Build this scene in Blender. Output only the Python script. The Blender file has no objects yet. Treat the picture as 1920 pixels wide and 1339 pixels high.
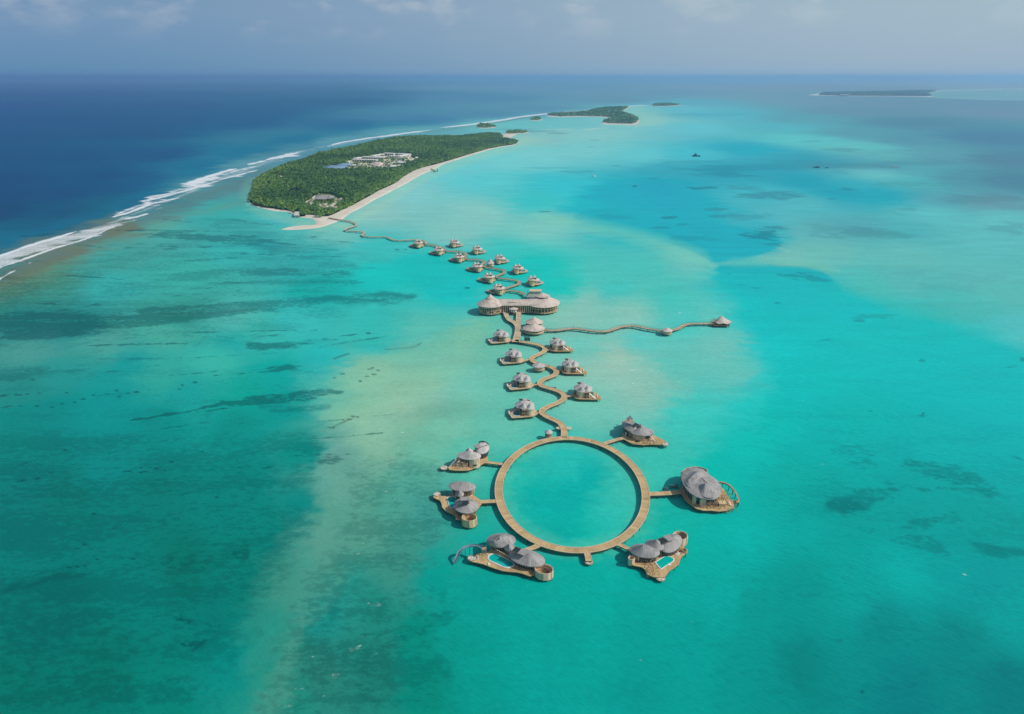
import bpy, math, random
import numpy as np
from mathutils import Vector
random.seed(7); np.random.seed(7)
SC = bpy.context.scene
COL = SC.collection
R = math.radians

# ---------------------------------------------------------------- camera
CAM_H, FPX, HORIZ = 220.0, 1280.0, 144.0            # drone height (m), focal length in px of a 1920 wide frame
PITCH = math.atan((669.5 - HORIZ) / FPX)
cam_d = bpy.data.cameras.new("Camera"); cam = bpy.data.objects.new("Camera", cam_d); COL.objects.link(cam)
cam.location = (0, 0, CAM_H); cam.rotation_euler = (math.pi / 2 - PITCH, 0, 0)
cam_d.sensor_width = 36; cam_d.lens = 36 * FPX / 1920
cam_d.clip_start = 1; cam_d.clip_end = 200000
SC.camera = cam

# ---------------------------------------------------------------- sun and sky
SUN_EL, SUN_AZ = R(43), R(-14)                       # azimuth measured from +x (right of the frame) towards +y
sun_v = Vector((math.cos(SUN_EL) * math.cos(SUN_AZ), math.cos(SUN_EL) * math.sin(SUN_AZ), math.sin(SUN_EL)))
sd = bpy.data.lights.new("Sun", 'SUN'); sd.energy = 3.3; sd.angle = R(0.6); sd.color = (1.0, 0.96, 0.91)
so = bpy.data.objects.new("Sun", sd); COL.objects.link(so)
so.rotation_euler = sun_v.to_track_quat('Z', 'Y').to_euler(); so.location = (0, 0, 500)

W = bpy.data.worlds.new("World"); SC.world = W; W.use_nodes = True
nt = W.node_tree; nt.nodes.clear()
def N(t, kind, **kw):
    n = t.nodes.new(kind)
    for k, v in kw.items():
        if k.startswith('in_'):
            key = k[3:]; key = int(key) if key.isdigit() else key.replace('_', ' ')
            n.inputs[key].default_value = v
        else: setattr(n, k, v)
    return n
def L(t, a, b): t.links.new(a, b)
def math_n(t, op, a, b=None, clamp=False):
    n = t.nodes.new('ShaderNodeMath'); n.operation = op; n.use_clamp = clamp
    for i, v in enumerate((a, b)):
        if v is None: continue
        if isinstance(v, (int, float)): n.inputs[i].default_value = v
        else: L(t, v, n.inputs[i])
    return n.outputs[0]
def mix_n(t, f, a, b, mode='MIX'):
    n = t.nodes.new('ShaderNodeMix'); n.data_type = 'RGBA'; n.blend_type = mode
    for s, v in ((n.inputs[0], f), (n.inputs[6], a), (n.inputs[7], b)):
        if isinstance(v, (int, float)): s.default_value = v
        elif isinstance(v, tuple): s.default_value = v if len(v) == 4 else (*v, 1)
        else: L(t, v, s)
    return n.outputs[2]
def mrange(t, v, a, b, c=0.0, d=1.0, smooth=False):
    n = t.nodes.new('ShaderNodeMapRange'); n.inputs[1].default_value = a; n.inputs[2].default_value = b
    n.inputs[3].default_value = c; n.inputs[4].default_value = d
    if smooth: n.interpolation_type = 'SMOOTHSTEP'
    L(t, v, n.inputs[0]); return n.outputs[0]
def lin(c):
    return tuple(((x / 255) / 12.92 if x / 255 <= 0.04045 else ((x / 255 + 0.055) / 1.055) ** 2.4) for x in c)

sky = N(nt, 'ShaderNodeTexSky', sky_type='NISHITA', sun_disc=False, sun_elevation=SUN_EL,
        sun_rotation=math.pi / 2 - SUN_AZ, altitude=200, air_density=1.0, dust_density=2.0, ozone_density=2.0)
tc = N(nt, 'ShaderNodeTexCoord'); sep = N(nt, 'ShaderNodeSeparateXYZ'); L(nt, tc.outputs['Generated'], sep.inputs[0])
el = sep.outputs[2]                                  # sine of the elevation of the sky direction
toward = mrange(nt, sep.outputs[0], -0.62, 0.62, 0, 1, True)   # sky is milkier on the sun's side
SKY_K = 0.085
def sk(c): return tuple(x / SKY_K for x in lin(c))
# humid air low over the sea
low = mix_n(nt, toward, sk((98, 141, 178)), sk((160, 180, 197)))
high = mix_n(nt, toward, sk((118, 150, 184)), sk((164, 186, 200)))
band = mix_n(nt, mrange(nt, el, 0.0, 0.07), low, high)
hz = mrange(nt, el, 0.03, 0.55, 1.0, 0.15, True)
skyc = mix_n(nt, hz, sky.outputs[0], band)
# soft cumulus tops in the haze
mp = N(nt, 'ShaderNodeMapping'); mp.inputs['Scale'].default_value = (8, 8, 17); L(nt, tc.outputs['Generated'], mp.inputs[0])
n1 = N(nt, 'ShaderNodeTexNoise', in_Scale=1.9, in_Detail=5.0, in_Roughness=0.52); L(nt, mp.outputs[0], n1.inputs['Vector'])
mp2 = N(nt, 'ShaderNodeMapping'); mp2.inputs['Scale'].default_value = (2.2, 2.2, 7); mp2.inputs['Location'].default_value = (3.1, 1.7, 0.4); L(nt, tc.outputs['Generated'], mp2.inputs[0])
n2 = N(nt, 'ShaderNodeTexNoise', in_Scale=1.4, in_Detail=3.0); L(nt, mp2.outputs[0], n2.inputs['Vector'])
thr = math_n(nt, 'ADD', n1.outputs[0], math_n(nt, 'MULTIPLY', math_n(nt, 'SUBTRACT', n2.outputs[0], 0.5), 0.5))
cover = math_n(nt, 'MULTIPLY', mrange(nt, thr, 0.44, 0.66, 0, 1, True), mrange(nt, el, 0.03, 0.095, 0, 1, True))
cover = math_n(nt, 'MULTIPLY', cover, mrange(nt, el, 0.1, 0.5, 0.42, 0.3))
ccol = mix_n(nt, toward, sk((196, 200, 208)), sk((196, 208, 212)))
skyc = mix_n(nt, cover, skyc, ccol)
bg = N(nt, 'ShaderNodeBackground'); bg.inputs[1].default_value = SKY_K; L(nt, skyc, bg.inputs[0])
wo = N(nt, 'ShaderNodeOutputWorld'); L(nt, bg.outputs[0], wo.inputs[0])

SC.view_settings.view_transform = 'Standard'; SC.view_settings.look = 'None'
SC.view_settings.exposure = 0.0; SC.view_settings.gamma = 1.0; SC.view_settings.use_curve_mapping = False
SC.render.engine = 'CYCLES'
SC.cycles.use_denoising = True
SC.cycles.max_bounces = 5; SC.cycles.diffuse_bounces = 2; SC.cycles.glossy_bounces = 2; SC.cycles.volume_bounces = 2
SC.cycles.transparent_max_bounces = 6

# ---------------------------------------------------------------- survey: picture point -> place on the level z
SP, CP = math.sin(PITCH), math.cos(PITCH)
def G(px, py, z=0.0):
    xc, yc = (px - 960) / FPX, (669.5 - py) / FPX
    d = (xc, CP + yc * SP, -SP + yc * CP)
    t = (z - CAM_H) / d[2]
    return Vector((d[0] * t, d[1] * t, z))
def Gs(pts, z=0.0): return [G(x, y, z) for x, y in pts]
def m_px(py):                                         # metres per picture pixel, across the view, on the water at row py
    return CAM_H / ((py - HORIZ) * CP)

# ---------------------------------------------------------------- tags and mesh helpers
def tag(o, label=None, cat=None, group=None, kind=None):
    if label: o['label'] = label
    if cat: o['category'] = cat
    if group: o['group'] = group
    if kind: o['kind'] = kind
    return o
def thing(name, label, cat, loc=(0, 0, 0), rz=0.0, group=None):
    o = bpy.data.objects.new(name, None); COL.objects.link(o); o.location = loc; o.rotation_euler = (0, 0, rz)
    o.empty_display_size = 1
    return tag(o, label, cat, group)
OFFS = {}                                           # things whose parts are given in world metres
def wthing(name, label, cat, p, group=None):
    o = thing(name, label, cat, (p[0], p[1], 0), group=group); OFFS[o.name] = (p[0], p[1]); return o
class MB:
    def __init__(s): s.v, s.f, s.uv, s.sm = [], [], {}, set()
    def add(s, vs, fs, uvs=None, smooth=False):
        b = len(s.v); s.v += [tuple(v) for v in vs]
        for i, f in enumerate(fs):
            k = len(s.f); s.f.append(tuple(b + j for j in f))
            if uvs: s.uv[k] = uvs[i]
            if smooth: s.sm.add(k)
        return s
    def box(s, x0, y0, z0, x1, y1, z1):
        v = [(x, y, z) for z in (z0, z1) for y in (y0, y1) for x in (x0, x1)]
        return s.add(v, [(0, 2, 3, 1), (4, 5, 7, 6), (0, 1, 5, 4), (2, 6, 7, 3), (0, 4, 6, 2), (1, 3, 7, 5)])
    def beam(s, a, b, w, h=None):
        a, b = Vector(a), Vector(b); h = h or w; d = (b - a).normalized()
        up = Vector((0, 0, 1)) if abs(d.z) < 0.95 else Vector((0, 1, 0))
        sx = d.cross(up).normalized() * w / 2; sy = sx.cross(d).normalized() * h / 2
        v = [p + i * sx + j * sy for p in (a, b) for i, j in ((-1, -1), (1, -1), (1, 1), (-1, 1))]
        return s.add(v, [(0, 1, 2, 3), (7, 6, 5, 4), (0, 4, 5, 1), (1, 5, 6, 2), (2, 6, 7, 3), (3, 7, 4, 0)])
    def cyl(s, a, b, r0, r1=None, n=7, cap=True):
        a, b = Vector(a), Vector(b); r1 = r0 if r1 is None else r1; d = (b - a).normalized()
        up = Vector((0, 0, 1)) if abs(d.z) < 0.95 else Vector((0, 1, 0))
        sx = d.cross(up).normalized(); sy = sx.cross(d).normalized()
        v = [p + (sx * math.cos(2 * math.pi * i / n) + sy * math.sin(2 * math.pi * i / n)) * r for p, r in ((a, r0), (b, r1)) for i in range(n)]
        f = [(i, (i + 1) % n, n + (i + 1) % n, n + i) for i in range(n)]
        s.add(v, f, smooth=True)
        if cap: s.add(v[:n], [tuple(range(n))]); s.add(v[n:], [tuple(range(n))])
        return s
    def prism(s, poly, z0, z1, zt=None):              # closed slab over a ground outline
        n = len(poly); b = [(p[0], p[1], z0) for p in poly]; t = [(p[0], p[1], z1) for p in poly]
        s.add(b + t, [tuple(reversed(range(n))), tuple(range(n, 2 * n))] + [(i, (i + 1) % n, n + (i + 1) % n, n + i) for i in range(n)])
        return s
    def shell(s, poly, z0, z1, th, inward_c=None):    # open-topped screen wall with real thickness
        c = inward_c or Vector((sum(p[0] for p in poly) / len(poly), sum(p[1] for p in poly) / len(poly), 0))
        n = len(poly); inn = []
        for p in poly:
            d = Vector((c[0] - p[0], c[1] - p[1], 0)); l = d.length or 1
            inn.append((p[0] + d.x / l * th, p[1] + d.y / l * th))
        v = [(p[0], p[1], z0) for p in poly] + [(p[0], p[1], z1) for p in poly] + [(p[0], p[1], z1) for p in inn] + [(p[0], p[1], z0) for p in inn]
        f = []
        for i in range(n):
            j = (i + 1) % n
            f += [(i, j, n + j, n + i), (n + i, n + j, 2 * n + j, 2 * n + i), (2 * n + i, 2 * n + j, 3 * n + j, 3 * n + i), (3 * n + i, 3 * n + j, j, i)]
        return s.add(v, f)
    def build(s, name, mat, parent=None, label=None):
        off = OFFS.get(parent.name) if parent is not None else None
        if off is not None: s.v = [(v[0] - off[0], v[1] - off[1], v[2]) for v in s.v]
        me = bpy.data.meshes.new(name); me.from_pydata([tuple(v) for v in s.v], [], s.f)
        if s.uv:
            ul = me.uv_layers.new(name='UVMap')
            for k, uv in s.uv.items():
                p = me.polygons[k]
                for j, li in enumerate(p.loop_indices): ul.data[li].uv = uv[j]
        for k in s.sm: me.polygons[k].use_smooth = True
        me.materials.append(mat); me.update()
        o = bpy.data.objects.new(name, me); COL.objects.link(o)
        if parent is not None: o.parent = parent
        if label: o['label'] = label
        if off is not None: OFFS[o.name] = off
        return o
def kids(o): return [c for c in bpy.data.objects if c.parent == o]
def dup(root, loc, rz, label, group=None, kmap=None):
    r = root.copy(); COL.objects.link(r); r.location = loc; r.rotation_euler = (0, 0, rz); r['label'] = label
    if group: r['group'] = group
    for ch in kmap[root.name]:
        c = ch[0].copy(); COL.objects.link(c); c.parent = r
        for g in ch[1]:
            d = g.copy(); COL.objects.link(d); d.parent = c
    return r
def tree_of(root): return [(c, kids(c)) for c in kids(root)]
# ---------------------------------------------------------------- materials
def mat(name, rough=0.8, spec=0.3):
    m = bpy.data.materials.new(name); m.use_nodes = True; t = m.node_tree
    b = t.nodes['Principled BSDF']; b.inputs['Roughness'].default_value = rough; b.inputs['Specular IOR Level'].default_value = spec
    return m, t, b
def noise(t, scale, detail=3.0, rough=0.55, vec=None, mp=None, w=None):
    n = N(t, 'ShaderNodeTexNoise', in_Scale=scale, in_Detail=detail, in_Roughness=rough)
    if mp:
        c = N(t, 'ShaderNodeTexCoord'); m = N(t, 'ShaderNodeMapping'); m.inputs['Scale'].default_value = mp
        L(t, vec or c.outputs['Object'], m.inputs[0]); L(t, m.outputs[0], n.inputs['Vector'])
    elif vec: L(t, vec, n.inputs['Vector'])
    else:
        c = N(t, 'ShaderNodeTexCoord'); L(t, c.outputs['Object'], n.inputs['Vector'])
    return n.outputs[0]
def mottled(name, c1, c2, scale, mp=None, rough=0.8, c3=None, s3=None, bump=0.0, spec=0.3, lo=0.35, hi=0.65):
    m, t, b = mat(name, rough, spec)
    f = mrange(t, noise(t, scale, 4, mp=mp), lo, hi)
    c = mix_n(t, f, c1, c2)
    if c3: c = mix_n(t, mrange(t, noise(t, s3, 3), 0.5, 0.72), c, c3)
    L(t, c, b.inputs['Base Color'])
    if bump:
        bn = N(t, 'ShaderNodeBump', in_Strength=bump, in_Distance=0.1); L(t, f, bn.inputs['Height']); L(t, bn.outputs[0], b.inputs['Normal'])
    return m
def roof_mat(name, c1, c2, c3):                       # shingle courses, uv = (metres round the eave, metres up the slope)
    m, t, b = mat(name, 0.75, 0.3)
    uv = N(t, 'ShaderNodeUVMap'); 
    streak = noise(t, 1.0, 3, vec=uv.outputs[0], mp=(1.6, 0.22, 1))
    tile = noise(t, 1.0, 1, vec=uv.outputs[0], mp=(3.2, 2.4, 1))
    c = mix_n(t, mrange(t, streak, 0.33, 0.67), c1, c2)
    c = mix_n(t, mrange(t, tile, 0.52, 0.8, 0, 0.6), c, c3)
    c = mix_n(t, mrange(t, noise(t, 0.22, 4), 0.46, 0.66, 0, 0.65), c, tuple(x * 0.7 for x in c1))
    L(t, c, b.inputs['Base Color'])
    bn = N(t, 'ShaderNodeBump', in_Strength=0.5, in_Distance=0.12); L(t, streak, bn.inputs['Height']); L(t, bn.outputs[0], b.inputs['Normal'])
    return m
M = {}
M['shingle'] = roof_mat('grey_shingle', (0.245, 0.225, 0.21), (0.43, 0.40, 0.38), (0.58, 0.55, 0.52))
M['shingle_pale'] = roof_mat('silver_shingle', (0.36, 0.325, 0.30), (0.60, 0.555, 0.52), (0.70, 0.66, 0.62))
M['thatch'] = roof_mat('weathered_thatch', (0.50, 0.40, 0.33), (0.68, 0.57, 0.48), (0.76, 0.66, 0.57))
def deck_mat(name, c1, c2, c3):                       # uv = (metres along, metres across)
    m, t, b = mat(name, 0.7, 0.25)
    uv = N(t, 'ShaderNodeUVMap'); s = N(t, 'ShaderNodeSeparateXYZ'); L(t, uv.outputs[0], s.inputs[0])
    cell = math_n(t, 'FLOOR', math_n(t, 'DIVIDE', s.outputs[0], 2.4))
    w1 = N(t, 'ShaderNodeTexWhiteNoise', noise_dimensions='1D'); L(t, cell, w1.inputs['W'])
    plank = math_n(t, 'FLOOR', math_n(t, 'DIVIDE', s.outputs[0], 0.3))
    w2 = N(t, 'ShaderNodeTexWhiteNoise', noise_dimensions='1D'); L(t, plank, w2.inputs['W'])
    c = mix_n(t, w1.outputs[0], c1, c2)
    c = mix_n(t, math_n(t, 'MULTIPLY', w2.outputs[0], 0.45), c, c3)
    c = mix_n(t, mrange(t, noise(t, 0.06, 4), 0.5, 0.72, 0, 0.6), c, tuple(x * 0.72 for x in c1))
    fr = math_n(t, 'FRACT', math_n(t, 'DIVIDE', s.outputs[0], 2.4))
    c = mix_n(t, mrange(t, fr, 0.0, 0.07, 0.45, 0.0), c, tuple(x * 0.35 for x in c1))
    L(t, c, b.inputs['Base Color']); return m
M['deck'] = deck_mat('timber_deck', (0.44, 0.285, 0.125), (0.61, 0.415, 0.20), (0.70, 0.51, 0.28))
M['deck_pale'] = deck_mat('pale_timber_deck', (0.46, 0.33, 0.19), (0.60, 0.46, 0.28), (0.68, 0.55, 0.36))
M['timber'] = mottled('timber', (0.34, 0.235, 0.13), (0.47, 0.34, 0.20), 0.8, mp=(1, 1, 1), c3=(0.25, 0.17, 0.09), s3=0.35)
M['kerb'] = mottled('kerb_timber', (0.52, 0.44, 0.31), (0.64, 0.55, 0.40), 0.5)
M['cladding'] = mottled('board_cladding', (0.66, 0.45, 0.30), (0.82, 0.60, 0.42), 2.2, mp=(1.4, 1.4, 0.12), c3=(0.50, 0.38, 0.25), s3=0.3, lo=0.4, hi=0.6)
M['cladding_warm'] = mottled('warm_cladding', (0.60, 0.41, 0.22), (0.76, 0.56, 0.33), 2.2, mp=(1.4, 1.4, 0.12), c3=(0.46, 0.32, 0.18), s3=0.3, lo=0.4, hi=0.6)
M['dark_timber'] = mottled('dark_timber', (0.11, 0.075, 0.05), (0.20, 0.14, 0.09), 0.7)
M['pile'] = mottled('wet_pile', (0.07, 0.06, 0.04), (0.15, 0.12, 0.08), 1.2)
M['white'] = mottled('white_paint', (0.72, 0.70, 0.66), (0.80, 0.79, 0.76), 0.6)
M['rope'] = mottled('rope_net', (0.30, 0.25, 0.17), (0.86, 0.84, 0.78), 2.4, lo=0.47, hi=0.56)
M['concrete'] = mottled('pale_plaster', (0.55, 0.50, 0.42), (0.68, 0.64, 0.56), 0.3)
M['blue_tarp'] = mottled('blue_sheet', (0.12, 0.22, 0.34), (0.26, 0.38, 0.50), 0.05)
M['teal_metal'] = mottled('teal_metal', (0.02, 0.10, 0.10), (0.05, 0.16, 0.15), 0.6, rough=0.4)
M['steel'] = mottled('boat_paint', (0.03, 0.06, 0.08), (0.06, 0.10, 0.12), 0.6, rough=0.5)
M['cushion'] = mottled('cushion', (0.70, 0.68, 0.62), (0.78, 0.76, 0.72), 0.9)
M['bark'] = mottled('bark', (0.10, 0.075, 0.05), (0.17, 0.13, 0.09), 0.8)
M['cloth'] = mottled('dark_cloth', (0.03, 0.03, 0.045), (0.07, 0.06, 0.07), 3.0)
m, t, b = mat('dark_glass', 0.12, 0.5); b.inputs['Base Color'].default_value = (0.025, 0.03, 0.03, 1); M['glass'] = m
m, t, b = mat('pool_water', 0.08, 0.5)
L(t, mix_n(t, noise(t, 0.35, 2), (0.0, 0.40, 0.33), (0.0, 0.48, 0.40)), b.inputs['Base Color']); M['pool'] = m
m, t, b = mat('deep_pool_water', 0.08, 0.5)
L(t, mix_n(t, noise(t, 0.35, 2), (0.04, 0.16, 0.17), (0.07, 0.21, 0.21)), b.inputs['Base Color']); M['pool_dark'] = m
# beach sand and scrub floor
m, t, b = mat('coral_sand', 0.95, 0.1)
c = mix_n(t, mrange(t, noise(t, 0.02, 5), 0.35, 0.65), (0.62, 0.54, 0.42), (0.74, 0.67, 0.55))
c = mix_n(t, mrange(t, noise(t, 0.09, 5), 0.60, 0.72, 0, 0.55), c, (0.36, 0.32, 0.22))
L(t, c, b.inputs['Base Color']); M['sand'] = m
# foliage: tint attribute per crown
def leaf_mat(name, a, b_, c_):
    m, t, b = mat(name, 0.65, 0.25)
    at = N(t, 'ShaderNodeAttribute', attribute_name='tint')
    s = N(t, 'ShaderNodeSeparateColor'); L(t, at.outputs['Color'], s.inputs[0])
    c = mix_n(t, s.outputs[0], a, b_)
    c = mix_n(t, mrange(t, s.outputs[1], 0.72, 1.0, 0, 1), c, c_)
    L(t, c, b.inputs['Base Color']); return m
M['leaf'] = leaf_mat('foliage', (0.042, 0.115, 0.020), (0.145, 0.275, 0.042), (0.26, 0.32, 0.06))
M['skin'] = mottled('skin', (0.38, 0.22, 0.15), (0.42, 0.25, 0.17), 2)
# ---------------------------------------------------------------- the sea: one sheet, seabed colours kept per vertex
# Surveyed colours: place (picture point on the water) and how the water looks there from the air.
SURVEY = """
-300 180 52 110 160;0 180 58 113 163;150 180 60 114 163;300 180 64 117 164;450 180 70 120 165;600 178 78 126 168;0 230 43 101 153;150 228 44 102 153;300 228 48 104 153;450 210 54 110 156;-300 300 40 95 145;0 300 41 96 145;150 295 41 97 145;300 290 42 99 147;0 370 37 88 136;110 365 37 90 138;200 350 38 94 141
-300 165 70 122 168;0 165 70 122 168;480 165 88 130 172;960 165 103 146 180;1440 165 122 154 177;1900 160 132 162 182;2200 165 135 165 182
0 200 45 105 160;300 200 50 108 156;600 190 62 115 160;900 185 86 135 172;1200 175 106 148 176;0 260 42 98 148;240 250 45 100 147;450 230 55 108 156
-300 250 40 95 145;-300 400 32 85 132;-300 520 12 105 145;0 340 40 90 140;200 330 42 93 142;0 400 34 84 130;120 400 34 92 136;250 340 40 103 150;0 440 16 115 150;60 420 22 103 140;150 405 20 108 142;250 380 24 106 142
380 310 36 122 160;450 285 45 128 164;560 262 54 128 165;650 235 60 120 166;800 224 72 127 168;900 214 82 136 170;1000 204 92 141 171;1150 188 102 146 175
100 470 105 118 100;210 425 105 122 105;290 398 78 135 138;380 350 84 144 146;450 310 90 148 155;520 292 86 142 156;620 265 90 150 165;760 245 95 160 165;-200 620 100 110 90
30 560 62 140 122;100 530 70 150 130;200 480 70 165 150;300 430 76 174 158;400 400 60 172 162;200 540 60 176 165;350 520 65 180 160;450 470 62 182 170;450 430 66 168 158;50 600 40 138 132;150 610 35 135 130;350 585 58 155 138
60 660 78 156 142;200 640 80 164 146;300 630 76 174 150;440 600 88 186 166;100 700 42 152 142;50 720 40 138 128;200 720 30 155 145;250 680 22 155 150;400 680 62 182 160;440 640 34 166 156;300 700 56 170 150;350 740 30 160 150;450 735 20 164 145
-200 700 60 140 130;-200 850 5 130 122;-200 1050 0 118 108;-200 1300 0 112 100
100 780 10 138 132;200 760 5 148 144;300 800 5 140 132;50 820 5 136 126;450 800 5 142 132;50 900 0 126 120;200 860 0 138 132;300 930 0 124 114;400 950 0 130 120;120 930 0 122 112;470 900 0 132 122;200 1000 0 126 117;350 1050 4 118 104;50 1020 0 126 118
450 1080 6 128 113;250 1100 0 128 118;100 1150 0 116 107;200 1250 0 120 106;400 1150 0 122 112;50 1300 0 120 106;430 1250 6 140 128;300 1320 5 132 116
480 1265 42 145 124;520 1180 42 144 124;545 1100 66 146 122;600 1000 84 152 130;630 900 98 162 140;640 855 98 156 138;680 800 132 186 150;705 830 146 196 156;760 770 142 190 155;800 740 130 186 155
520 760 0 150 140;560 850 0 142 130;560 950 0 136 126;500 1000 0 130 118;520 700 8 165 155;620 735 80 182 160;600 670 40 178 170;550 600 60 190 178;480 620 62 185 165;700 600 55 182 168;800 640 90 185 162;700 700 132 190 155;860 700 112 190 162;900 650 105 186 156;700 650 46 180 166
600 545 20 174 164;700 520 22 190 180;800 500 8 185 178;850 540 10 185 180;600 480 50 174 168;500 460 50 166 162;700 460 60 186 176;600 432 116 190 170;530 408 72 184 178;560 440 75 185 172;650 440 110 190 172
700 400 134 192 176;760 360 126 196 184;900 400 130 195 177;850 430 126 192 175;960 470 60 190 176;1000 430 120 194 174;1000 500 22 190 178;1050 540 12 190 176;900 340 90 195 190;850 320 105 198 190;1000 380 62 190 184;950 300 112 200 190;1050 350 60 188 190;1040 415 120 196 175
1200 500 76 188 172;1300 490 106 190 170;1150 545 66 190 175;1250 560 70 190 172;1100 570 130 192 168;1180 590 134 194 168;1080 600 132 192 166;1280 605 76 195 178;1100 650 106 195 172;1200 640 86 195 178;1350 650 112 192 170;1380 700 104 192 170;1340 600 100 194 174;1160 672 156 194 164;1120 690 140 194 166;1230 705 136 192 164;1200 720 140 192 166;1100 760 112 195 166;1300 780 60 195 176;1250 690 82 190 170
1150 400 2 174 186;1250 380 2 168 190;1300 430 0 170 185;1380 450 0 175 185;1150 365 12 170 190;1230 352 15 165 190;1100 390 42 186 186;1180 425 20 178 180
1200 230 130 194 184;1100 252 130 194 182;1300 240 100 190 190;1300 290 76 185 190;1400 280 52 170 190;1200 290 100 195 190;1350 320 52 156 176;1450 320 58 160 180;1260 318 62 165 180;1500 300 62 160 178;1350 215 92 178 184;1250 205 102 182 186;1300 192 100 168 184;1450 240 90 178 180;1500 222 96 160 170;1600 250 94 156 166;1500 262 96 192 184;1600 275 100 188 180;1700 262 92 150 168;1750 290 95 156 165;1650 290 98 174 170
1000 262 132 190 178;950 235 105 185 178;1060 232 110 186 180;1150 215 120 188 180;1100 280 118 196 186;1000 290 118 198 188
1560 310 72 155 170;1650 312 86 155 166;1640 326 106 188 180;1500 340 42 160 180;1600 350 62 172 182;1650 366 36 165 180;1580 360 32 160 180;1700 340 86 178 174;1800 340 86 148 160;1900 340 84 135 160;1850 380 102 150 155;1780 375 90 160 164;1750 402 95 188 180;1880 410 100 188 180;1500 382 86 180 178;1450 365 72 178 184
1600 425 86 168 168;1550 435 92 172 168;1700 430 82 174 170;1480 480 115 185 168;1550 470 106 185 168;1700 480 100 185 170;1850 450 96 185 175;1700 530 90 180 168;1850 520 96 185 172;1800 580 80 180 166;1900 620 86 185 175;1650 540 80 185 168;1750 590 70 180 165;1900 550 90 180 165;1420 410 90 180 178;2100 500 95 180 170;2100 350 90 140 160
1850 260 86 135 166;1700 230 92 140 165;1600 210 106 148 172;1750 200 110 150 175;1900 210 114 150 177;1500 190 114 154 174;1400 180 115 155 177;1900 300 90 136 162;1620 190 112 150 174
1400 515 0 180 184;1500 560 0 184 186;1450 620 20 190 186;1440 660 40 194 186;1425 710 44 194 184;1400 590 36 192 186;1410 760 40 194 182;1600 640 0 188 180;1600 580 5 184 184;1750 620 12 184 178;1850 665 0 180 178;1450 545 0 178 182;1500 700 0 188 178;1700 700 0 182 177;1850 760 0 178 176;1600 780 0 180 168;1450 780 0 188 174;1750 830 0 175 168;1500 860 0 172 160;1900 880 0 172 167;1400 830 20 190 175;1350 880 8 184 168
1600 880 0 170 160;1700 900 0 164 157;1560 940 0 158 150;1600 970 0 156 148;1700 980 0 156 149;1850 990 0 158 150;1500 990 0 165 155;1450 940 0 170 158;2150 700 0 178 175;2150 1000 0 158 152;2150 1300 0 125 125
1700 1065 0 170 160;1600 1100 0 160 150;1850 1080 0 152 149;1800 1045 0 158 151;1500 1100 0 150 140;1900 1150 0 160 152;1650 1180 0 139 135;1800 1210 0 136 131;1500 1250 0 132 125;1700 1300 0 130 130;1900 1300 0 126 125;1450 1310 0 145 136
1070 860 40 185 170;1070 940 0 168 158;1000 930 2 172 160;1150 950 46 185 165;1070 1000 0 168 155;1170 920 66 186 162;980 890 45 184 165;1100 900 4 170 160;1250 980 20 176 157;1110 1005 30 180 160;1250 880 60 190 168
880 860 86 188 158;800 850 108 185 150;850 800 116 190 155;950 800 100 190 160;780 900 82 166 140;720 950 78 162 136;800 960 62 152 136;880 960 42 165 145;900 1020 20 165 150;700 1000 82 156 130;740 1050 62 145 125;820 1080 6 155 140;900 1130 0 152 139;650 1100 40 150 132;700 1140 32 137 120;600 1150 22 145 132;600 1250 44 130 112;700 1250 32 127 110;550 1320 36 140 120;780 1200 8 140 122;850 1200 0 150 135;800 1300 6 136 117;900 1300 0 150 136;950 900 30 180 160
1000 1120 0 160 146;1100 1100 0 165 151;1200 1120 0 162 149;1050 1200 0 155 143;1200 1200 0 155 143;1300 1200 0 158 147;1350 1100 0 170 158;1000 1300 0 155 144;1200 1320 0 150 140;1400 1250 0 150 139;1420 1150 0 152 142;1400 1000 0 178 165;1300 1060 0 172 158;1020 1060 6 165 150
600 1600 30 130 115;1200 1600 0 150 140;1800 1600 0 125 125;0 1600 0 115 105
"""
# chart of the sea: polar about the survey mark (0,0), conformal with the ground, about one unit per picture pixel mid-frame
def chart(x, y):
    d = np.sqrt(x * x + y * y)
    return np.arctan2(x, y) * 1300.0, -np.log(d / 400.0) * 620.0
def chart_px(pts):
    q = [G(x, y) for x, y in pts]
    a, l = chart(np.array([p.x for p in q]), np.array([p.y for p in q]))
    return np.stack([a, l], 1)
def vnoise(x, y, seed=0):
    xi, yi = np.floor(x).astype(np.int64), np.floor(y).astype(np.int64); fx, fy = x - xi, y - yi
    fx = fx * fx * (3 - 2 * fx); fy = fy * fy * (3 - 2 * fy)
    def h(i, j):
        n = (i * 374761393 + j * 668265263 + seed * 974634777) & 0xFFFFFFFF
        n = ((n ^ (n >> 13)) * 1274126177) & 0xFFFFFFFF
        return ((n ^ (n >> 16)) & 0xFFFF) / 65535.0
    return (h(xi, yi) * (1 - fx) + h(xi + 1, yi) * fx) * (1 - fy) + (h(xi, yi + 1) * (1 - fx) + h(xi + 1, yi + 1) * fx) * fy
def fbm(x, y, seed=0, o=4):
    s = 0; a = 1; n = 0
    for k in range(o):
        s = s + a * vnoise(x * 2 ** k + 17.3 * k, y * 2 ** k - 9.1 * k, seed + k); n += a; a *= 0.5
    return s / n
def densify(p, closed=True, step=12):
    out = []; n = len(p)
    for i in range(n if closed else n - 1):
        a, b = p[i], p[(i + 1) % n]; k = max(1, int(math.hypot(b[0] - a[0], b[1] - a[1]) / step))
        out += [(a[0] + (b[0] - a[0]) * j / k, a[1] + (b[1] - a[1]) * j / k) for j in range(k)]
    if not closed: out.append(p[-1])
    return out
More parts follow.
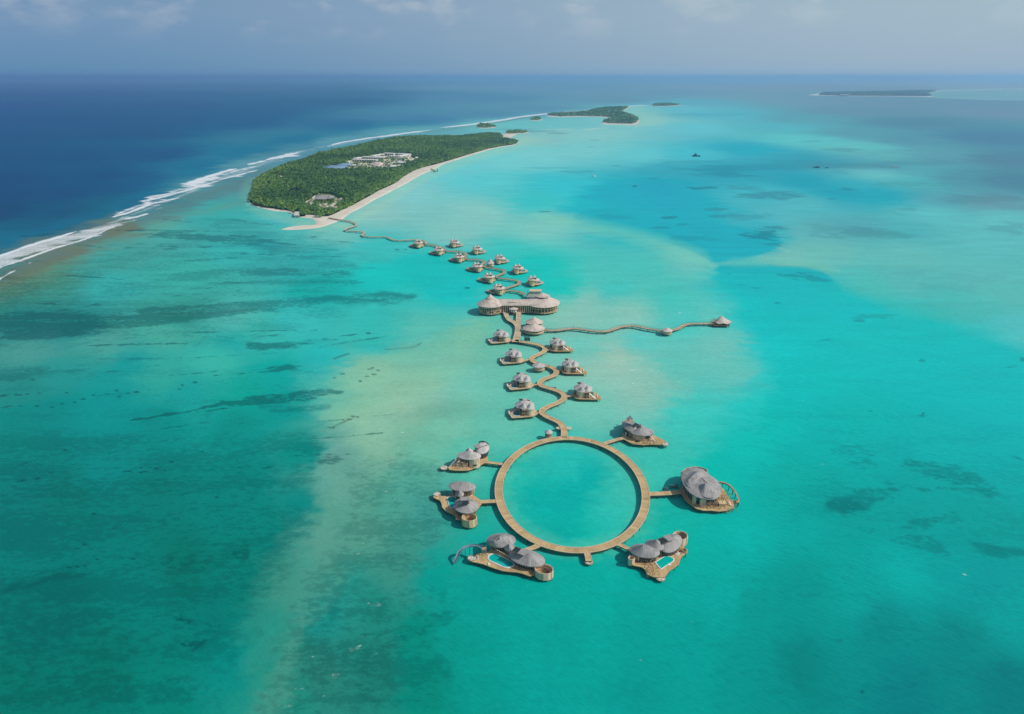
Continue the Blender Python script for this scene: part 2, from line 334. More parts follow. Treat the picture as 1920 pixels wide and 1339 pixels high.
def smooth_line(p, n=8, closed=False):                # Catmull-Rom
    out = []; m = len(p)
    for i in range(m if closed else m - 1):
        if closed: a, b, c, d = (p[(i + k) % m] for k in (-1, 0, 1, 2))
        else: a, b, c, d = p[max(i - 1, 0)], p[i], p[i + 1], p[min(i + 2, m - 1)]
        for j in range(n):
            t = j / n
            out.append(tuple(0.5 * (2 * b[k] + (c[k] - a[k]) * t + (2 * a[k] - 5 * b[k] + 4 * c[k] - d[k]) * t * t + (3 * b[k] - a[k] - 3 * c[k] + d[k]) * t ** 3) for k in range(len(b))))
    if not closed: out.append(tuple(p[-1]))
    return out
def seg_dist(A, Lc, P, closed):
    d2 = np.full(A.shape, 1e18); n = len(P); tpos = np.zeros(A.shape)
    for i in range(n if closed else n - 1):
        x0, y0 = P[i]; x1, y1 = P[(i + 1) % n]; dx, dy = x1 - x0, y1 - y0; q = dx * dx + dy * dy + 1e-9
        t = np.clip(((A - x0) * dx + (Lc - y0) * dy) / q, 0, 1)
        e = (A - x0 - t * dx) ** 2 + (Lc - y0 - t * dy) ** 2
        k = e < d2; d2[k] = e[k]; tpos[k] = (i + t[k]) / max(1, n - 1)
    return np.sqrt(d2), tpos
def inside(A, Lc, P):
    r = np.zeros(A.shape, bool); n = len(P)
    for i in range(n):
        x0, y0 = P[i]; x1, y1 = P[(i + 1) % n]
        if y0 == y1: continue
        c = ((y0 > Lc) != (y1 > Lc)) & (A < (x1 - x0) * (Lc - y0) / (y1 - y0) + x0)
        r ^= c
    return r
class Sea:
    def __init__(s, x, y):
        s.x, s.y = x, y; a, l = chart(x, y)
        n1 = fbm(a / 70, l / 40, 3) - 0.5; n2 = fbm(a / 70, l / 40, 9) - 0.5; n3 = fbm(a / 16, l / 8, 5, 3) - 0.5
        s.a0, s.l0 = a, l
        n4 = fbm(a / 30, l / 9, 21) - 0.5; s.a = a + n1 * 34 + n4 * 44; s.l = l + n2 * 14 + n4 * 13; s.rough = n3
        s.k = np.clip(np.sqrt(x * x + y * y) * 0.0022, 1.0, 30.0)   # chart units per picture pixel grow with range
        s.rgb = None; s.mask = np.zeros((len(x), 3))
    def base(s):
        rows = [tuple(map(float, r.split())) for blk in SURVEY.strip().split('\n') for r in blk.split(';')]
        P = chart_px([(r[0], r[1]) for r in rows]); C = np.array([lin(r[2:5]) for r in rows])
        lag = np.clip((np.array([r[3] - r[4] for r in rows]) + 25) / 20, 0, 1)[:, None]; pale = np.clip(np.array([r[2] for r in rows]) / 110, 0, 1)[:, None]      # shallow water: a touch bluer, milkier
        C = C * (1 + lag * (np.array([[-0.06, 0.02, 0.08]]) + pale * np.array([[0.10, 0.01, 0.13]])))
        oc = np.array([[r[4] > r[3] + 25 and r[0] < 800 for r in rows]]).T; C = C * (1 - 0.17 * oc)
        out = np.zeros((len(s.x), 3))
        for k in range(0, len(s.x), 40000):
            a, l = s.a[k:k + 40000, None], s.l[k:k + 40000, None]
            d2 = (a - P[None, :, 0]) ** 2 + (l - P[None, :, 1]) ** 2
            w = 1.0 / (d2 + 30.0 ** 2) ** 1.9
            out[k:k + 40000] = (w @ C) / w.sum(1, keepdims=True)
        s.rgb = out
    def _w(s, P, soft, closed, rough, warp=True):
        A, Lc = (s.a, s.l) if warp else (s.a0, s.l0)
        m = (soft + rough * 0.5 + 6) * max(1.0, math.exp(-(P[:, 1].min()) / 620.0) * 0.88) * 1.5
        k = np.where((A > P[:, 0].min() - m) & (A < P[:, 0].max() + m) & (Lc > P[:, 1].min() - m) & (Lc < P[:, 1].max() + m))[0]
        return A, Lc, k
    def poly(s, pts, soft, alpha, color=None, ch=None, rough=0.0, warp=True, mul=None, curve=True):
        pp = smooth_line(pts, 5, True) if curve else densify(pts)
        P = chart_px(pp); A, Lc, k = s._w(P, soft, True, rough, warp)
        if not len(k): return
        d, _ = seg_dist(A[k], Lc[k], P, True); ins = inside(A[k], Lc[k], P)
        kk = s.k[k] ** .8; sd = np.where(ins, d, -d) + s.rough[k] * rough * kk
        w = np.clip(sd / (2 * soft * kk) + 0.5, 0, 1); w = w * w * (3 - 2 * w) * alpha
        s._put(k, w, color, ch, mul)
    def line(s, pts, width, alpha, color=None, ch=None, rough=0.0, taper=True, warp=False, mul=None):
        P = chart_px(smooth_line(pts, 5)); A, Lc, k = s._w(P, width * 2, False, rough, warp)
        if not len(k): return
        d, t = seg_dist(A[k], Lc[k], P, False)
        wd = width * (np.clip(np.minimum(t, 1 - t) * 6, 0.25, 1) if taper else 1)
        kk = s.k[k] ** .9; w = np.clip(1.0 - (d / kk + s.rough[k] * rough) / wd, 0, 1) ** 0.7 * alpha
        s._put(k, w, color, ch, mul)
    def spot(s, px, py, rx, ry, alpha, ang=0.0, color=None, ch=None, rough=0.0, soft=None, mul=None):
        ca, sa = math.cos(R(ang)), math.sin(R(ang))
        pts = [(px + rx * math.cos(q) * ca - ry * math.sin(q) * sa, py + rx * math.cos(q) * sa + ry * math.sin(q) * ca) for q in [i * math.pi / 6 for i in range(12)]]
        s.poly(pts, soft or max(1.0, min(rx, ry) * 0.6), alpha, color, ch, rough, warp=rx > 12, mul=mul, curve=False)
    def _put(s, k, w, color, ch, mul):
        if ch is not None: s.mask[k, ch] = np.maximum(s.mask[k, ch], w)
        if color is not None: s.rgb[k] = s.rgb[k] * (1 - w[:, None]) + np.array(lin(color))[None] * w[:, None]
        if mul is not None: s.rgb[k] *= 1 - w[:, None] * (1 - np.array(mul)[None])
Z4 = lambda *p: [(p[i] / 3.84, 280 + p[i + 1] / 3.84) for i in range(0, len(p), 2)]          # close-up views of the photograph used to
Z1s = lambda *p: [(440 + p[i] / 3.4286, 220 + p[i + 1] / 3.4286) for i in range(0, len(p), 2)]   # read the survey points
Z3 = lambda *p: [(900 + p[i] / 4.571, 160 + p[i + 1] / 4.571) for i in range(0, len(p), 2)]
ZT = lambda ox, oy, *p: [(ox + p[i] / 3.9375, oy + p[i + 1] / 3.9375) for i in range(0, len(p), 2)]
def paint(s):
    s.base()
    # deep basin behind the sand bar, and the edge of the eastern lagoon
    s.poly([(1050, 404), (1120, 420), (1200, 438), (1260, 458), (1310, 477), (1338, 494), (1400, 482), (1455, 466), (1475, 446), (1468, 420), (1420, 400), (1360, 380), (1310, 362), (1240, 345), (1180, 338), (1120, 350), (1085, 375)], 12, 0.4, (0, 168, 190), rough=12)
    s.poly([(1075, 409), (1120, 419), (1200, 437), (1260, 457), (1310, 477), (1340, 493), (1385, 488), (1440, 472), (1465, 455), (1440, 440), (1380, 440), (1300, 425), (1220, 405), (1150, 392), (1100, 394)], 2.6, 0.75, (0, 170, 188), rough=3, warp=False)
    s.poly([(1338, 499), (1400, 497), (1460, 497), (1520, 502), (1552, 518), (1590, 552), (1650, 563), (1720, 580), (1780, 606), (1860, 612), (1905, 650), (1960, 700), (1960, 860), (1500, 860), (1450, 760), (1440, 690), (1400, 610), (1350, 560)], 26, 0.35, (0, 186, 188), rough=16)
    s.poly([(1338, 499), (1400, 497), (1460, 497), (1520, 502), (1552, 516), (1575, 540), (1520, 560), (1440, 550), (1370, 530)], 7, 0.4, (0, 180, 186), rough=8)
    s.poly([(1345, 499), (1400, 497), (1460, 497), (1520, 502), (1550, 515), (1562, 530), (1520, 524), (1460, 514), (1400, 512), (1352, 512)], 2.6, 0.8, (0, 174, 186), rough=3, warp=False)
    s.line([(1345, 494), (1400, 492.5), (1460, 491), (1520, 495), (1570, 508)], 14, 0.4, (122, 194, 178), warp=False)
    s.line(ZT(1440, 330, 0, 640, 300, 660, 500, 740), 6, 0.35, (112, 188, 168), warp=True)
    s.line([(1000, 402), (1060, 413), (1120, 426), (1200, 445), (1250, 461), (1300, 480), (1340, 500)], 20, 0.5, (122, 200, 182), warp=False)
    # sandy streak south-west of the villas
    s.poly([(470, 1345), (545, 1180), (580, 1050), (600, 950), (640, 860), (720, 790), (820, 750), (880, 770), (790, 820), (720, 900), (690, 1000), (640, 1080), (580, 1180), (520, 1345)], 26, 0.35, (100, 164, 142), rough=20)
    s.poly([(640, 800), (740, 770), (860, 700), (900, 640), (900, 600), (800, 640), (720, 665), (650, 690), (600, 780)], 18, 0.35, (140, 192, 156), rough=16)
    # drop-off blue band outside the reef and the shelf behind the surf
    s.line([(-60, 500), (60, 440), (180, 400), (300, 352), (420, 302), (540, 266), (640, 246), (760, 232)], 9, 0.45, (12, 112, 150), warp=True, taper=False)
    s.poly(Z4(-200, 960, 0, 860, 200, 810, 420, 730, 700, 620, 860, 550, 1000, 505, 1290, 360, 1560, 240, 1860, 150, 2000, 130, 1860, 260, 1600, 330, 1400, 400, 1200, 500, 1000, 560, 700, 700, 400, 820, 150, 960, -200, 1080), 8, 0.6, (92, 124, 128), rough=8)
    s.poly(Z4(-200, 1060, 0, 945, 200, 850, 450, 755, 680, 660, 850, 560, 930, 548, 900, 600, 700, 680, 480, 790, 250, 920, 0, 1010, -200, 1120), 9, 0.7, (112, 114, 88), rough=10)
    s.poly(Z4(-300, 1100, 0, 960, 300, 850, 600, 740, 900, 610, 1200, 500, 1500, 420, 1800, 330, 1900, 300, 1800, 380, 1400, 480, 1000, 620, 700, 740, 400, 880, 100, 1040, -300, 1220), 14, 0.45, (112, 138, 122), rough=14)
    s.poly(Z4(0, 1000, 250, 900, 500, 800, 520, 900, 380, 1000, 200, 1040, 0, 1060), 12, 0.6, (92, 142, 118), ch=None, rough=12)
    # turtle-grass and coral rubble, masks for the mottling in the material
    g = lambda pts, a=0.8, soft=8, r=10: s.poly(pts, soft, a, ch=0, rough=r)
    g(ZT(0, 500, -100, 350, 200, 330, 500, 320, 900, 340, 1100, 290, 1500, 270, 1890, 240, 1890, 340, 1500, 400, 1100, 450, 800, 490, 500, 520, 0, 550, -100, 560), 0.85)
    g(ZT(480, 400, -20, 620, 300, 610, 600, 600, 900, 580, 1150, 610, 1100, 670, 700, 670, 400, 690, 150, 740, -20, 745), 0.75)
    g(ZT(480, 400, -40, 400, 300, 390, 600, 420, 700, 460, 400, 470, 0, 480, -200, 440), 0.75)
    g(ZT(480, 400, -20, 160, 250, 230, 500, 260, 650, 320, 700, 400, 400, 380, 100, 310, -100, 260), 0.6)
    g(ZT(480, 400, -60, 500, 200, 495, 700, 490, 680, 530, 300, 530, -60, 535), 0.6, 3)
    g(ZT(480, 400, 620, 260, 900, 300, 1100, 360, 900, 370, 700, 340), 0.35)
    g(Z4(1020, 620, 1200, 590, 1500, 610, 1900, 620, 1960, 680, 1700, 690, 1300, 650), 0.8, 4)
    g(Z4(1300, 530, 1500, 530, 1700, 560, 1920, 560, 1900, 520, 1600, 490), 0.5, 4)
    g(Z4(850, 700, 1200, 690, 1600, 700, 1600, 720, 1100, 730), 0.45, 3)
    g(Z4(1200, 880, 1500, 840, 1900, 850, 1960, 920, 1600, 930, 1250, 960), 0.6, 6)
    g(Z4(700, 730, 1000, 700, 1250, 740, 1100, 800, 800, 800), 0.4, 8)
    g(Z4(500, 860, 900, 850, 1100, 870, 900, 900, 600, 890), 0.4, 5)
    g(ZT(0, 500, 0, 60, 400, 120, 420, 200, 200, 260, 0, 340), 0.6, 10)
    g(ZT(0, 500, 350, 230, 800, 240, 1200, 235, 1700, 240, 1400, 265, 700, 275, 300, 265), 0.5, 4)
    g(ZT(0, 500, -50, 730, 400, 725, 800, 690, 700, 730, 300, 780, 200, 850, -50, 860), 0.55, 8)
    g(ZT(0, 500, 960, 1125, 1150, 1085, 1400, 1060, 1600, 1010, 1900, 945, 2300, 900, 2560, 915, 2400, 960, 2000, 1010, 1700, 1040, 1300, 1090, 1100, 1125), 0.9, 3, 5)
    g(ZT(480, 400, -60, 975, 200, 945, 450, 925, 600, 935, 420, 965, 200, 1000, 0, 1020), 0.85, 5)
    g(ZT(480, 400, 70, 1150, 200, 1115, 330, 1125, 300, 1160, 150, 1175), 0.8, 5)
    g(ZT(480, 740, -100, 0, 300, -20, 560, 20, 540, 100, 300, 130, 50, 110), 0.55, 8)
    g(ZT(480, 740, 0, 300, 400, 270, 450, 500, 450, 800, 350, 1000, 200, 1200, -100, 1250, -200, 800), 0.5, 20)
    g(ZT(480, 740, 360, 470, 560, 450, 660, 455, 600, 520, 480, 510), 0.7, 4)
    g(ZT(480, 740, 750, 830, 900, 760, 1050, 780, 1150, 860, 1000, 950, 820, 920), 0.4, 12)
    g(ZT(480, 740, 1100, 560, 1300, 540, 1350, 640, 1450, 900, 1500, 980, 1300, 960, 1150, 800), 0.35, 14)
    g(ZT(0, 840, 0, 260, 500, 250, 900, 330, 1400, 260, 1500, 380, 1350, 470, 900, 500, 400, 530, 0, 560), 0.5, 16)
    g(ZT(0, 840, 0, 1010, 250, 960, 450, 920, 700, 890, 1000, 800, 1500, 720, 1700, 800, 1600, 900, 1000, 960, 600, 1000, 200, 1060, 0, 1110), 0.55, 10)
    g(ZT(0, 840, -10, 1010, 100, 985, 350, 920, 620, 900, 640, 940, 400, 990, 100, 1050, -10, 1110), 0.68, 6, 12)
    g(ZT(0, 840, 1600, 50, 1890, 60, 1890, 400, 1700, 420), 0.5, 14)
    g(ZT(0, 840, 1700, 720, 1890, 700, 1890, 850, 1700, 830), 0.7, 10)
    g(ZT(0, 999, 0, 560, 700, 600, 1300, 620, 1450, 800, 1200, 1000, 900, 1200, 400, 1300, 0, 1339), 0.5, 24)
    g(ZT(0, 999, 1250, 620, 1400, 630, 1380, 680, 1280, 680), 0.8, 5)
    g(ZT(0, 999, 1340, 800, 1470, 790, 1440, 870, 1380, 890), 0.8, 5)
    g(ZT(480, 999, 340, 500, 600, 480, 900, 540, 1400, 560, 1400, 700, 1200, 820, 900, 900, 900, 1200, 1400, 1100, 1420, 1300, 900, 1339, 600, 1100, 300, 1100, 150, 900, 500, 700), 0.55, 12)
    g(ZT(480, 999, 720, 230, 900, 180, 1080, 200, 1100, 400, 900, 440, 850, 330, 720, 280), 0.5, 9)
    g(ZT(480, 999, 1200, 280, 1400, 330, 1420, 560, 1350, 580, 1250, 400), 0.45, 8)
    for pts, a_ in ((ZT(0, 500, -400, 0, 400, -60, 1000, -200, 1890, -400, 2500, -200, 2600, 300, 1890, 600, 800, 620, -400, 700), .5), (ZT(0, 500, -400, 600, 700, 560, 1500, 640, 2400, 700, 2500, 1000, 1500, 1339, -400, 1400), .35),
                    (ZT(0, 840, -400, 0, 1890, -100, 2350, 200, 2200, 900, 1800, 1500, 1500, 2000, -400, 2100), .5), (ZT(480, 740, 700, 500, 1300, 450, 1500, 900, 1300, 1339, 1400, 2300, 0, 2400, 300, 1500, 600, 900), .5),
                    (ZT(1440, 660, -300, 500, 900, 300, 2300, 700, 2300, 1500, 900, 1450, -300, 1300), .32), (ZT(1440, 660, -500, 1400, 2300, 1300, 2300, 2900, -500, 2900), .30)):
        g(pts, a_, 40, 40)
    for x0, y0, x1, y1, w_, a_ in ((560, 128, 900, 135, 2, .8), (450, 152, 830, 158, 1.6, .7), (380, 240, 1000, 255, 3, .5), (700, 95, 980, 110, 2, .6), (850, 60, 1050, 85, 3, .7), (860, 120, 1120, 160, 5, .9), (800, 298, 1340, 292, 2, .8), (560, 222, 1300, 215, 3, .45),
                                   (850, 270, 1250, 262, 5, .8), (150, 372, 700, 368, 3, .6), (1000, 180, 1330, 200, 4, .5), (300, 410, 900, 428, 5, .5), (540, 415, 860, 408, 2.4, .9), (1350, 330, 1560, 352, 3, .5), (1300, 160, 1560, 190, 3, .35), (600, 60, 900, 90, 1.5, .6), (940, 210, 1300, 232, 3, .4)):
        s.line([(x0 / 2, 380 + y0 / 2), ((x0 + x1) / 4, 380 + (y0 + y1) / 4 + 2), (x1 / 2, 380 + y1 / 2)], w_, a_, ch=0, rough=5)
    # right-hand coral garden
    g(ZT(1440, 660, 350, 1120, 500, 1040, 700, 990, 900, 960, 1300, 980, 1000, 850, 1200, 800, 1500, 880, 1700, 1020, 1700, 1080, 1450, 1040, 1300, 1050, 1000, 1050, 800, 1120, 700, 1210, 500, 1220), 0.6, 10, 14)
    g(ZT(1440, 660, 380, 1100, 600, 1070, 720, 1120, 640, 1220, 450, 1190), 0.7, 8, 10)
    g(ZT(1440, 660, 480, 680, 700, 690, 780, 800, 700, 860, 580, 850, 500, 780), 0.5, 8)
    g(ZT(1440, 660, 800, 1339, 1000, 1260, 1200, 1180, 1450, 1170, 1400, 1270, 1200, 1330), 0.6, 10)
    g(ZT(1440, 660, 1200, 820, 1450, 900, 1660, 1010, 1600, 1050, 1350, 960), 0.55, 8)
    g(ZT(1440, 999, 650, -20, 1100, -30, 1300, 60, 1350, 160, 1100, 140, 850, 80), 0.55, 12)
    g(ZT(1440, 999, 1450, 100, 1650, 70, 1890, 120, 1890, 200, 1650, 190), 0.6, 8)
    g(ZT(1440, 999, -100, 380, 200, 380, 350, 450, 300, 640, 0, 620), 0.35, 20)
    # coral heads and reef patches in the upper right lagoon (soft grey-green stains)
    for px, py, rx, ry, a in ((1315, 353, 28, 3, .75), (1440, 366, 62, 6, .6), (1475, 371, 26, 4, .6), (1395, 352, 30, 6, .35), (1253, 408, 14, 3, .7), (1238, 427, 17, 3, .45), (1279, 421, 9, 2, .35),
                              (1340, 393, 22, 3, .5), (1370, 404, 30, 4, .5), (1400, 406, 40, 5, .3), (1425, 441, 32, 8, .75), (1462, 428, 16, 4, .6), (1445, 457, 18, 4, .5), (1300, 447, 40, 6, .28), (1150, 407, 34, 5, .25),
                              (1500, 517, 32, 6, .5), (1535, 526, 20, 5, .5), (1612, 602, 11, 3, .6), (1545, 637, 13, 4, .5), (1458, 568, 5, 1.3, .7), (1417, 540, 8, 1.2, .6), (1390, 534, 4, 1.1, .5), (1368, 514, 5, 1.2, .6),
                              (1640, 596, 50, 4, .35), (1735, 776, 9, 4, .7), (1728, 676, 6, 2.2, .6), (1632, 771, 6, 2, .4), (1898, 686, 12, 5, .7), (1916, 675, 5, 3, .8), (1912, 860, 5, 2, .7), (1617, 1297, 5, 3, .8), (1575, 1201, 6, 3, .5),
                              (1022, 397, 11, 1.3, .8), (1094, 369, 7, 1, .35), (1155, 311, 9, 1, .6), (1085, 322, 30, 2.4, .35), (1020, 315, 50, .9, .55), (1224, 335, 10, 1.2, .4), (1240, 348, 5, 1, .4), (1115, 263, 7, .7, .6), (1108, 276, 6, .7, .6),
                              (1590, 355, 16, 2, .45), (1560, 373, 8, 1.4, .4), (1700, 393, 24, 3, .3), (1640, 437, 66, 9, .42), (1560, 430, 50, 6, .22), (1600, 446, 70, 5, .25), (1895, 430, 40, 9, .35), (1580, 281, 36, 3, .45), (1520, 265, 20, 1.4, .4),
                              (1010, 246, 40, 2.3, .45), (1045, 250, 22, 1.8, .5), (960, 243, 50, 1.6, .3), (1400, 315, 110, 7, .25), (1350, 326, 60, 5, .3), (1290, 303, 60, 2.4, .25), (1500, 310, 90, 7, .22), (1600, 312, 90, 5, .25),
                              (1700, 345, 60, 7, .25), (1830, 372, 70, 9, .25), (1720, 305, 90, 5, .2), (1330, 215, 90, 3, .18), (1700, 510, 60, 8, .12), (1820, 520, 60, 9, .15), (1780, 540, 50, 10, .15)):
        s.poly([(px + rx * math.cos(q) * (1 + .25 * math.sin(px + 3 * q)), py + ry * math.sin(q) * (1 + .3 * math.cos(py + 2 * q))) for q in [i * math.pi / 7 for i in range(14)]],
               max(1.1, ry * 0.55), a, ch=1, rough=ry * 1.6, warp=ry > 3, curve=False)
    # lone coral heads on the western flats
    heads = ZT(0, 500, 120, 945, 150, 948, 20, 952, 200, 940, 290, 935, 272, 1030, 385, 1037, 462, 1010, 550, 1000, 615, 978, 790, 941, 860, 915, 945, 937, 1008, 926, 880, 958, 1345, 875, 1325, 905, 1440, 853, 690, 950, 490, 930, 240, 835, 150, 1030, 50, 1035) + \
        ZT(0, 840, 60, 212, 155, 243, 375, 182, 480, 15, 925, 175, 955, 172, 1040, 147, 1110, 143, 1153, 150, 1075, 175, 1040, 181, 1215, 166, 1268, 102, 1487, 27, 1600, 362, 840, 592, 625, 712, 573, 742, 716, 822, 985, 818, 510, 882, 572, 877, 628, 873, 425, 930, 93, 692, 280, 225, 190, 115, 690, 485) + \
        ZT(480, 400, 820, 1205, 860, 1140, 900, 1160, 870, 1190, 640, 1185, 580, 1215, 830, 885, 425, 175, 1040, 268, 1105, 268, 1560, 552, 840, 1150, 770, 1240) + ZT(480, 740, 640, 185, 690, 182, 715, 160, 750, 165, 570, 245, 540, 240)
    for i, (px, py) in enumerate(heads):
        s.spot(px, py, 3.4 + 2.2 * math.sin(i * 2.3) ** 2, 1.2 + 0.7 * math.cos(i * 1.7) ** 2, 1.0, ch=1, rough=1.0, soft=0.5)
    for a_ in (ZT(480, 400, 560, 1080, 640, 1050, 700, 1035), ZT(480, 400, 930, 1010, 1050, 998, 1170, 985, 1230, 945), ZT(480, 740, 550, 245, 640, 205, 740, 165)):
        s.line(a_, 2.6, 0.8, ch=1, rough=2.5)
    rs_ = random.Random(12)
    for i in range(70):                               # long faint weed streaks combed by the tide, west of the villas
        x = rs_.uniform(60, 680); y = rs_.uniform(415, 640) if i % 3 else rs_.uniform(640, 900); ln = rs_.uniform(30, 110); sl = rs_.uniform(-.16, .02) * ln + (0 if y > 520 else .08 * ln)
        s.line([(x - ln, y - sl), (x, y + rs_.uniform(-2, 2)), (x + ln, y + sl)], rs_.uniform(1.2, 3.2), rs_.uniform(.4, .85), ch=0, rough=5)
    s.line(ZT(0, 500, 1050, 347, 1250, 350, 1500, 345, 1750, 330, 1890, 320), 3.0, 0.8, ch=1, rough=3)
    s.line(ZT(0, 500, 1500, 120, 1700, 122, 1890, 120), 2.2, 0.6, ch=1, rough=2)
    # pale shallows round the beaches
    s.line([(470, 380), (480, 390), (520, 402), (560, 412), (600, 425), (650, 425)], 12, 0.4, (150, 196, 172), warp=True)
    s.line([(640, 425), (700, 395), (760, 350), (810, 325), (870, 300), (940, 278), (985, 262)], 9, 0.45, (156, 204, 184), warp=False, taper=False)
    s.line([(462, 378), (470, 350), (490, 330)], 6, 0.4, (120, 180, 165))
    s.line([(1130, 234), (1200, 233), (1215, 222), (1190, 205), (1200, 198)], 6, 0.5, (150, 200, 188))
    s.line([(1015, 244), (1050, 243), (1075, 242)], 1.2, 0.5, (190, 205, 190)); s.line([(1092, 245), (1120, 241), (1140, 240)], 1.2, 0.5, (190, 205, 190))
    # the far atoll on the right
    s.poly([(1528, 179.6), (1600, 178.5), (1700, 179.5), (1740, 181), (1800, 184.5), (1860, 187), (2300, 190), (2300, 165), (1860, 167), (1800, 169), (1745, 171), (1720, 176), (1600, 177.4)], 0.8, 0.75, (128, 176, 192), warp=False, curve=False)
    s.line([(1760, 169.8), (1830, 168), (1920, 166.5), (2200, 165)], 0.8, 0.7, (175, 205, 208), taper=False)
    s.line([(1755, 179), (1850, 180), (1960, 181), (2300, 181)], 1.0, 0.6, (95, 168, 175), taper=False)
    s.line([(1735, 181.5), (1800, 185), (1920, 188), (2300, 190)], 0.8, 0.5, (150, 205, 205), taper=False)
    ringp = [(937, 925), (950, 880), (985, 845), (1062, 824), (1139, 840), (1190, 880), (1206, 925), (1196, 970), (1160, 1012), (1085, 1030), (1010, 1015), (960, 975), (937, 930)]
    s.line(ringp, 24, 0.42, (92, 194, 172), warp=True, taper=False)
    s.line([(1215, 900), (1225, 960), (1200, 1000), (1150, 1030)], 22, 0.3, (70, 188, 168), warp=True)
    # surf on the outer reef
    F = lambda pts, w, a, r=2.0: s.line(pts, w * .85, a, ch=2, rough=r * .9)
    s.poly(Z4(-200, 840, 0, 765, 100, 730, 250, 675, 400, 640, 550, 590, 800, 530, 845, 545, 700, 610, 560, 665, 400, 710, 150, 800, 0, 852, -200, 930), 4, 0.62, ch=2, rough=4)
    s.poly(Z4(540, 595, 700, 555, 850, 530, 850, 548, 700, 600), 4, 0.5, ch=2, rough=5)
    s.poly(Z4(1060, 372, 1120, 328, 1280, 288, 1400, 235, 1600, 178, 1840, 122, 1700, 175, 1500, 245, 1300, 302, 1150, 372, 1010, 420, 880, 480, 815, 488, 900, 440), 5, 0.85, ch=2, rough=5)
    F(Z4(-200, 850, 0, 768, 100, 735, 250, 682, 400, 640, 550, 590), 3.4, 1.0); F(Z4(-200, 940, 0, 850, 150, 800, 400, 710, 560, 665, 700, 610, 845, 545), 2.2, 0.95)
    F(Z4(812, 487, 950, 448, 1060, 402, 1150, 380, 1285, 350), 2.6, 1.0); F(Z4(1062, 372, 1180, 340, 1300, 308, 1430, 270, 1560, 230), 2.6, 0.9)
    F(Z4(1308, 260, 1450, 212, 1620, 160, 1700, 140), 3.0, 1.0); F(Z4(1570, 222, 1700, 190, 1850, 150), 1.8, 0.8); F(Z4(1780, 112, 1850, 96, 1912, 82), 2.4, 0.95)
    F(Z4(908, 502, 985, 485, 1075, 460), 2.2, 0.9); F(Z4(870, 535, 985, 507), 1.4, 0.8); F(Z4(-150, 1010, 0, 932, 145, 850), 2.2, 0.9, 3); F(Z4(205, 822, 228, 814), 1.8, 0.8); F(Z4(1100, 445, 1180, 410), 1.2, 0.4)
    F(Z1s(-10, 345, 60, 330, 130, 318), 1.8, 0.8); F(Z1s(80, 306, 140, 294, 200, 280), 2.0, 0.95); F(Z1s(215, 273, 300, 250, 410, 224), 2.6, 0.95); F(Z1s(0, 380, 60, 362, 145, 338), 1.2, 0.6); F(Z1s(260, 285, 330, 272, 395, 258), 1.2, 0.5)
    s.poly(Z1s(210, 274, 300, 238, 410, 222, 400, 240, 300, 265), 2, 0.75, ch=2, rough=3)
    F(Z1s(600, 188, 680, 164, 760, 150, 850, 136, 960, 122, 1050, 109, 1180, 92, 1290, 78), 2.0, 0.95, 1.2); F(Z1s(620, 190, 760, 160, 900, 136), 2.4, 0.4, 2)
    F(Z1s(1325, 67, 1500, 48, 1690, 22, 1800, 5), 1.7, 1.0, 0.8)
    F(Z3(0, 328, 150, 305, 350, 270, 560, 245, 700, 233, 850, 220), 1.7, 0.95, 0.6); F(Z3(850, 220, 1000, 205, 1200, 186, 1350, 175, 1475, 170), 1.1, 0.9, 0.4); F(Z3(1716, 172, 1790, 178), 0.8, 0.6, 0.4)
    F(Z3(580, 240, 760, 228, 900, 214), 1.0, 0.4, 0.6)
    s.line(Z3(0, 334, 150, 318, 350, 284, 560, 256), 1.6, 0.6, (105, 140, 150)); s.line(Z1s(1200, 100, 1330, 84, 1500, 62, 1700, 34), 1.8, 0.5, (110, 140, 145))
    F([(-40, 520), (20, 486), (80, 462), (143, 440), (215, 416), (260, 398), (330, 371), (400, 342), (480, 312), (545, 290), (600, 276), (640, 268)], 4.5, .48, 3)
    # small whitecaps
    caps = ZT(1060, 400, 500, 1255, 620, 1245, 815, 1298, 440, 1045, 845, 735, 540, 683, 900, 1310, 660, 1278, 448, 1178, 500, 1155) + ZT(960, 999, 410, 705, 1325, 655, 950, 940) + \
        ZT(480, 999, 1020, 365, 785, 765, 850, 770, 570, 1050, 610, 1045, 290, 1150, 340, 1150, 170, 1278, 500, 1205, 830, 520, 740, 850, 765, 835, 890, 895, 420, 915) + ZT(480, 740, 1080, 280, 768, 608, 960, 715, 1025, 775, 790, 1100, 755, 1175) + \
        ZT(1440, 999, 580, 318, 1450, 308, 1690, 548, 1590, 405, 1530, 470, 1875, 560) + ZT(1440, 660, 1285, 215, 255, 358, 1315, 743, 1655, 855, 1840, 1100, 400, 830)
    for i, (px, py) in enumerate(caps):
        s.spot(px, py, 2.0 + 2.2 * math.sin(i * 1.9) ** 2, 0.9 + 0.5 * math.cos(i) ** 2, 0.5, ang=-20, ch=2, rough=2.0, soft=0.8)
    for pts in (ZT(480, 999, 750, 520, 850, 508, 950, 520, 850, 545), ZT(480, 999, 700, 880, 720, 830, 790, 820, 780, 860), ZT(480, 999, 520, 1075, 560, 1020, 600, 1030, 620, 1070), ZT(480, 999, 255, 1165, 300, 1135, 380, 1150, 330, 1165), ZT(480, 999, 155, 1285, 200, 1270, 290, 1285, 200, 1300)):
        s.poly(pts, 2.5, 0.3, ch=2, rough=3)
HAZE_SIG = 7.5e-5
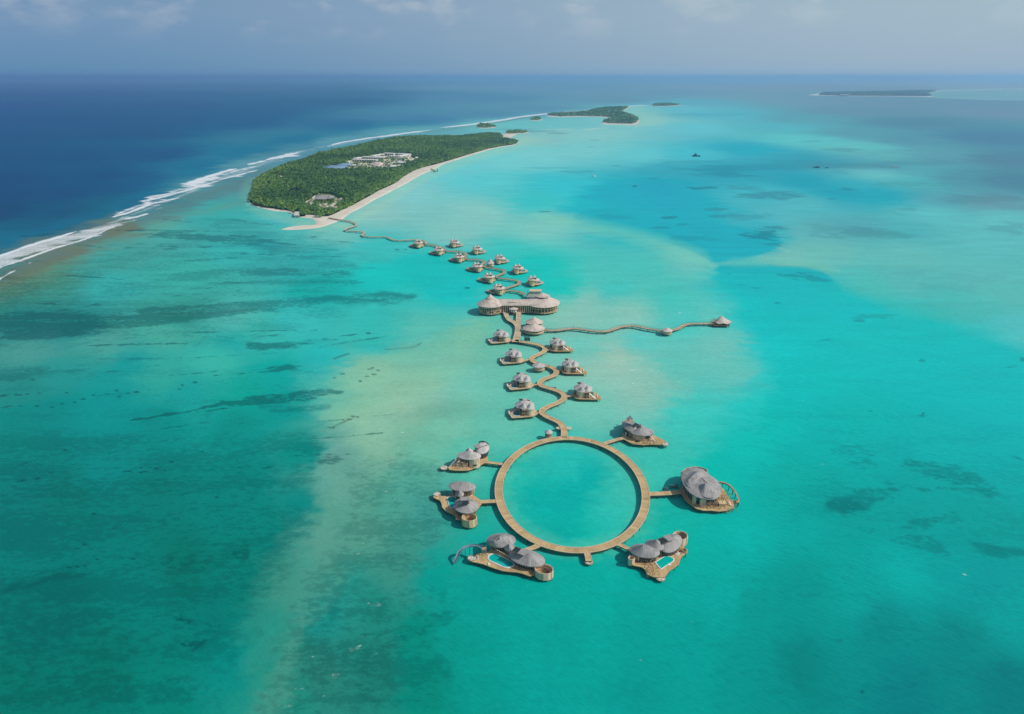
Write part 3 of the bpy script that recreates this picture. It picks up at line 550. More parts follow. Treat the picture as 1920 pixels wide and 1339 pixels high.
CAL = (np.array([5.247, 5.4381, 5.6348, 5.8579, 6.1092, 6.3969, 6.6846, 7.0031, 7.3132, 7.6497, 8.0064, 8.4118, 8.8537, 9.3927, 9.9035, 10.4631, 10.8198]), np.array([-0.5934, -0.384, -0.192, 0.0, 0.192, 0.384, 0.5934]), np.array([[[0.002,0.004,0.006],[0.002,0.004,0.006],[0.002,0.003,0.005],[0.002,0.004,0.005],[0.002,0.004,0.006],[0.003,0.004,0.007],[0.003,0.005,0.008]],[[0.002,0.004,0.006],[0.002,0.004,0.006],[0.003,0.004,0.006],[0.003,0.004,0.007],[0.003,0.004,0.007],[0.003,0.005,0.007],[0.003,0.005,0.008]],[[0.003,0.004,0.007],[0.003,0.005,0.007],[0.003,0.005,0.008],[0.003,0.005,0.008],[0.003,0.005,0.008],[0.004,0.006,0.009],[0.004,0.006,0.010]],[[0.004,0.006,0.010],[0.004,0.006,0.010],[0.004,0.006,0.010],[0.004,0.007,0.011],[0.005,0.007,0.011],[0.005,0.008,0.012],[0.006,0.009,0.013]],[[0.005,0.008,0.014],[0.005,0.009,0.014],[0.006,0.009,0.015],[0.006,0.010,0.015],[0.007,0.011,0.016],[0.007,0.012,0.017],[0.008,0.013,0.019]],[[0.008,0.013,0.022],[0.009,0.014,0.022],[0.009,0.015,0.023],[0.010,0.016,0.024],[0.011,0.017,0.026],[0.012,0.018,0.027],[0.013,0.020,0.029]],[[0.012,0.020,0.032],[0.013,0.021,0.033],[0.014,0.022,0.035],[0.015,0.024,0.036],[0.017,0.025,0.038],[0.018,0.027,0.040],[0.020,0.029,0.042]],[[0.016,0.026,0.043],[0.017,0.028,0.045],[0.018,0.029,0.046],[0.020,0.031,0.047],[0.022,0.033,0.050],[0.024,0.036,0.052],[0.026,0.038,0.055]],[[0.018,0.031,0.053],[0.019,0.033,0.054],[0.021,0.035,0.055],[0.023,0.037,0.057],[0.026,0.040,0.060],[0.028,0.043,0.064],[0.031,0.047,0.069]],[[0.021,0.037,0.063],[0.022,0.038,0.064],[0.024,0.041,0.066],[0.027,0.044,0.070],[0.030,0.048,0.074],[0.033,0.052,0.079],[0.036,0.056,0.084]],[[0.026,0.045,0.078],[0.027,0.047,0.080],[0.029,0.050,0.082],[0.032,0.054,0.086],[0.036,0.058,0.091],[0.040,0.064,0.099],[0.045,0.072,0.109]],[[0.032,0.058,0.100],[0.035,0.061,0.105],[0.037,0.065,0.109],[0.041,0.070,0.114],[0.046,0.076,0.122],[0.051,0.084,0.132],[0.058,0.093,0.143]],[[0.042,0.076,0.135],[0.045,0.081,0.140],[0.048,0.086,0.145],[0.053,0.092,0.154],[0.059,0.101,0.165],[0.067,0.112,0.179],[0.075,0.125,0.196]],[[0.058,0.107,0.188],[0.062,0.113,0.197],[0.067,0.120,0.206],[0.073,0.130,0.217],[0.081,0.141,0.231],[0.091,0.156,0.250],[0.105,0.178,0.280]],[[0.073,0.136,0.245],[0.078,0.143,0.253],[0.083,0.151,0.260],[0.090,0.161,0.274],[0.101,0.177,0.294],[0.114,0.197,0.320],[0.129,0.221,0.353]],[[0.084,0.157,0.283],[0.090,0.167,0.295],[0.097,0.177,0.307],[0.106,0.191,0.324],[0.118,0.209,0.348],[0.133,0.231,0.378],[0.149,0.255,0.411]],[[0.089,0.168,0.303],[0.094,0.175,0.310],[0.100,0.185,0.321],[0.110,0.199,0.339],[0.122,0.218,0.363],[0.139,0.243,0.397],[0.159,0.275,0.442]]]), np.array([[[0.917,0.956,1.027],[0.919,0.957,1.027],[0.916,0.953,1.024],[0.924,0.961,1.033],[0.939,0.977,1.050],[0.945,0.984,1.058],[0.954,0.992,1.067]],[[0.935,0.973,1.045],[0.936,0.973,1.045],[0.929,0.968,1.039],[0.923,0.963,1.034],[0.923,0.962,1.033],[0.932,0.971,1.042],[0.954,0.994,1.068]],[[0.922,0.960,1.030],[0.938,0.976,1.049],[0.939,0.978,1.051],[0.933,0.972,1.044],[0.932,0.971,1.043],[0.939,0.979,1.050],[0.932,0.971,1.039]],[[0.911,0.950,1.020],[0.897,0.934,1.003],[0.915,0.953,1.024],[0.936,0.975,1.048],[0.930,0.969,1.043],[0.911,0.949,1.021],[0.890,0.930,1.000]],[[0.913,0.953,1.024],[0.907,0.946,1.018],[0.917,0.958,1.031],[0.920,0.960,1.034],[0.914,0.955,1.027],[0.921,0.961,1.034],[0.935,0.976,1.050]],[[0.908,0.946,1.020],[0.901,0.942,1.016],[0.900,0.940,1.014],[0.902,0.942,1.017],[0.912,0.952,1.027],[0.915,0.954,1.028],[0.889,0.929,1.001]],[[0.880,0.922,0.998],[0.867,0.908,0.981],[0.865,0.906,0.979],[0.865,0.907,0.980],[0.866,0.907,0.980],[0.866,0.907,0.979],[0.859,0.900,0.971]],[[0.840,0.884,0.959],[0.843,0.886,0.960],[0.847,0.890,0.965],[0.849,0.891,0.965],[0.849,0.891,0.964],[0.849,0.892,0.966],[0.852,0.894,0.969]],[[0.827,0.872,0.950],[0.822,0.869,0.948],[0.819,0.866,0.943],[0.820,0.865,0.942],[0.821,0.866,0.945],[0.824,0.869,0.949],[0.828,0.873,0.952]],[[0.799,0.846,0.928],[0.801,0.850,0.933],[0.800,0.851,0.935],[0.801,0.850,0.935],[0.800,0.850,0.934],[0.803,0.853,0.937],[0.807,0.857,0.941]],[[0.761,0.815,0.907],[0.762,0.816,0.907],[0.764,0.817,0.908],[0.765,0.817,0.909],[0.763,0.816,0.907],[0.762,0.815,0.906],[0.761,0.814,0.908]],[[0.700,0.763,0.864],[0.704,0.765,0.866],[0.705,0.765,0.866],[0.704,0.765,0.866],[0.704,0.765,0.866],[0.705,0.765,0.867],[0.706,0.766,0.869]],[[0.619,0.693,0.811],[0.615,0.686,0.799],[0.615,0.685,0.800],[0.617,0.688,0.805],[0.618,0.690,0.806],[0.616,0.689,0.808],[0.614,0.691,0.816]],[[0.478,0.568,0.709],[0.480,0.568,0.707],[0.478,0.567,0.710],[0.478,0.567,0.711],[0.482,0.570,0.713],[0.484,0.571,0.713],[0.477,0.561,0.703]],[[0.346,0.451,0.597],[0.351,0.457,0.613],[0.361,0.467,0.626],[0.363,0.470,0.626],[0.357,0.464,0.620],[0.351,0.457,0.617],[0.352,0.457,0.616]],[[0.255,0.374,0.542],[0.250,0.371,0.549],[0.252,0.372,0.552],[0.253,0.372,0.548],[0.250,0.368,0.544],[0.248,0.365,0.542],[0.257,0.376,0.556]],[[0.212,0.331,0.508],[0.220,0.341,0.524],[0.225,0.345,0.529],[0.226,0.345,0.525],[0.224,0.342,0.522],[0.219,0.337,0.518],[0.214,0.336,0.519]]]))   # measured on grey test sheets: reflected sky + air, and daylight reaching the water
def sea_sheet():
    # azimuth steps: fine inside the view, coarse round the back
    az = np.concatenate([np.arange(-180, -60, 4.0), np.arange(-60, -39, 0.5), np.arange(-39, 39, 0.075), np.arange(39, 60, 0.5), np.arange(60, 180, 4.0)])
    rr = [2.0, 60.0, 120.0, 150.0]
    while rr[-1] < 53000:
        d = rr[-1]; rr.append(d + max(0.45, d * 0.0024 if d < 1500 else d * d * 1.55e-6 + 0.0012 * d))
    rr = np.array(rr); na, nr = len(az), len(rr)
    A, D = np.meshgrid(np.radians(az), rr); x = (np.sin(A) * D).ravel(); y = (np.cos(A) * D).ravel()
    s = Sea(x, y); paint(s)
    col = unveil(s, x, y)
    idx = np.arange(na * nr).reshape(nr, na)
    nx = np.roll(idx, -1, 1)
    q = np.stack([idx[:-1], nx[:-1], nx[1:], idx[1:]], -1).reshape(-1, 4)
    me = bpy.data.meshes.new('sea')
    nv = na * nr + 1
    co = np.zeros((nv, 3), np.float32); co[:-1, 0] = x; co[:-1, 1] = y
    tri = np.stack([idx[0], nx[0], np.full(na, nv - 1)], -1)
    loops = np.concatenate([q.ravel(), tri[:, ::-1].ravel()])
    loops_q = q[:, ::-1].ravel(); loops = np.concatenate([loops_q, tri[:, [1, 0, 2]].ravel()])
    starts = np.concatenate([np.arange(len(q)) * 4, len(q) * 4 + np.arange(na) * 3])
    me.vertices.add(nv); me.vertices.foreach_set('co', co.ravel())
    me.loops.add(len(loops)); me.loops.foreach_set('vertex_index', loops.astype(np.int32))
    me.polygons.add(len(starts)); me.polygons.foreach_set('loop_start', starts.astype(np.int32))
    me.update(calc_edges=True)
    if me.polygons[0].normal.z < 0: me.flip_normals()
    for nm, arr in (('seabed', col), ('cover', s.mask)):
        a = me.color_attributes.new(nm, 'FLOAT_COLOR', 'POINT')
        d = np.ones((nv, 4), np.float32); d[:-1, :3] = arr; d[-1, :3] = arr[0]
        a.data.foreach_set('color', d.ravel())
    o = bpy.data.objects.new('sea', me); COL.objects.link(o); tag(o, kind='structure')
    return o
def unveil(s, x, y):
    """colour of the water itself, from how it looks through the sky's reflection and the air"""
    c = s.rgb
    if CAL is None: return np.clip(c / 1.0, 0.0005, 0.95)
    d = np.sqrt(x * x + y * y); az = np.arctan2(x, y)
    ld = np.log(d); out = np.zeros_like(c)
    lds, azs, O, K = CAL
    ii = np.clip(np.interp(ld, lds, np.arange(len(lds))), 0, len(lds) - 1.001); jj = np.clip(np.interp(az, azs, np.arange(len(azs))), 0, len(azs) - 1.001)
    i = ii.astype(int); j = jj.astype(int); fi = (ii - i)[:, None]; fj = (jj - j)[:, None]
    bl = lambda T: (T[i, j] * (1 - fj) + T[i, j + 1] * fj) * (1 - fi) + (T[i + 1, j] * (1 - fj) + T[i + 1, j + 1] * fj) * fi
    out = (c - bl(O)) / bl(K)
    return np.clip(out, 0.0015, 0.95)
# water material
m = bpy.data.materials.new('sea_water'); m.use_nodes = True; t = m.node_tree; b = t.nodes['Principled BSDF']
M['sea'] = m
ca = N(t, 'ShaderNodeAttribute', attribute_name='seabed'); cm = N(t, 'ShaderNodeAttribute', attribute_name='cover')
ms = N(t, 'ShaderNodeSeparateColor'); L(t, cm.outputs['Color'], ms.inputs[0])
geo = N(t, 'ShaderNodeNewGeometry'); pos = geo.outputs['Position']
big = noise(t, 0.010, 5, 0.6, vec=pos, mp=(0.5, 1, 1))
mid = noise(t, 0.045, 6, 0.66, vec=pos, mp=(0.32, 1, 1))
fine = noise(t, 0.30, 4, 0.7, vec=pos, mp=(0.6, 1, 1))
nn = math_n(t, 'ADD', math_n(t, 'MULTIPLY', big, 0.16), math_n(t, 'ADD', math_n(t, 'MULTIPLY', mid, 0.42), math_n(t, 'MULTIPLY', fine, 0.42)))
# grass and rubble: coverage by noise under the mask
gth = math_n(t, 'ADD', nn, math_n(t, 'MULTIPLY', ms.outputs[0], 0.145))
m2 = math_n(t, 'POWER', ms.outputs[0], 1.15)
gr = math_n(t, 'MULTIPLY', mrange(t, gth, 0.515, 0.63, 0, 1, True), mrange(t, m2, 0.0, 0.75, 0.0, 1.0))
c = mix_n(t, gr, ca.outputs['Color'], mix_n(t, 1.0, ca.outputs['Color'], (0.33, 0.47, 0.50), 'MULTIPLY'))
c = mix_n(t, math_n(t, 'MULTIPLY', ms.outputs[1], mrange(t, nn, 0.40, 0.52, 0.6, 1.0)), c, mix_n(t, 1.0, ca.outputs['Color'], (0.42, 0.40, 0.44), 'MULTIPLY'))
# patchiness of the bottom, wavelets' light and dark put into the colour as grain, small bright crests
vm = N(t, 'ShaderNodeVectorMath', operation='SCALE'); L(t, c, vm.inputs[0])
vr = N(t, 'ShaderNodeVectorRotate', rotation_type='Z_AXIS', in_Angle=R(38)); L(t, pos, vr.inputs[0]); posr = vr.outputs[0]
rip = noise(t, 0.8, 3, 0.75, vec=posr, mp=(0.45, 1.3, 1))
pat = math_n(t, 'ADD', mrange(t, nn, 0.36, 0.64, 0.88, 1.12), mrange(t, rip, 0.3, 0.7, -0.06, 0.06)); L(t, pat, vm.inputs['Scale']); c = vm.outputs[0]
foam_n = math_n(t, 'ADD', math_n(t, 'MULTIPLY', noise(t, 0.55, 4, 0.7, vec=pos, mp=(0.5, 1, 1)), 0.55), math_n(t, 'MULTIPLY', mid, 0.45))
fo = mrange(t, math_n(t, 'ADD', math_n(t, 'MULTIPLY', ms.outputs[2], 0.7), math_n(t, 'MULTIPLY', foam_n, 0.9)), 0.62, 1.05, 0, 1, True)
fo = math_n(t, 'MULTIPLY', fo, mrange(t, ms.outputs[2], 0.02, 0.3, 0, 1))
c = mix_n(t, fo, c, (0.74, 0.76, 0.76))
wv = math_n(t, 'ADD', noise(t, 0.4, 4, 0.65, vec=posr, mp=(0.5, 1.3, 1)), math_n(t, 'MULTIPLY', noise(t, 0.05, 3, 0.6, vec=posr, mp=(0.6, 1.2, 1)), 1.5))
bn = N(t, 'ShaderNodeBump', in_Strength=0.6, in_Distance=0.45); L(t, wv, bn.inputs['Height'])
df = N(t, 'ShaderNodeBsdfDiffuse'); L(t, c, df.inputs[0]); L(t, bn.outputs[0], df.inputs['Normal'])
gl = N(t, 'ShaderNodeBsdfGlossy', in_Roughness=0.2); L(t, bn.outputs[0], gl.inputs['Normal'])
fr = N(t, 'ShaderNodeFresnel', in_IOR=1.33); L(t, bn.outputs[0], fr.inputs['Normal'])
fac = math_n(t, 'MINIMUM', math_n(t, 'MULTIPLY', fr.outputs[0], 0.26), 0.07)   # steep wavelets never reach grazing reflectance
fac = math_n(t, 'MULTIPLY', fac, mrange(t, fo, 0, 1, 1, 0))
mx = N(t, 'ShaderNodeMixShader'); L(t, fac, mx.inputs[0]); L(t, df.outputs[0], mx.inputs[1]); L(t, gl.outputs[0], mx.inputs[2])
t.nodes.remove(b); L(t, mx.outputs[0], t.nodes['Material Output'].inputs['Surface'])
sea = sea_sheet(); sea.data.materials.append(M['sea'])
# ---------------------------------------------------------------- building blocks for the timber architecture
DECK = 2.4
def ell_px(cx, cy, a, b, ang=0.0, n=36):
    ca, sa = math.cos(R(ang)), math.sin(R(ang))
    return [(cx + a * math.cos(q) * ca - b * math.sin(q) * sa, cy + a * math.cos(q) * sa + b * math.sin(q) * ca) for q in [2 * math.pi * i / n for i in range(n)]]
def ell_m(cx, cy, a, b, ang=0.0, n=28): return ell_px(cx, cy, a, b, ang, n)
def ccw(poly):
    s = sum(poly[i][0] * poly[(i + 1) % len(poly)][1] - poly[(i + 1) % len(poly)][0] * poly[i][1] for i in range(len(poly)))
    return list(poly) if s > 0 else list(reversed(poly))
def cen(poly): return (sum(p[0] for p in poly) / len(poly), sum(p[1] for p in poly) / len(poly))
def shrink(poly, k, c=None):
    c = c or cen(poly); return [(c[0] + (p[0] - c[0]) * k, c[1] + (p[1] - c[1]) * k) for p in poly]
def near_on(p, ridge):
    best = None
    for i in range(max(1, len(ridge) - 1)):
        a = ridge[i]; b = ridge[min(i + 1, len(ridge) - 1)]
        dx, dy = b[0] - a[0], b[1] - a[1]; q = dx * dx + dy * dy
        t = 0 if q < 1e-9 else max(0, min(1, ((p[0] - a[0]) * dx + (p[1] - a[1]) * dy) / q))
        r = tuple(a[k] + (b[k] - a[k]) * t for k in range(3)); d = math.hypot(p[0] - r[0], p[1] - r[1])
        if best is None or d < best[0]: best = (d, r)
    return best[1]
def roof_mesh(mb, outline, ridge, prof=1.0, th=0.35, rings=7, bumpy=0.0):
    """outline: (x, y, z) eave points; ridge: one or more (x, y, z); a shell with a fascia and a soffit"""
    o = outline if ccw([(p[0], p[1]) for p in outline])[0] == (outline[0][0], outline[0][1]) else list(reversed(outline))
    n = len(o); rp = [near_on(p, ridge) for p in o]; vs, fs, uv = [], [], []
    per = [0.0]
    for i in range(n): per.append(per[-1] + math.hypot(o[(i + 1) % n][0] - o[i][0], o[(i + 1) % n][1] - o[i][1]))
    for k in range(rings + 1):
        t = k / rings; h = t ** prof
        for i in range(n + 1):
            a, r = o[i % n], rp[i % n]
            vs.append((a[0] + (r[0] - a[0]) * t, a[1] + (r[1] - a[1]) * t, a[2] + (r[2] - a[2]) * h + bumpy * math.sin(i * 2.1) * math.sin(math.pi * t)))
    sl = [math.hypot(math.hypot(o[i][0] - rp[i][0], o[i][1] - rp[i][1]), rp[i][2] - o[i][2]) for i in range(n)]
    for k in range(rings):
        for i in range(n):
            A = k * (n + 1) + i
            fs.append((A, A + 1, A + n + 2, A + n + 1)); s0, s1 = sl[i], sl[(i + 1) % n]
            uv.append([(per[i], s0 * k / rings), (per[i + 1], s1 * k / rings), (per[i + 1], s1 * (k + 1) / rings), (per[i], s0 * (k + 1) / rings)])
    if len(ridge) > 2: fs.append(tuple(range(rings * (n + 1), rings * (n + 1) + n))); uv.append([(per[i], sl[i]) for i in range(n)])
    mb.add(vs, fs, uv, smooth=True)
    lo = [(p[0], p[1], p[2] - th) for p in o]; q = shrink([(p[0], p[1]) for p in o], 0.8)
    lo2 = [(a[0], a[1], b[2] - th * 0.3) for a, b in zip(q, o)]
    mb.add([tuple(p) for p in o] + lo + lo2, [(i, n + i, n + (i + 1) % n, (i + 1) % n) for i in range(n)] + [(n + i, 2 * n + i, 2 * n + (i + 1) % n, n + (i + 1) % n) for i in range(n)] + [tuple(range(2 * n, 3 * n))])
    return mb
def loft_wall(mb, base, top, z0, z1):                 # wall between two outlines of the same count, capped
    n = len(base)
    mb.add([(p[0], p[1], z0) for p in base] + [(p[0], p[1], z1) for p in top], [(i, (i + 1) % n, n + (i + 1) % n, n + i) for i in range(n)] + [tuple(range(n, 2 * n))])
    return mb
def piles(parent, pts, z1=DECK - 0.3, r=0.16, z0=-1.2):
    for p in pts: MB().cyl((p[0], p[1], z0), (p[0], p[1], z1), r, n=6).build('pile', M['pile'], parent)
def rim_pts(poly, step, k=0.94):
    q = densify(shrink(poly, k), True, step); return q
def panel(mb, a, b, z0, z1, out=0.05, th=0.08):       # thin panel standing on a wall line a-b
    a, b = Vector((a[0], a[1], 0)), Vector((b[0], b[1], 0)); d = (b - a).normalized(); nrm = Vector((d.y, -d.x, 0))
    p = [a + nrm * out, b + nrm * out, b + nrm * (out - th), a + nrm * (out - th)]
    v = [(q.x, q.y, z) for z in (z0, z1) for q in p]
    return mb.add(v, [(3, 2, 1, 0), (4, 5, 6, 7), (0, 1, 5, 4), (1, 2, 6, 5), (2, 3, 7, 6), (3, 0, 4, 7)])
def wall_features(parent, poly, z0, z1, glass=(), posts=True, bands=True, seg=2.2, trim='timber', g0=0.15, g1=0.8):
    """battens, floor bands and glazed bays round a drum wall; glass = list of (angle from, angle to) in degrees seen from its centre"""
    poly = ccw(poly); c = cen(poly); q = densify(poly, True, seg); n = len(q); bt, gl = MB(), []
    for i in range(n):
        a, b = q[i], q[(i + 1) % n]; m = ((a[0] + b[0]) / 2 - c[0], (a[1] + b[1]) / 2 - c[1]); an = math.degrees(math.atan2(m[1], m[0])) % 360
        if posts: bt.cyl((a[0] + (a[0] - c[0]) * .01, a[1] + (a[1] - c[1]) * .01, z0), (a[0] + (a[0] - c[0]) * .01, a[1] + (a[1] - c[1]) * .01, z1), 0.09, n=5)
        for g in glass:
            if (g[0] <= an <= g[1]) or (g[0] <= an - 360 <= g[1]):
                ia = (a[0] * .92 + b[0] * .08, a[1] * .92 + b[1] * .08); ib = (a[0] * .08 + b[0] * .92, a[1] * .08 + b[1] * .92)
                gl.append((ia, ib)); break
    if bands:
        for i in range(n): panel(bt, q[i], q[(i + 1) % n], z0, z0 + 0.25, 0.12, 0.16); panel(bt, q[i], q[(i + 1) % n], z1 - 0.3, z1 - 0.05, 0.12, 0.16)
    if bt.v: bt.build('wall_posts', M[trim], parent)
    for ia, ib in gl[:14]:
        panel(MB(), ia, ib, z0 + (z1 - z0) * g0, z0 + (z1 - z0) * g1, 0.06, 0.1).build('window', M['glass'], parent)
def railing(mb, pts, z, h=1.0, step=2.0, closed=False):
    q = densify(pts, closed, step)
    for i, p in enumerate(q):
        mb.cyl((p[0], p[1], z), (p[0], p[1], z + h), 0.09, n=4)
        if i + 1 < len(q): mb.beam((p[0], p[1], z + h), (q[i + 1][0], q[i + 1][1], z + h), 0.15)
def deck_slab(mb, poly, z1=DECK, th=0.35):
    """boards on top with uv in metres, closed slab below"""
    p = ccw(poly); n = len(p)
    mb.add([(a[0], a[1], z1) for a in p], [tuple(range(n))], [[(a[0], a[1]) for a in p]])
    mb.add([(a[0], a[1], z1 - th) for a in p] + [(a[0], a[1], z1) for a in p], [tuple(reversed(range(n)))] + [(i, (i + 1) % n, n + (i + 1) % n, n + i) for i in range(n)])
    return mb
def pool(parent, poly, z=DECK, mat_='pool', rim='white', w=0.55, th=0.3):
    p = ccw([(a[0], a[1]) for a in poly]); c = cen(p); n = len(p)
    o = shrink(p, 1.0); i_ = []
    for a in p:
        d = math.hypot(c[0] - a[0], c[1] - a[1]); i_.append((a[0] + (c[0] - a[0]) * w / d, a[1] + (c[1] - a[1]) * w / d))
    v = [(a[0], a[1], z + 0.004) for a in o] + [(a[0], a[1], z + th) for a in o] + [(a[0], a[1], z + th) for a in i_] + [(a[0], a[1], z + 0.01) for a in i_]
    f = []
    for k in range(n):
        j = (k + 1) % n
        f += [(k, j, n + j, n + k), (n + k, n + j, 2 * n + j, 2 * n + k), (2 * n + k, 2 * n + j, 3 * n + j, 3 * n + k)]
    e = MB().add(v, f).build('pool_edge', M[rim], parent)
    MB().add([(a[0], a[1], z + th * 0.55) for a in i_], [tuple(range(n))]).build('pool_water', M[mat_], parent)
def skylight(parent, c, ux, uy, w, l, z, mat_='shingle', tilt=0.5):
    """a raised roof leaf slid open beside a framed slot: c on the roof, ux along the slope"""
    ux = Vector(ux).normalized(); uy = Vector(uy).normalized(); c = Vector(c)
    def quad_box(o, a, b, h): 
        a, b = Vector(a), Vector(b); nrm = Vector((0, 0, h)); v = [o + s * a + t_ * b + k * nrm for k in (0, 1) for s, t_ in ((-.5, -.5), (.5, -.5), (.5, .5), (-.5, .5))]
        return v, [(3, 2, 1, 0), (4, 5, 6, 7), (0, 1, 5, 4), (1, 2, 6, 5), (2, 3, 7, 6), (3, 0, 4, 7)]
    m = MB(); m.add(*quad_box(c + Vector((0, 0, 0.25)), ux * l, uy * w, 0.25)); m.build('sliding_roof_leaf', M[mat_], parent)
    m = MB(); m.add(*quad_box(c - ux * l * 0.95 + Vector((0, 0, -0.55 * 0 + 0.02)), ux * l * 0.8, uy * w * 0.8, 0.12)); s_ = m.build('roof_opening', M['glass'], parent)
    m = MB()
    for sg in (-1, 1): m.beam(c - ux * l * 1.4 + uy * w * .45 * sg + Vector((0, 0, .1)), c - ux * l * .4 + uy * w * .45 * sg + Vector((0, 0, .25)), 0.22)
    m.build('roof_rail', M['dark_timber'], parent)
def net_disc(parent, cx, cy, r, z):
    b = MB().cyl((cx, cy, z - 0.5), (cx, cy, z), r * 0.96, r, n=20).build('net_frame', M['timber'], parent)
    pts = [(cx + r * .86 * math.cos(i * math.pi / 10), cy + r * .86 * math.sin(i * math.pi / 10), z + 0.03) for i in range(20)]
    MB().add(pts, [tuple(range(20))]).build('hammock_net', M['rope'], b)
def frame_clutter(mb, cx, cy, w, l, z0, z1, rnd, nx=4, ny=3):  # open post-and-beam terraces
    for i in range(nx):
        for j in range(ny):
            x, y = cx - w / 2 + w * i / (nx - 1), cy - l / 2 + l * j / (ny - 1); h = z1 - rnd.random() * 1.2
            mb.beam((x, y, z0), (x, y, h), 0.16)
    for k in range(nx * 3):
        x, y = cx + (rnd.random() - .5) * w, cy + (rnd.random() - .5) * l; a = rnd.random() * 3.14; h = z0 + rnd.random() * (z1 - z0)
        mb.beam((x - math.cos(a) * 1.3, y - math.sin(a) * 1.3, h), (x + math.cos(a) * 1.3, y + math.sin(a) * 1.3, h + (rnd.random() - .3) * 1.2), 0.13)

# ---------------------------------------------------------------- jetties
def jetty(name, label, cat, px_pts, width, z=DECK + 0.2, step_pile=6.0, mats='deck', closed=False, rails=False, group=None, world=False, dense=6, kerbs=True, kerb_w=0.34, end_ext=0):
    pts = px_pts if world else [tuple(G(x, y, z))[:2] for x, y in px_pts]
    pts = smooth_line([(p[0], p[1]) for p in pts], dense, closed)
    n = len(pts); c = cen(pts); root = thing(name, label, cat, (c[0], c[1], 0), group=group)
    loc = [(p[0] - c[0], p[1] - c[1]) for p in pts]; nm = []
    for i in range(n):
        a = loc[i - 1] if (i or closed) else loc[i]; b = loc[(i + 1) % n] if (i < n - 1 or closed) else loc[i]
        d = Vector((b[0] - a[0], b[1] - a[1])).normalized(); nm.append((-d.y, d.x))
    wv = width if callable(width) else (lambda t: width)
    def strip(o0, o1, z0, z1, uvs=False):
        vs, fs, uv = [], [], []; s = 0; m = n + 1 if closed else n
        for i in range(m):
            k = i % n; hw = wv(i / (m - 1)) / 2; x, y = loc[k]; q = nm[k]
            for oo, zz in ((o0, z0), (o1, z0), (o1, z1), (o0, z1)):
                off = hw * oo[0] + oo[1]; vs.append((x + q[0] * off, y + q[1] * off, zz))
            if i < m - 1:
                k2 = (i + 1) % n; dl = math.hypot(loc[k2][0] - x, loc[k2][1] - y); A = i * 4; B = A + 4
                fs += [(A, A + 1, B + 1, B), (A + 1, A + 2, B + 2, B + 1), (A + 2, A + 3, B + 3, B + 2), (A + 3, A, B, B + 3)]
                uv += [[(s, 0), (s, 1), (s + dl, 1), (s + dl, 0)]] * 4; s += dl
        if not closed: fs += [(0, 3, 2, 1), (4 * m - 4, 4 * m - 3, 4 * m - 2, 4 * m - 1)]; uv += [[(0, 0)] * 4, [(0, 0)] * 4]
        return MB().add(vs, fs, uv), s
    mb, total = strip((-1, 0), (1, 0), z - 0.22, z); mb.build('deck', M[mats], root)
    if kerbs:
        for sg in (-1, 1): strip((sg, -kerb_w if sg > 0 else 0), (sg, 0 if sg > 0 else kerb_w), z + 0.004, z + 0.16)[0].build('kerb', M['kerb'], root)
    for sg in (-1, 1): strip((sg, -0.5 if sg > 0 else 0.25), (sg, -0.25 if sg > 0 else 0.5), z - 0.85, z - 0.224)[0].build('beam', M['dark_timber'], root)
    acc = 0; nx = step_pile / 2; cnt = 0; need = total / step_pile
    if need > 48: step_pile = total / 48
    m = n if closed else n - 1
    for i in range(m):
        a = loc[i]; b = loc[(i + 1) % n]; dl = math.hypot(b[0] - a[0], b[1] - a[1])
        while acc + dl >= nx and cnt < 49:
            t = (nx - acc) / dl; x, y = a[0] + (b[0] - a[0]) * t, a[1] + (b[1] - a[1]) * t; q = nm[i]; hw = wv(i / m) / 2 - 0.35
            for sg in (-1, 1): MB().cyl((x + q[0] * hw * sg, y + q[1] * hw * sg, -1), (x + q[0] * hw * sg, y + q[1] * hw * sg, z - 0.224), 0.17, n=6).build('pile', M['pile'], root)
            nx += step_pile; cnt += 1
        acc += dl
    if rails:
        for sg in (-1, 1):
            rl = MB(); rp = [(loc[i][0] + nm[i][0] * (wv(i / m) / 2 - .15) * sg, loc[i][1] + nm[i][1] * (wv(i / m) / 2 - .15) * sg) for i in range(n)]
            railing(rl, rp, z + 0.16, 1.0, 2.5); rl.build('railing', M['dark_timber'], root)
    return root
# ---------------------------------------------------------------- the ring and its spurs
ZJ = DECK + 0.2
ring_px = [(937, 925), (1208, 930), (1062, 822.5), (1085, 1032), (958, 858), (1139, 839), (1194, 878), (977, 993), (1173, 1007), (1014, 829), (1030, 1024), (1205, 900), (943, 960), (1197, 970), (1135, 1026), (940, 897)]
P_ = np.array([tuple(G(x, y, ZJ))[:2] for x, y in ring_px]); c0 = P_.mean(0); Q_ = (P_ - c0) / 50
Am = np.stack([Q_[:, 0] ** 2, Q_[:, 0] * Q_[:, 1], Q_[:, 1] ** 2, Q_[:, 0], Q_[:, 1]], 1); sol = np.linalg.lstsq(Am, np.ones(len(Q_)), rcond=None)[0]
A_, B_, C_, D_, E_ = sol; ctr = np.linalg.solve([[2 * A_, B_], [B_, 2 * C_]], [-D_, -E_])
Fv = 1 - (A_ * ctr[0] ** 2 + B_ * ctr[0] * ctr[1] + C_ * ctr[1] ** 2 + D_ * ctr[0] + E_ * ctr[1]); ev, evec = np.linalg.eigh(np.array([[A_, B_ / 2], [B_ / 2, C_]]) / Fv)
ra, rb = 50 / np.sqrt(ev[0]), 50 / np.sqrt(ev[1]); ring_c = ctr * 50 + c0
print('ring', ring_c, ra, rb, evec.tolist())
ring_w = [tuple(ring_c + evec[:, 0] * ra * math.cos(q) + evec[:, 1] * rb * math.sin(q)) for q in [2 * math.pi * i / 60 for i in range(60)]]
jetty('ring_jetty', 'large oval timber jetty encircling a lagoon pool, villas standing round its outside', 'jetty', ring_w, 4.6, closed=True, world=True, dense=3, step_pile=7)
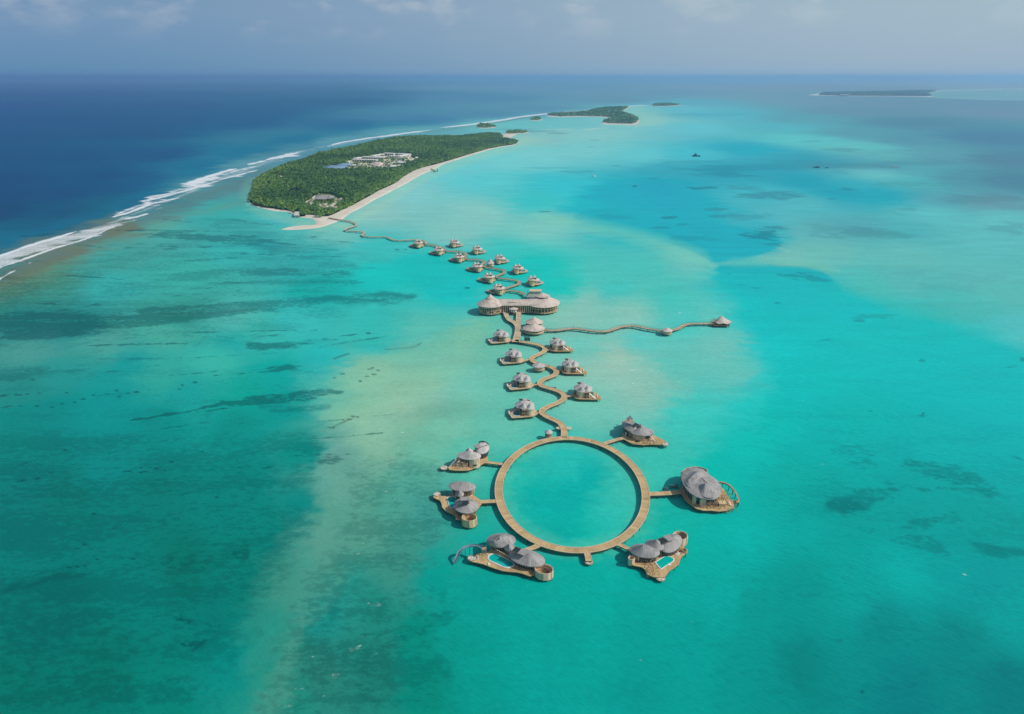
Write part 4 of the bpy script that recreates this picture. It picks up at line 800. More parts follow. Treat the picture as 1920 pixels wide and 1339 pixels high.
Zc = lambda ox, oy, s: (lambda *p: [(ox + p[i] / s, oy + p[i + 1] / s) for i in range(0, len(p), 2)])
Za, Zb, Zv3, Zv4, Zm, Zr, Zf, Zn, Zg = Zc(780, 960, 6), Zc(1080, 940, 6), Zc(780, 800, 6.695), Zc(1120, 760, 6.087), Zc(900, 700, 6.696), Zc(880, 520, 7.385), Zc(600, 400, 4.174), Zc(860, 580, 6.4), Zc(1120, 560, 6.4)
SPG = 'spur jetties between the ring and its villas'
for pts, w, lab in ((Za(1395, 365, 1330, 395, 1250, 425, 1190, 450), 2.8, 'short timber spur jetty from the ring to the villa with a blue water slide'),
                    (Zb(470, 480, 540, 510, 610, 545, 680, 575), 2.6, 'short timber spur jetty from the ring to the villa with three joined oval roofs'),
                    (Zv3(1085, 470, 960, 455, 880, 445, 800, 440), 2.6, 'timber spur jetty from the ring to the upper left villa with a roof cone'),
                    (Zv3(1022, 935, 930, 938, 840, 942, 760, 945), 3.0, 'timber spur jetty from the ring to the left villa with a small central cone'),
                    (Zv4(80, 435, 160, 410, 240, 385, 330, 372), 2.6, 'timber spur jetty from the ring up to the upper right villa'),
                    (Zv4(572, 1012, 700, 1008, 830, 1000, 960, 985), 3.6, 'timber spur jetty from the ring to the big villa with the two-peaked roof')):
    jetty('spur_jetty', lab, 'jetty', pts, w, z=DECK + 0.12, step_pile=4, group=SPG, kerb_w=0.22)
# landing steps at the foot of the ring
jetty('landing_jetty', 'stubby landing jetty with pale steps at the near side of the ring', 'jetty', Zb(125, 578, 140, 640, 145, 672), 3.2, z=DECK + 0.1, step_pile=3, kerb_w=0.2)
# the winding main boardwalk between ring and restaurant
main_px = [(1057.6, 820), (1057.6, 806), (1051, 794), (1037.4, 786.6), (1024.5, 780.6), (1017, 774.7), (1017.4, 768.8), (1027.5, 762.3), (1045, 755.3), (1056.5, 747.8), (1057.5, 741), (1049.3, 734.3), (1032, 728.4), (1017, 723.9), (1012.3, 718.3), (1018.5, 711.5), (1031.5, 706.5), (1041.5, 701.5), (1042.8, 695.2), (1035, 689.2), (1023, 685.5), (1008.4, 681.6), (998.3, 675.8), (998.3, 670.2), (1009, 664.8), (1020.5, 658.3), (1021, 652.2), (1011, 646.8), (994.4, 643.3), (976, 640.2), (966, 637.6)]
jetty('boardwalk', 'winding S-curved boardwalk running from the ring past seven villas', 'boardwalk', main_px, 4.3, dense=5, step_pile=7)
jetty('boardwalk', 'broad boardwalk forking up to the restaurant\'s left drum', 'boardwalk', [(966.5, 641), (969.5, 631), (971.5, 619), (970.5, 611), (964.5, 604.5), (956, 600), (950.5, 593), (948, 585.5)], lambda t: 6.4 - 1.6 * t, dense=5, step_pile=5, mats='deck_pale')
jetty('restaurant_jetty', 'short straight boardwalk with tables leading to the restaurant kiosk', 'boardwalk', [(971, 612), (972, 602), (972.5, 590), (972.8, 584)], 5.0, dense=4, step_pile=5, mats='deck_pale', z=DECK + 0.14)
jetty('boardwalk', 'thin wavy boardwalk with dark railings reaching right to the tent-roofed pavilion', 'boardwalk',
      [(1018, 618.4), (1031, 619.4), (1046, 619), (1069.4, 616), (1091, 617.5), (1110, 620.2), (1133.4, 621.6), (1148, 618), (1166.9, 612.2), (1190, 611.3), (1213.8, 616), (1235.6, 619.4), (1250.5, 619.6), (1268.4, 617.2), (1281, 610.8), (1292, 607.2), (1312, 606.6), (1336, 606.4)], 3.3, dense=4, step_pile=8, rails=True, mats='deck_pale')
up = Zf(1600, 635, 1560, 615, 1440, 600, 1445, 590, 1530, 562, 1562, 545, 1540, 525, 1420, 510, 1385, 497, 1408, 480, 1445, 462, 1425, 442, 1350, 430, 1290, 418, 1272, 397, 1290, 378, 1235, 363, 1155, 358, 1132, 337, 1145, 318, 1090, 300, 990, 295, 958, 272, 900, 251, 830, 243)
jetty('boardwalk', 'winding boardwalk threading between the far villas behind the restaurant', 'boardwalk', up, 3.4, dense=4, step_pile=9, rails=True, mats='deck_pale')
isl = Zf(830, 243, 818, 216, 730, 206, 660, 210, 600, 211, 560, 200, 520, 184, 460, 182, 400, 183, 345, 177, 332, 166, 348, 152, 335, 146, 290, 141, 225, 136, 198, 130, 212, 118, 260, 103, 284, 88, 268, 72, 215, 58, 160, 49, 110, 41, 70, 33)
jetty('boardwalk', 'long thin serpentine boardwalk crossing the shallows to the island beach', 'boardwalk', isl, 3.0, dense=4, step_pile=12, mats='deck_pale')
VS = 'villa gangways off the winding boardwalk'
for pts, lab in ((Zm(640, 148, 715, 140), 'gangway to the third villa up on the left of the winding boardwalk from the ring'), (Zm(660, 500, 750, 495), 'gangway to the villa on the left nearest the ring'), (Zm(1085, 290, 1185, 278), 'gangway to the lowest right-hand villa, the one with an orange deck'),
                 (Zn(755, 628, 850, 598), 'gangway to the left villa beside the small round pavilion'), (Zn(1195, 735, 1245, 728), 'gangway to the middle villa on the right of the winding boardwalk'), (Zn(1050, 490, 1100, 482), 'gangway to the topmost right-hand villa'),
                 (Zn(600, 372, 665, 366), 'gangway to the topmost left-hand villa')):
    jetty('gangway', lab, 'gangway', pts, 1.8, z=DECK + 0.06, step_pile=4, group=VS, kerb_w=0.15)
# ---------------------------------------------------------------- the smaller villas (two mirror-image plans)
def circ(cx, cy, r, n=24, ry=None): return ell_m(cx, cy, r, ry or r, 0, n)
def villa(kind, label, group, far=False):
    sg = -1 if kind == 'L' else 1                     # side the pool deck lies on
    root = thing('water_villa', label, 'villa', group=group)
    if kind == 'L': dp = [(-12, -.3), (-9.2, -9.6), (-8.2, -10.2), (-1, -9), (6, -7.6), (9, -4), (8, 2), (4, 7), (-5, 7.5), (-7, 5)]
    else: dp = [(6, 6), (9, 4.5), (13.4, -3.5), (13.0, -8.2), (-2, -8.6), (-6, -7), (-7.8, -2), (-7, 3), (-3, 7)]
    deck_slab(MB(), dp).build('deck', M['deck_pale' if kind == 'L' else 'deck'], root)
    piles(root, [(p[0] * .94, p[1] * .94) for p in dp] + [(sg * 10, -4), (0, -7.4), (sg * -3, -7.0)])
    mc = 1.5 if kind == 'L' else -0.6
    mw = circ(mc, 0.6, 4.9 if kind == 'L' else 5.6, 26, 5.9)
    w = loft_wall(MB(), mw, shrink(mw, 0.98), DECK, 7.0).build('wall', M['cladding_warm' if far else 'cladding'], root)
    wall_features(root, mw, DECK, 6.9, glass=((180, 235),) if kind == 'L' else ((290, 345), (200, 225)), seg=1.9, trim='timber')
    if kind == 'L': dx, cx2, bx = 3.6, -0.8, -0.2
    else: dx, cx2, bx = -1.1, 3.0, 2.6
    fd = circ(dx, -4.4, 2.6, 14)
    loft_wall(MB(), fd, fd, DECK, 7.3).build('round_bay', M['cladding'], root)
    b = MB().box(bx - 1.7, -7.3, 4.3, bx + 1.7, -4.0, 4.5).box(bx - 1.8, -7.35, 6.7, bx + 1.8, -5.0, 6.9)
    for x in (-1.65, 0, 1.65): b.beam((bx + x, -7.2, DECK), (bx + x, -7.2, 6.8), 0.2)
    for z in (3.2, 3.7, 4.9, 5.4): b.beam((bx - 1.65, -7.2, z), (bx + 1.65, -7.2, z), 0.12)
    b.build('balcony', M['timber'], root)
    MB().box(bx - 1.6, -6.2, DECK, bx + 1.6, -5.9, 6.6).build('glazing', M['glass'], root)
    sh = M['thatch' if far else 'shingle_pale']; sh0 = M['thatch' if far else 'shingle_pale']; cl = M['cladding_warm' if far else 'cladding']
    roof_mesh(MB(), [(p[0], p[1], 6.9) for p in circ(0, 1.3, 6.9, 32, 6.6)], [(-1.6, 2.2, 9.7), (1.2, 2.2, 9.7)], 0.9, 0.3).build('roof', sh0, root)
    roof_mesh(MB(), [(p[0], p[1], 7.2) for p in circ(dx, -4.1, 3.3, 22)], [(dx, -4.0, 10.9)], 1.35, 0.28).build('roof_cone', sh, root)
    roof_mesh(MB(), [(p[0], p[1], 7.4) for p in circ(cx2, -3.3, 3.1, 22)], [(cx2, -3.2, 11.4)], 1.35, 0.28).build('roof_cone', sh, root)
    skylight(root, (sg * -0.2, 3.6, 9.35), (1, -0.2, 0), (0.2, 1, 0), 2.6, 3.0, 0, 'thatch' if far else 'shingle_pale')
    bs = circ(-1.6 * sg * (1 if kind == 'L' else 1), 8.6, 2.9, 9)
    MB().shell(bs, DECK - 0.4, 6.3, 0.3).build('bath_screen', cl, root)
    piles(root, shrink(bs, 0.9)[::3], DECK - 0.4)
    MB().prism(ccw(shrink(bs, 0.93)), DECK - 0.3, DECK + 0.1).build('bath_deck', M['dark_timber'], root)
    pl = [(-8.6, 1.5), (-8.3, -6.6), (-7.6, -7.6), (-3.6, -7.6), (-3.6, 1.8), (-4.2, 2.3), (-8, 2.3)] if kind == 'L' else [(5.7, -3.6), (7.9, -3.9), (8.0, 3.6), (5.9, 3.8)]
    pool(root, pl, DECK, 'pool_dark', 'white' if kind == 'L' else 'dark_timber', .5)
    st = MB()                                         # steep stair from the upper floor to the deck
    st.beam((sg * 4.6, -4.8, 5.4), (sg * 8.8, -7.2, DECK + .3), 1.0, 0.3) if kind == 'R' else st.beam((-3.3, 1.5, 5.2), (-9.6, -4.0, DECK + .3), 0.8, 0.3)
    st.build('stair', M['white' if kind == 'R' else 'cladding'], root)
    lo = MB()
    for y in (-4.6, -2.2): lo.box(sg * 10.8 - .4, y, DECK + .25, sg * 10.8 + .4, y + 1.9, DECK + .45)
    lo.build('sun_beds', M['cushion'], root)
    return root
GM = 'villas along the winding boardwalk'
GF = 'far villas behind the restaurant'
vL = villa('L', 'left-hand villa nearest the ring jetty, silver cones over a dark pool', GM)
vR = villa('R', 'lowest right-hand villa of the winding boardwalk, with an orange timber deck', GM)
vL2 = villa('L', 'farthest villa on the right side, standing apart from its neighbours', GF, True)
vR2 = villa('R', 'farthest villa, where the long serpentine boardwalk ends', GF, True)
KM = {vL2.name: tree_of(vL2), vR2.name: tree_of(vR2), vL.name: tree_of(vL), vR.name: tree_of(vR)}
def at_px(p): q = G(p[0], p[1], DECK); return (q.x, q.y, 0)
vL.location = at_px(Zm(560, 477)[0]); vR.location = at_px(Zm(1290, 262)[0]); vR.rotation_euler.z = R(-4)
for src, p, rz, lab in ((vL, Zn(755, 896)[0], 2, 'third villa down on the left of the winding boardwalk, green pool on its deck'),
                        (vL, Zn(660, 598)[0], 0, 'left-hand villa level with the small oval pavilion on the boardwalk'),
                        (vL, Zn(508, 358)[0], 3, 'topmost left-hand villa, just below the fork before the restaurant'),
                        (vR, Zn(1185, 460)[0], 0, 'topmost right-hand villa of the winding boardwalk, below the thin side boardwalk'),
                        (vR, Zn(1336, 722)[0], -3, 'middle right-hand villa of the winding boardwalk, opposite the small pavilion')):
    dup(src, at_px(p), R(rz), lab, GM, KM)
for src, p, rz, lab in ((vR2, (925, 334), 182, 'second far villa from the island, on the left side of the boardwalk'),
                        (vR2, (1085, 390), 178, 'third far villa on the left side of the boardwalk, with a low dark deck'),
                        (vL2, (1230, 326), 180, 'second villa from the far end on the right side of the boardwalk'),
                        (vR2, (1228, 465), 183, 'far villa with a pale deck sticking out left toward open lagoon'),
                        (vL2, (1408, 402), 178, 'far right-side villa just beyond the small cone-roofed hut'),
                        (vL2, (1552, 482), 176, 'far right-side villa, second one up behind the restaurant'),
                        (vR2, (1322, 552), 180, 'left-side villa with twin roof cones, second one up behind the restaurant'),
                        (vL2, (1672, 577), 178, 'right-side villa nearest behind the restaurant\'s right drum'),
                        (vR2, (1398, 645), 182, 'left-side villa directly behind the restaurant\'s left drum')):
    q = G(*Zf(*p)[0], 0.5); dup(src, (q.x, q.y + 9.5, 0), R(rz), lab, GF, KM)

for o, p, rz in ((vR2, (765, 276), 176), (vL2, (1052, 272), 184)):
    q = G(*Zf(*p)[0], 0.5); o.location = (q.x, q.y + 9.5, 0); o.rotation_euler.z = R(rz)
# ---------------------------------------------------------------- pavilions and huts
def cone_hut(name, label, cat, p, r, z_e, z_a, ry=None, wr=0.78, group=None, glass=(), wall='cladding', roofm='shingle_pale', prof=1.15, zb=DECK, apex=None, open_=False, apron=1.0):
    root = thing(name, label, cat, p, group=group); ry = ry or r
    deck_slab(MB(), circ(0, 0, r * .9 * apron, 22, ry * .9 * apron), zb + .05).build('deck', M['deck_pale'], root)
    wl = circ(0, 0, r * wr, 22, ry * wr)
    if not open_:
        loft_wall(MB(), wl, wl, zb, z_e + .1).build('wall', M[wall], root); wall_features(root, wl, zb, z_e, glass, seg=max(1.0, r * .35), trim='timber')
    else:
        b = MB()
        for q in wl[::3]: b.cyl((q[0], q[1], zb), (q[0], q[1], z_e), 0.14, n=6)
        railing(b, wl, zb, 1.0, 2, True); b.build('posts', M['timber'], root)
    piles(root, [(q[0] * .82, q[1] * .82) for q in circ(0, 0, r, 7, ry)], zb - .3)
    roof_mesh(MB(), [(q[0], q[1], z_e) for q in circ(0, 0, r, 30, ry)], [apex or (0, 0, z_a)], prof, 0.28).build('roof', M[roofm], root)
    return root
cone_hut('boardwalk_pavilion', 'small oval pavilion with a pointed grey roof straddling the winding boardwalk', 'pavilion', at_px(Zn(962, 712)[0]), 5.3, 5.2, 7.2, ry=4.8, prof=1.1, apron=1.02)
cone_hut('round_hut', 'tiny round hut with a white domed roof where the boardwalk meets the ring', 'hut', at_px(Zm(860, 782)[0]), 2.7, 5.0, 6.9, wall='timber', prof=.8, roofm='shingle_pale')
cone_hut('round_hut', 'small round hut with a beige cone roof halfway along the thin right-hand boardwalk', 'hut', at_px(Zg(835, 410)[0]), 5.0, 5.0, 7.6, wr=.84, roofm='thatch')
cone_hut('cone_hut', 'small hut with a sharp pale cone roof amid the far villas', 'hut', at_px(Zf(1332, 408)[0]), 5.2, 5.6, 11.5, wr=.85, prof=1.3)
# pair of big cone roofs
pv = thing('double_pavilion', 'round pavilion with two tall joined cone roofs below the restaurant', 'pavilion', at_px(Zn(900, 262)[0]))
deck_slab(MB(), circ(0, 0, 9.6, 26, 8.6)).build('deck', M['deck_pale'], pv); deck_slab(MB(), circ(0.6, 16.5, 8.2, 26, 7.6), DECK - .01).build('deck', M['deck_pale'], pv)
for (cx, cy, r, ze, za, nm) in ((0, 0, 10.2, 5.4, 10.1, 1), (0.9, 16.5, 8.6, 5.8, 10.6, 2)):
    wl = circ(cx, cy, r * .88, 26, r * .82); loft_wall(MB(), wl, wl, DECK, ze).build('wall', M['cladding'], pv)
    wall_features(pv, wl, DECK, ze, ((200, 340),), seg=1.8, g0=.45, g1=.95)
    roof_mesh(MB(), [(q[0], q[1], ze) for q in circ(cx, cy, r, 36, r * .93)], [(cx, cy, za)], 1.12, .3, bumpy=.06).build('roof', M['thatch'], pv)
piles(pv, circ(0, 0, 9, 12, 8) + circ(.6, 16.5, 7.4, 7, 7))
# dark kiosk on stilts
k = thing('kiosk', 'small dark teal box kiosk on stilts beside the boardwalk bend', 'kiosk', at_px(Zn(822, 378)[0]))
MB().box(-2.6, -1.8, 3.0, 2.6, 1.8, 5.6).build('body', M['teal_metal'], k); MB().box(-2.9, -2.1, 5.602, 2.3, 2.1, 5.85).build('roof', M['teal_metal'], k)
b = MB(); [b.box(x - .5, -1.9, 3.6, x + .5, -1.83, 5.0) for x in (-1.4, 1.2)]; b.build('window', M['glass'], k)
for x in (-2.2, 0, 2.2):
    for y in (-1.5, 1.5): MB().cyl((x, y, -1), (x, y, 3.0), .15).build('leg', M['teal_metal'], k)
# tent-roofed pavilion at the end of the right arm
e = thing('end_pavilion', 'pavilion with a pale peaked tent roof at the tip of the long right-hand boardwalk', 'pavilion', at_px(Zg(1478, 300)[0]))
deck_slab(MB(), [(-9.5, -3), (-6, -5.5), (7, -6), (8.5, -1), (6, 5), (-7, 5)]).build('deck', M['dark_timber'], e)
piles(e, [(-8.5, -2.6), (-5.5, -5), (0, -5.2), (6.5, -5.5), (7.8, -1), (5.5, 4.4), (-6.5, 4.4)])
wl = circ(.5, 0, 5, 18, 4.2); loft_wall(MB(), wl, wl, DECK, 4.4).build('wall', M['cladding'], e); wall_features(e, wl, DECK, 4.3, ((200, 330),), seg=1.6)
roof_mesh(MB(), [(q[0], q[1], 4.2 + .5 * math.sin(i * 1.3) - .0) for i, q in enumerate(circ(1.8, 0, 8.3, 28, 5.6))], [(-.6, .5, 10.2), (1.2, .2, 9.6)], 1.45, .3).build('roof', M['thatch'], e)
for j in range(3):
    fr = MB()
    for i in range(5): fr.beam((-9 + i * 1.2, -3 + j * 3, DECK), (-8.6 + i * 1.2, -3 + j * 3, 5.0 + i * .7), .16)
    for z in (3.4, 4.8, 6.2): fr.beam((-9, -3 + j * 3, z), (-4, -3 + j * 3, z + .6), .14)
    fr.build('lattice_frame', M['timber'], e)

# ---------------------------------------------------------------- the restaurant with its two great drums
pl = G(919.6, 582.3, DECK); pr = G(1016.8, 578.6, DECK)
rs = wthing('restaurant', 'large two-storey restaurant with two cone-roofed drums joined by a long ridged roof', 'building', ((pl.x + pr.x) / 2, pl.y))
def gallery_drum(c, r, ze, za, lan, lan_label, nlev, open_right=False):
    wl = circ(c.x, c.y, r * .78, 30); n = 30
    loft_wall(MB(), wl, wl, DECK, ze).build('inner_wall', M['dark_timber'], rs)
    deck_slab(MB(), circ(c.x, c.y, r * .96, 36)).build('deck', M['deck_pale'], rs)
    ring = circ(c.x, c.y, r * .93, n); po = MB()
    for q in ring: po.cyl((q[0], q[1], DECK), (q[0], q[1], ze), .26, n=5)
    po.build('columns', M['cladding'], rs)
    for lv in range(nlev):
        z = DECK + (ze - DECK) * (lv + (0.0)) / nlev; fl = MB()
        if lv: fl.add([(q[0], q[1], z - .15) for q in circ(c.x, c.y, r * .94, n)] + [(q[0], q[1], z + .2) for q in circ(c.x, c.y, r * .94, n)], [(i, (i + 1) % n, n + (i + 1) % n, n + i) for i in range(n)] + [tuple(range(n, 2 * n))])
        rg = circ(c.x, c.y, r * .935, n)
        for h in (.45, 1.0): [fl.beam((rg[i][0], rg[i][1], z + h), (rg[(i + 1) % n][0], rg[(i + 1) % n][1], z + h), .12, .3) for i in range(n)]
        fl.build('gallery', M['timber'], rs)
    i0 = MB()
    for i in range(0, n, 1):
        if (i * 7) % 3 == 0 and not open_right: panel(i0, ring[i], ring[(i + 1) % n], DECK + .2, DECK + (ze - DECK) / nlev * .9, -.15, .1)
    if i0.v: i0.build('screens', M['cladding'], rs)
    for q in circ(c.x, c.y, r * .88, 16): MB().cyl((q[0], q[1], -1), (q[0], q[1], DECK - .35), .22, n=6).build('pile', M['pile'], rs)
    rf = roof_mesh(MB(), [(q[0], q[1], ze - .35) for q in circ(c.x, c.y, r * 1.06, 44)], [(c.x, c.y, za)], 1.05, .4, rings=9).build('roof', M['thatch'], rs)
    lr, l0, l1 = lan
    MB().cyl((c.x, c.y, l0 - 2.0), (c.x, c.y, l0), lr * .8, n=16).build('lantern_wall', M['dark_timber'], rf)
    roof_mesh(MB(), [(q[0], q[1], l0) for q in circ(c.x, c.y, lr, 26)], [(c.x, c.y, l1)], 1.1, .25).build('lantern_roof', M['thatch'], rf)
gallery_drum(pl, 12.6, 10.2, 18.0, (4.2, 15.9, 19.8), '', 3)
gallery_drum(pr, 16.6, 9.4, 17.8, (7.2, 16.0, 19.2), '', 2, True)
yb = pl.y; ww = MB(); x0, x1 = pl.x + 8.5, pr.x - 11.5
wpoly = [(x0, yb - 5.0), (x1, yb - 4.2), (x1, yb + 6), (x0, yb + 6)]
MB().prism(ccw(wpoly), DECK, 9.4).build('hall_wall', M['dark_timber'], rs); b = MB()
for i in range(17): x = x0 + 1 + (x1 - x0 - 2) * i / 16; b.box(x - .3, yb - 5.25, DECK, x + .3, yb - 5.02, 9.2)
b.build('slats', M['cladding'], rs)
b = MB(); b.prism(ccw([(x0 - 2, yb - 6), (x1 + 3, yb - 6), (x1 + 3, yb + 7), (x0 - 2, yb + 7)]), DECK - .4, DECK); b.build('deck', M['deck_pale'], rs)
zr = 14.9
rv, ruv, rf_ = [], [], []
for i in range(13):
    x = pl.x + (pr.x - pl.x) * i / 12; sag = math.sin(math.pi * i / 12) * 0.9; rv += [(x, yb - 6.4, 9.7), (x, yb - 3.2, 12.4 - sag * .6), (x, yb + .5, zr - sag), (x, yb + 4.2, 12.6 - sag), (x, yb + 7.4, 9.7)]
for i in range(12):
    for j in range(4): a = i * 5 + j; rf_.append((a, a + 5, a + 6, a + 1)); ruv.append([(i * 4, j * 4), (i * 4 + 4, j * 4), (i * 4 + 4, j * 4 + 4), (i * 4, j * 4 + 4)])
nb = len(rv); rv += [(v[0], v[1], v[2] - .4) for v in rv]
rf_ += [(a + nb, a + nb + 1, a + nb + 6, a + nb + 5) for i in range(12) for a in [i * 5 + j for j in range(4)]]; ruv += [[(0, 0)] * 4] * 48
rf_ += [(i * 5, i * 5 + nb, i * 5 + 5 + nb, i * 5 + 5) for i in range(12)] + [(i * 5 + 4, i * 5 + 9, i * 5 + 9 + nb, i * 5 + 4 + nb) for i in range(12)]; ruv += [[(0, 0)] * 4] * 24
MB().add(rv, rf_, ruv, smooth=True).build('ridge_roof', M['thatch'], rs)
# entrance porch and small round bar in front
pb = G(*Zr(612, 478)[0], DECK)
MB().box(pb.x - 3.6, pb.y + .5, DECK, pb.x + 3.6, pb.y + 6, 10.4).build('porch', M['dark_timber'], rs)
MB().box(pb.x - 3.9, pb.y + .2, 12.0, pb.x + 3.9, pb.y + 5, 12.35).box(pb.x - 3.2, pb.y + .6, 10.402, pb.x + 3.2, pb.y + 4.6, 11.99).build('porch_roof', M['thatch'], rs)
bar = wthing('round_bar', 'little round bar with white walls and a flat cone roof in front of the restaurant', 'kiosk', pb)
bw = circ(pb.x, pb.y - 2.2, 3.4, 18); MB().cyl((pb.x, pb.y - 2.2, 3.6), (pb.x, pb.y - 2.2, 6.4), 3.3, n=18).build('wall', M['white'], bar)
MB().cyl((pb.x, pb.y - 2.2, 0), (pb.x, pb.y - 2.2, 3.598), 2.6, n=18).build('base', M['dark_timber'], bar)
b = MB(); [panel(b, bw[i], bw[i + 1], 4.4, 5.8, 0, .08) for i in (10, 12, 14, 16)]; b.build('window', M['glass'], bar)
roof_mesh(MB(), [(q[0], q[1], 6.6) for q in circ(pb.x, pb.y - 2.2, 4.6, 24)], [(pb.x, pb.y - 2.2, 8.0)], 1.0, .25).build('roof', M['thatch'], bar)
# service pavilion behind the right drum
q = G(*Zr(905, 262)[0], DECK); sp = wthing('service_pavilion', 'pale flat-topped pavilion on splayed stilts behind the restaurant\'s right drum', 'pavilion', q)
MB().add([(q.x - 9, q.y - 4, DECK), (q.x + 7, q.y - 4, DECK), (q.x + 7, q.y + 4, DECK), (q.x - 9, q.y + 4, DECK), (q.x - 4, q.y - 3, 8.4), (q.x + 5.5, q.y - 3, 8.4), (q.x + 5.5, q.y + 3, 8.4), (q.x - 4, q.y + 3, 8.4)],
         [(0, 1, 5, 4), (1, 2, 6, 5), (2, 3, 7, 6), (3, 0, 4, 7), (4, 5, 6, 7)]).build('body', M['thatch'], sp)
MB().box(q.x - 5.5, q.y - 4.2, 8.6, q.x + 7.2, q.y + 4.2, 9.0).build('roof', M['kerb'], sp)
for x in (-8, -3, 2, 6):
    for y in (-3.4, 3.4): MB().cyl((q.x + x, q.y + y, -1), (q.x + x * .97, q.y + y, 8.7), .16).build('pile', M['timber'], sp)
# ---------------------------------------------------------------- the six big villas round the ring
GR = 'big villas around the ring jetty'
def px2w(pts, z): return [(q.x, q.y) for q in Gs(pts, z)]
def roof_px(root, outl, ze, ridge, prof=1.0, name='roof', mat_='shingle', th=.35, dz=None, label=None, bumpy=0.0):
    """outl: eave points seen in the photograph at height ze; ridge: [(px, py, z)] crest points"""
    o = Gs(outl, ze)
    if dz: o = [Vector((v.x, v.y, ze + dz(i / len(o)))) for i, v in enumerate(o)]
    r = [tuple(G(a, b_, z)) for a, b_, z in ridge]
    return roof_mesh(MB(), [tuple(v) for v in o], r, prof, th, rings=8, bumpy=bumpy).build(name, M[mat_], root, label)
def el(Z, cx, cy, a, b, ang=0, n=36): return [Z(x, y)[0] for x, y in ell_px(cx, cy, a, b, ang, n)]
def rz(Z, *t): return [(*Z(t[i], t[i + 1])[0], t[i + 2]) for i in range(0, len(t), 3)]
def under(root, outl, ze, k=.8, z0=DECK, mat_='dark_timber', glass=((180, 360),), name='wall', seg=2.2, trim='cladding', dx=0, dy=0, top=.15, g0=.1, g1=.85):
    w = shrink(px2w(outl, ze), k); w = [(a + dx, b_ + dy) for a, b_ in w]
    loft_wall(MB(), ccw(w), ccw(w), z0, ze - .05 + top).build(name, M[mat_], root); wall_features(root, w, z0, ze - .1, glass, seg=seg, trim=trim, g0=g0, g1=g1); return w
def tower(root, outl, zt, z0, mat_='cladding', roof_open=True, name='bath_screen'):
    w = ccw(px2w(outl, zt)); MB().shell(w, z0, zt, .3).build(name, M[mat_], root)
    MB().prism(ccw(shrink(w, .94)), z0 + .1, z0 + .5).build('bath_deck', M['timber'], root)
    c = cen(w)
    for q in w[::2]: MB().cyl((q[0] + (q[0] - c[0]) * .03, q[1] + (q[1] - c[1]) * .03, z0), (q[0] + (q[0] - c[0]) * .03, q[1] + (q[1] - c[1]) * .03, zt + .5), .09, n=5).build('screen_post', M['timber'], root)
    piles(root, shrink(w, .92)[::2], z0, .14)
    return w
def deck_px(root, pts, z=DECK, mat_='deck', step=5.5):
    w = px2w(pts, z); deck_slab(MB(), w, z).build('deck', M[mat_], root); piles(root, rim_pts(w, step, .95)[:26], z - .3, .15); return w
def net_px(root, Z, cx, cy, rx, z=DECK):
    q = G(*Z(cx, cy)[0], z); r = rx * (Z(1, 0)[0][0] - Z(0, 0)[0][0]) * m_px(Z(cx, cy)[0][1])
    net_disc(root, q.x, q.y, r, z + .35); piles(root, [(q.x, q.y)], z - .2, .3)
def colonnade(root, a, b_, z0, z1, n, mat_='cladding', w=.22):
    m_ = MB(); 
    for i in range(n): t_ = i / (n - 1); x, y = a[0] + (b_[0] - a[0]) * t_, a[1] + (b_[1] - a[1]) * t_; m_.beam((x, y, z0), (x, y, z1), w)
    m_.beam((a[0], a[1], z1), (b_[0], b_[1], z1), w); m_.build('colonnade', M[mat_], root)
def root_at(label, Z, cx, cy): q = G(*Z(cx, cy)[0], 0); return wthing('ring_villa', label, 'villa', q, GR)

# --- near left villa, with the slide
r = root_at('near left ring villa with a long oval pool, beside the curved water slide', Za, 1050, 600)
deck_px(r, Za(575, 505, 590, 545, 640, 562, 690, 570, 760, 588, 830, 615, 900, 640, 970, 662, 1050, 672, 1110, 676, 1190, 690, 1240, 708, 1275, 720, 1310, 715, 1400, 690, 1400, 600, 1330, 520, 1200, 440, 1100, 400, 1000, 400, 900, 400, 830, 430, 780, 470, 720, 465, 650, 490, 620, 495))
net_px(r, Za, 632, 522, 52)
pool(r, px2w(Za(800, 525, 815, 490, 850, 472, 890, 470, 1010, 520, 1100, 572, 1115, 600, 1080, 625, 1030, 635, 990, 628, 900, 590, 830, 555), DECK), DECK, 'pool', 'white', .7)
A = el(Za, 956, 318, 165, 80, -2); under(r, A, 6.6, .74, glass=((200, 330),), z0=DECK, mat_='timber')
roof_px(r, A, 6.8, rz(Za, 880, 330, 10.4, 965, 262, 11.6, 1060, 275, 9.8), 1.05)
roof_px(r, el(Za, 1052, 398, 66, 46, 8), 6.2, rz(Za, 1046, 355, 10.2), 1.5, 'roof_cone')
q1 = px2w(Za(1052, 400), 6)[0]; cw = circ(q1[0], q1[1], 2.0, 12); loft_wall(MB(), cw, cw, DECK, 6.2).build('wall', M['timber'], r)
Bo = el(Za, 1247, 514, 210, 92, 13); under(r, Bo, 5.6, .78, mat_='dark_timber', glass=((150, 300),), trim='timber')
roof_px(r, Bo, 5.8, rz(Za, 1190, 455, 8.8, 1290, 480, 9.0), .95)
qa = G(*Za(1205, 460)[0], 9.1); skylight(r, tuple(qa), (1, -.62, 0), (.62, 1, 0), 4.2, 4.0, 0)
colonnade(r, px2w(Za(900, 470), DECK)[0], px2w(Za(1040, 545), DECK)[0], DECK, 5.0, 9)
tower(r, el(Za, 1440, 640, 108, 58, 8, 12), 5.2, 1.2, 'cladding')
fr = MB(); rn = random.Random(2); qc = G(*Za(1430, 655)[0], 2.5); frame_clutter(fr, qc.x, qc.y, 5, 3.5, 2, 4.2, rn, 4, 2); fr.build('bath_pergola', M['timber'], r)
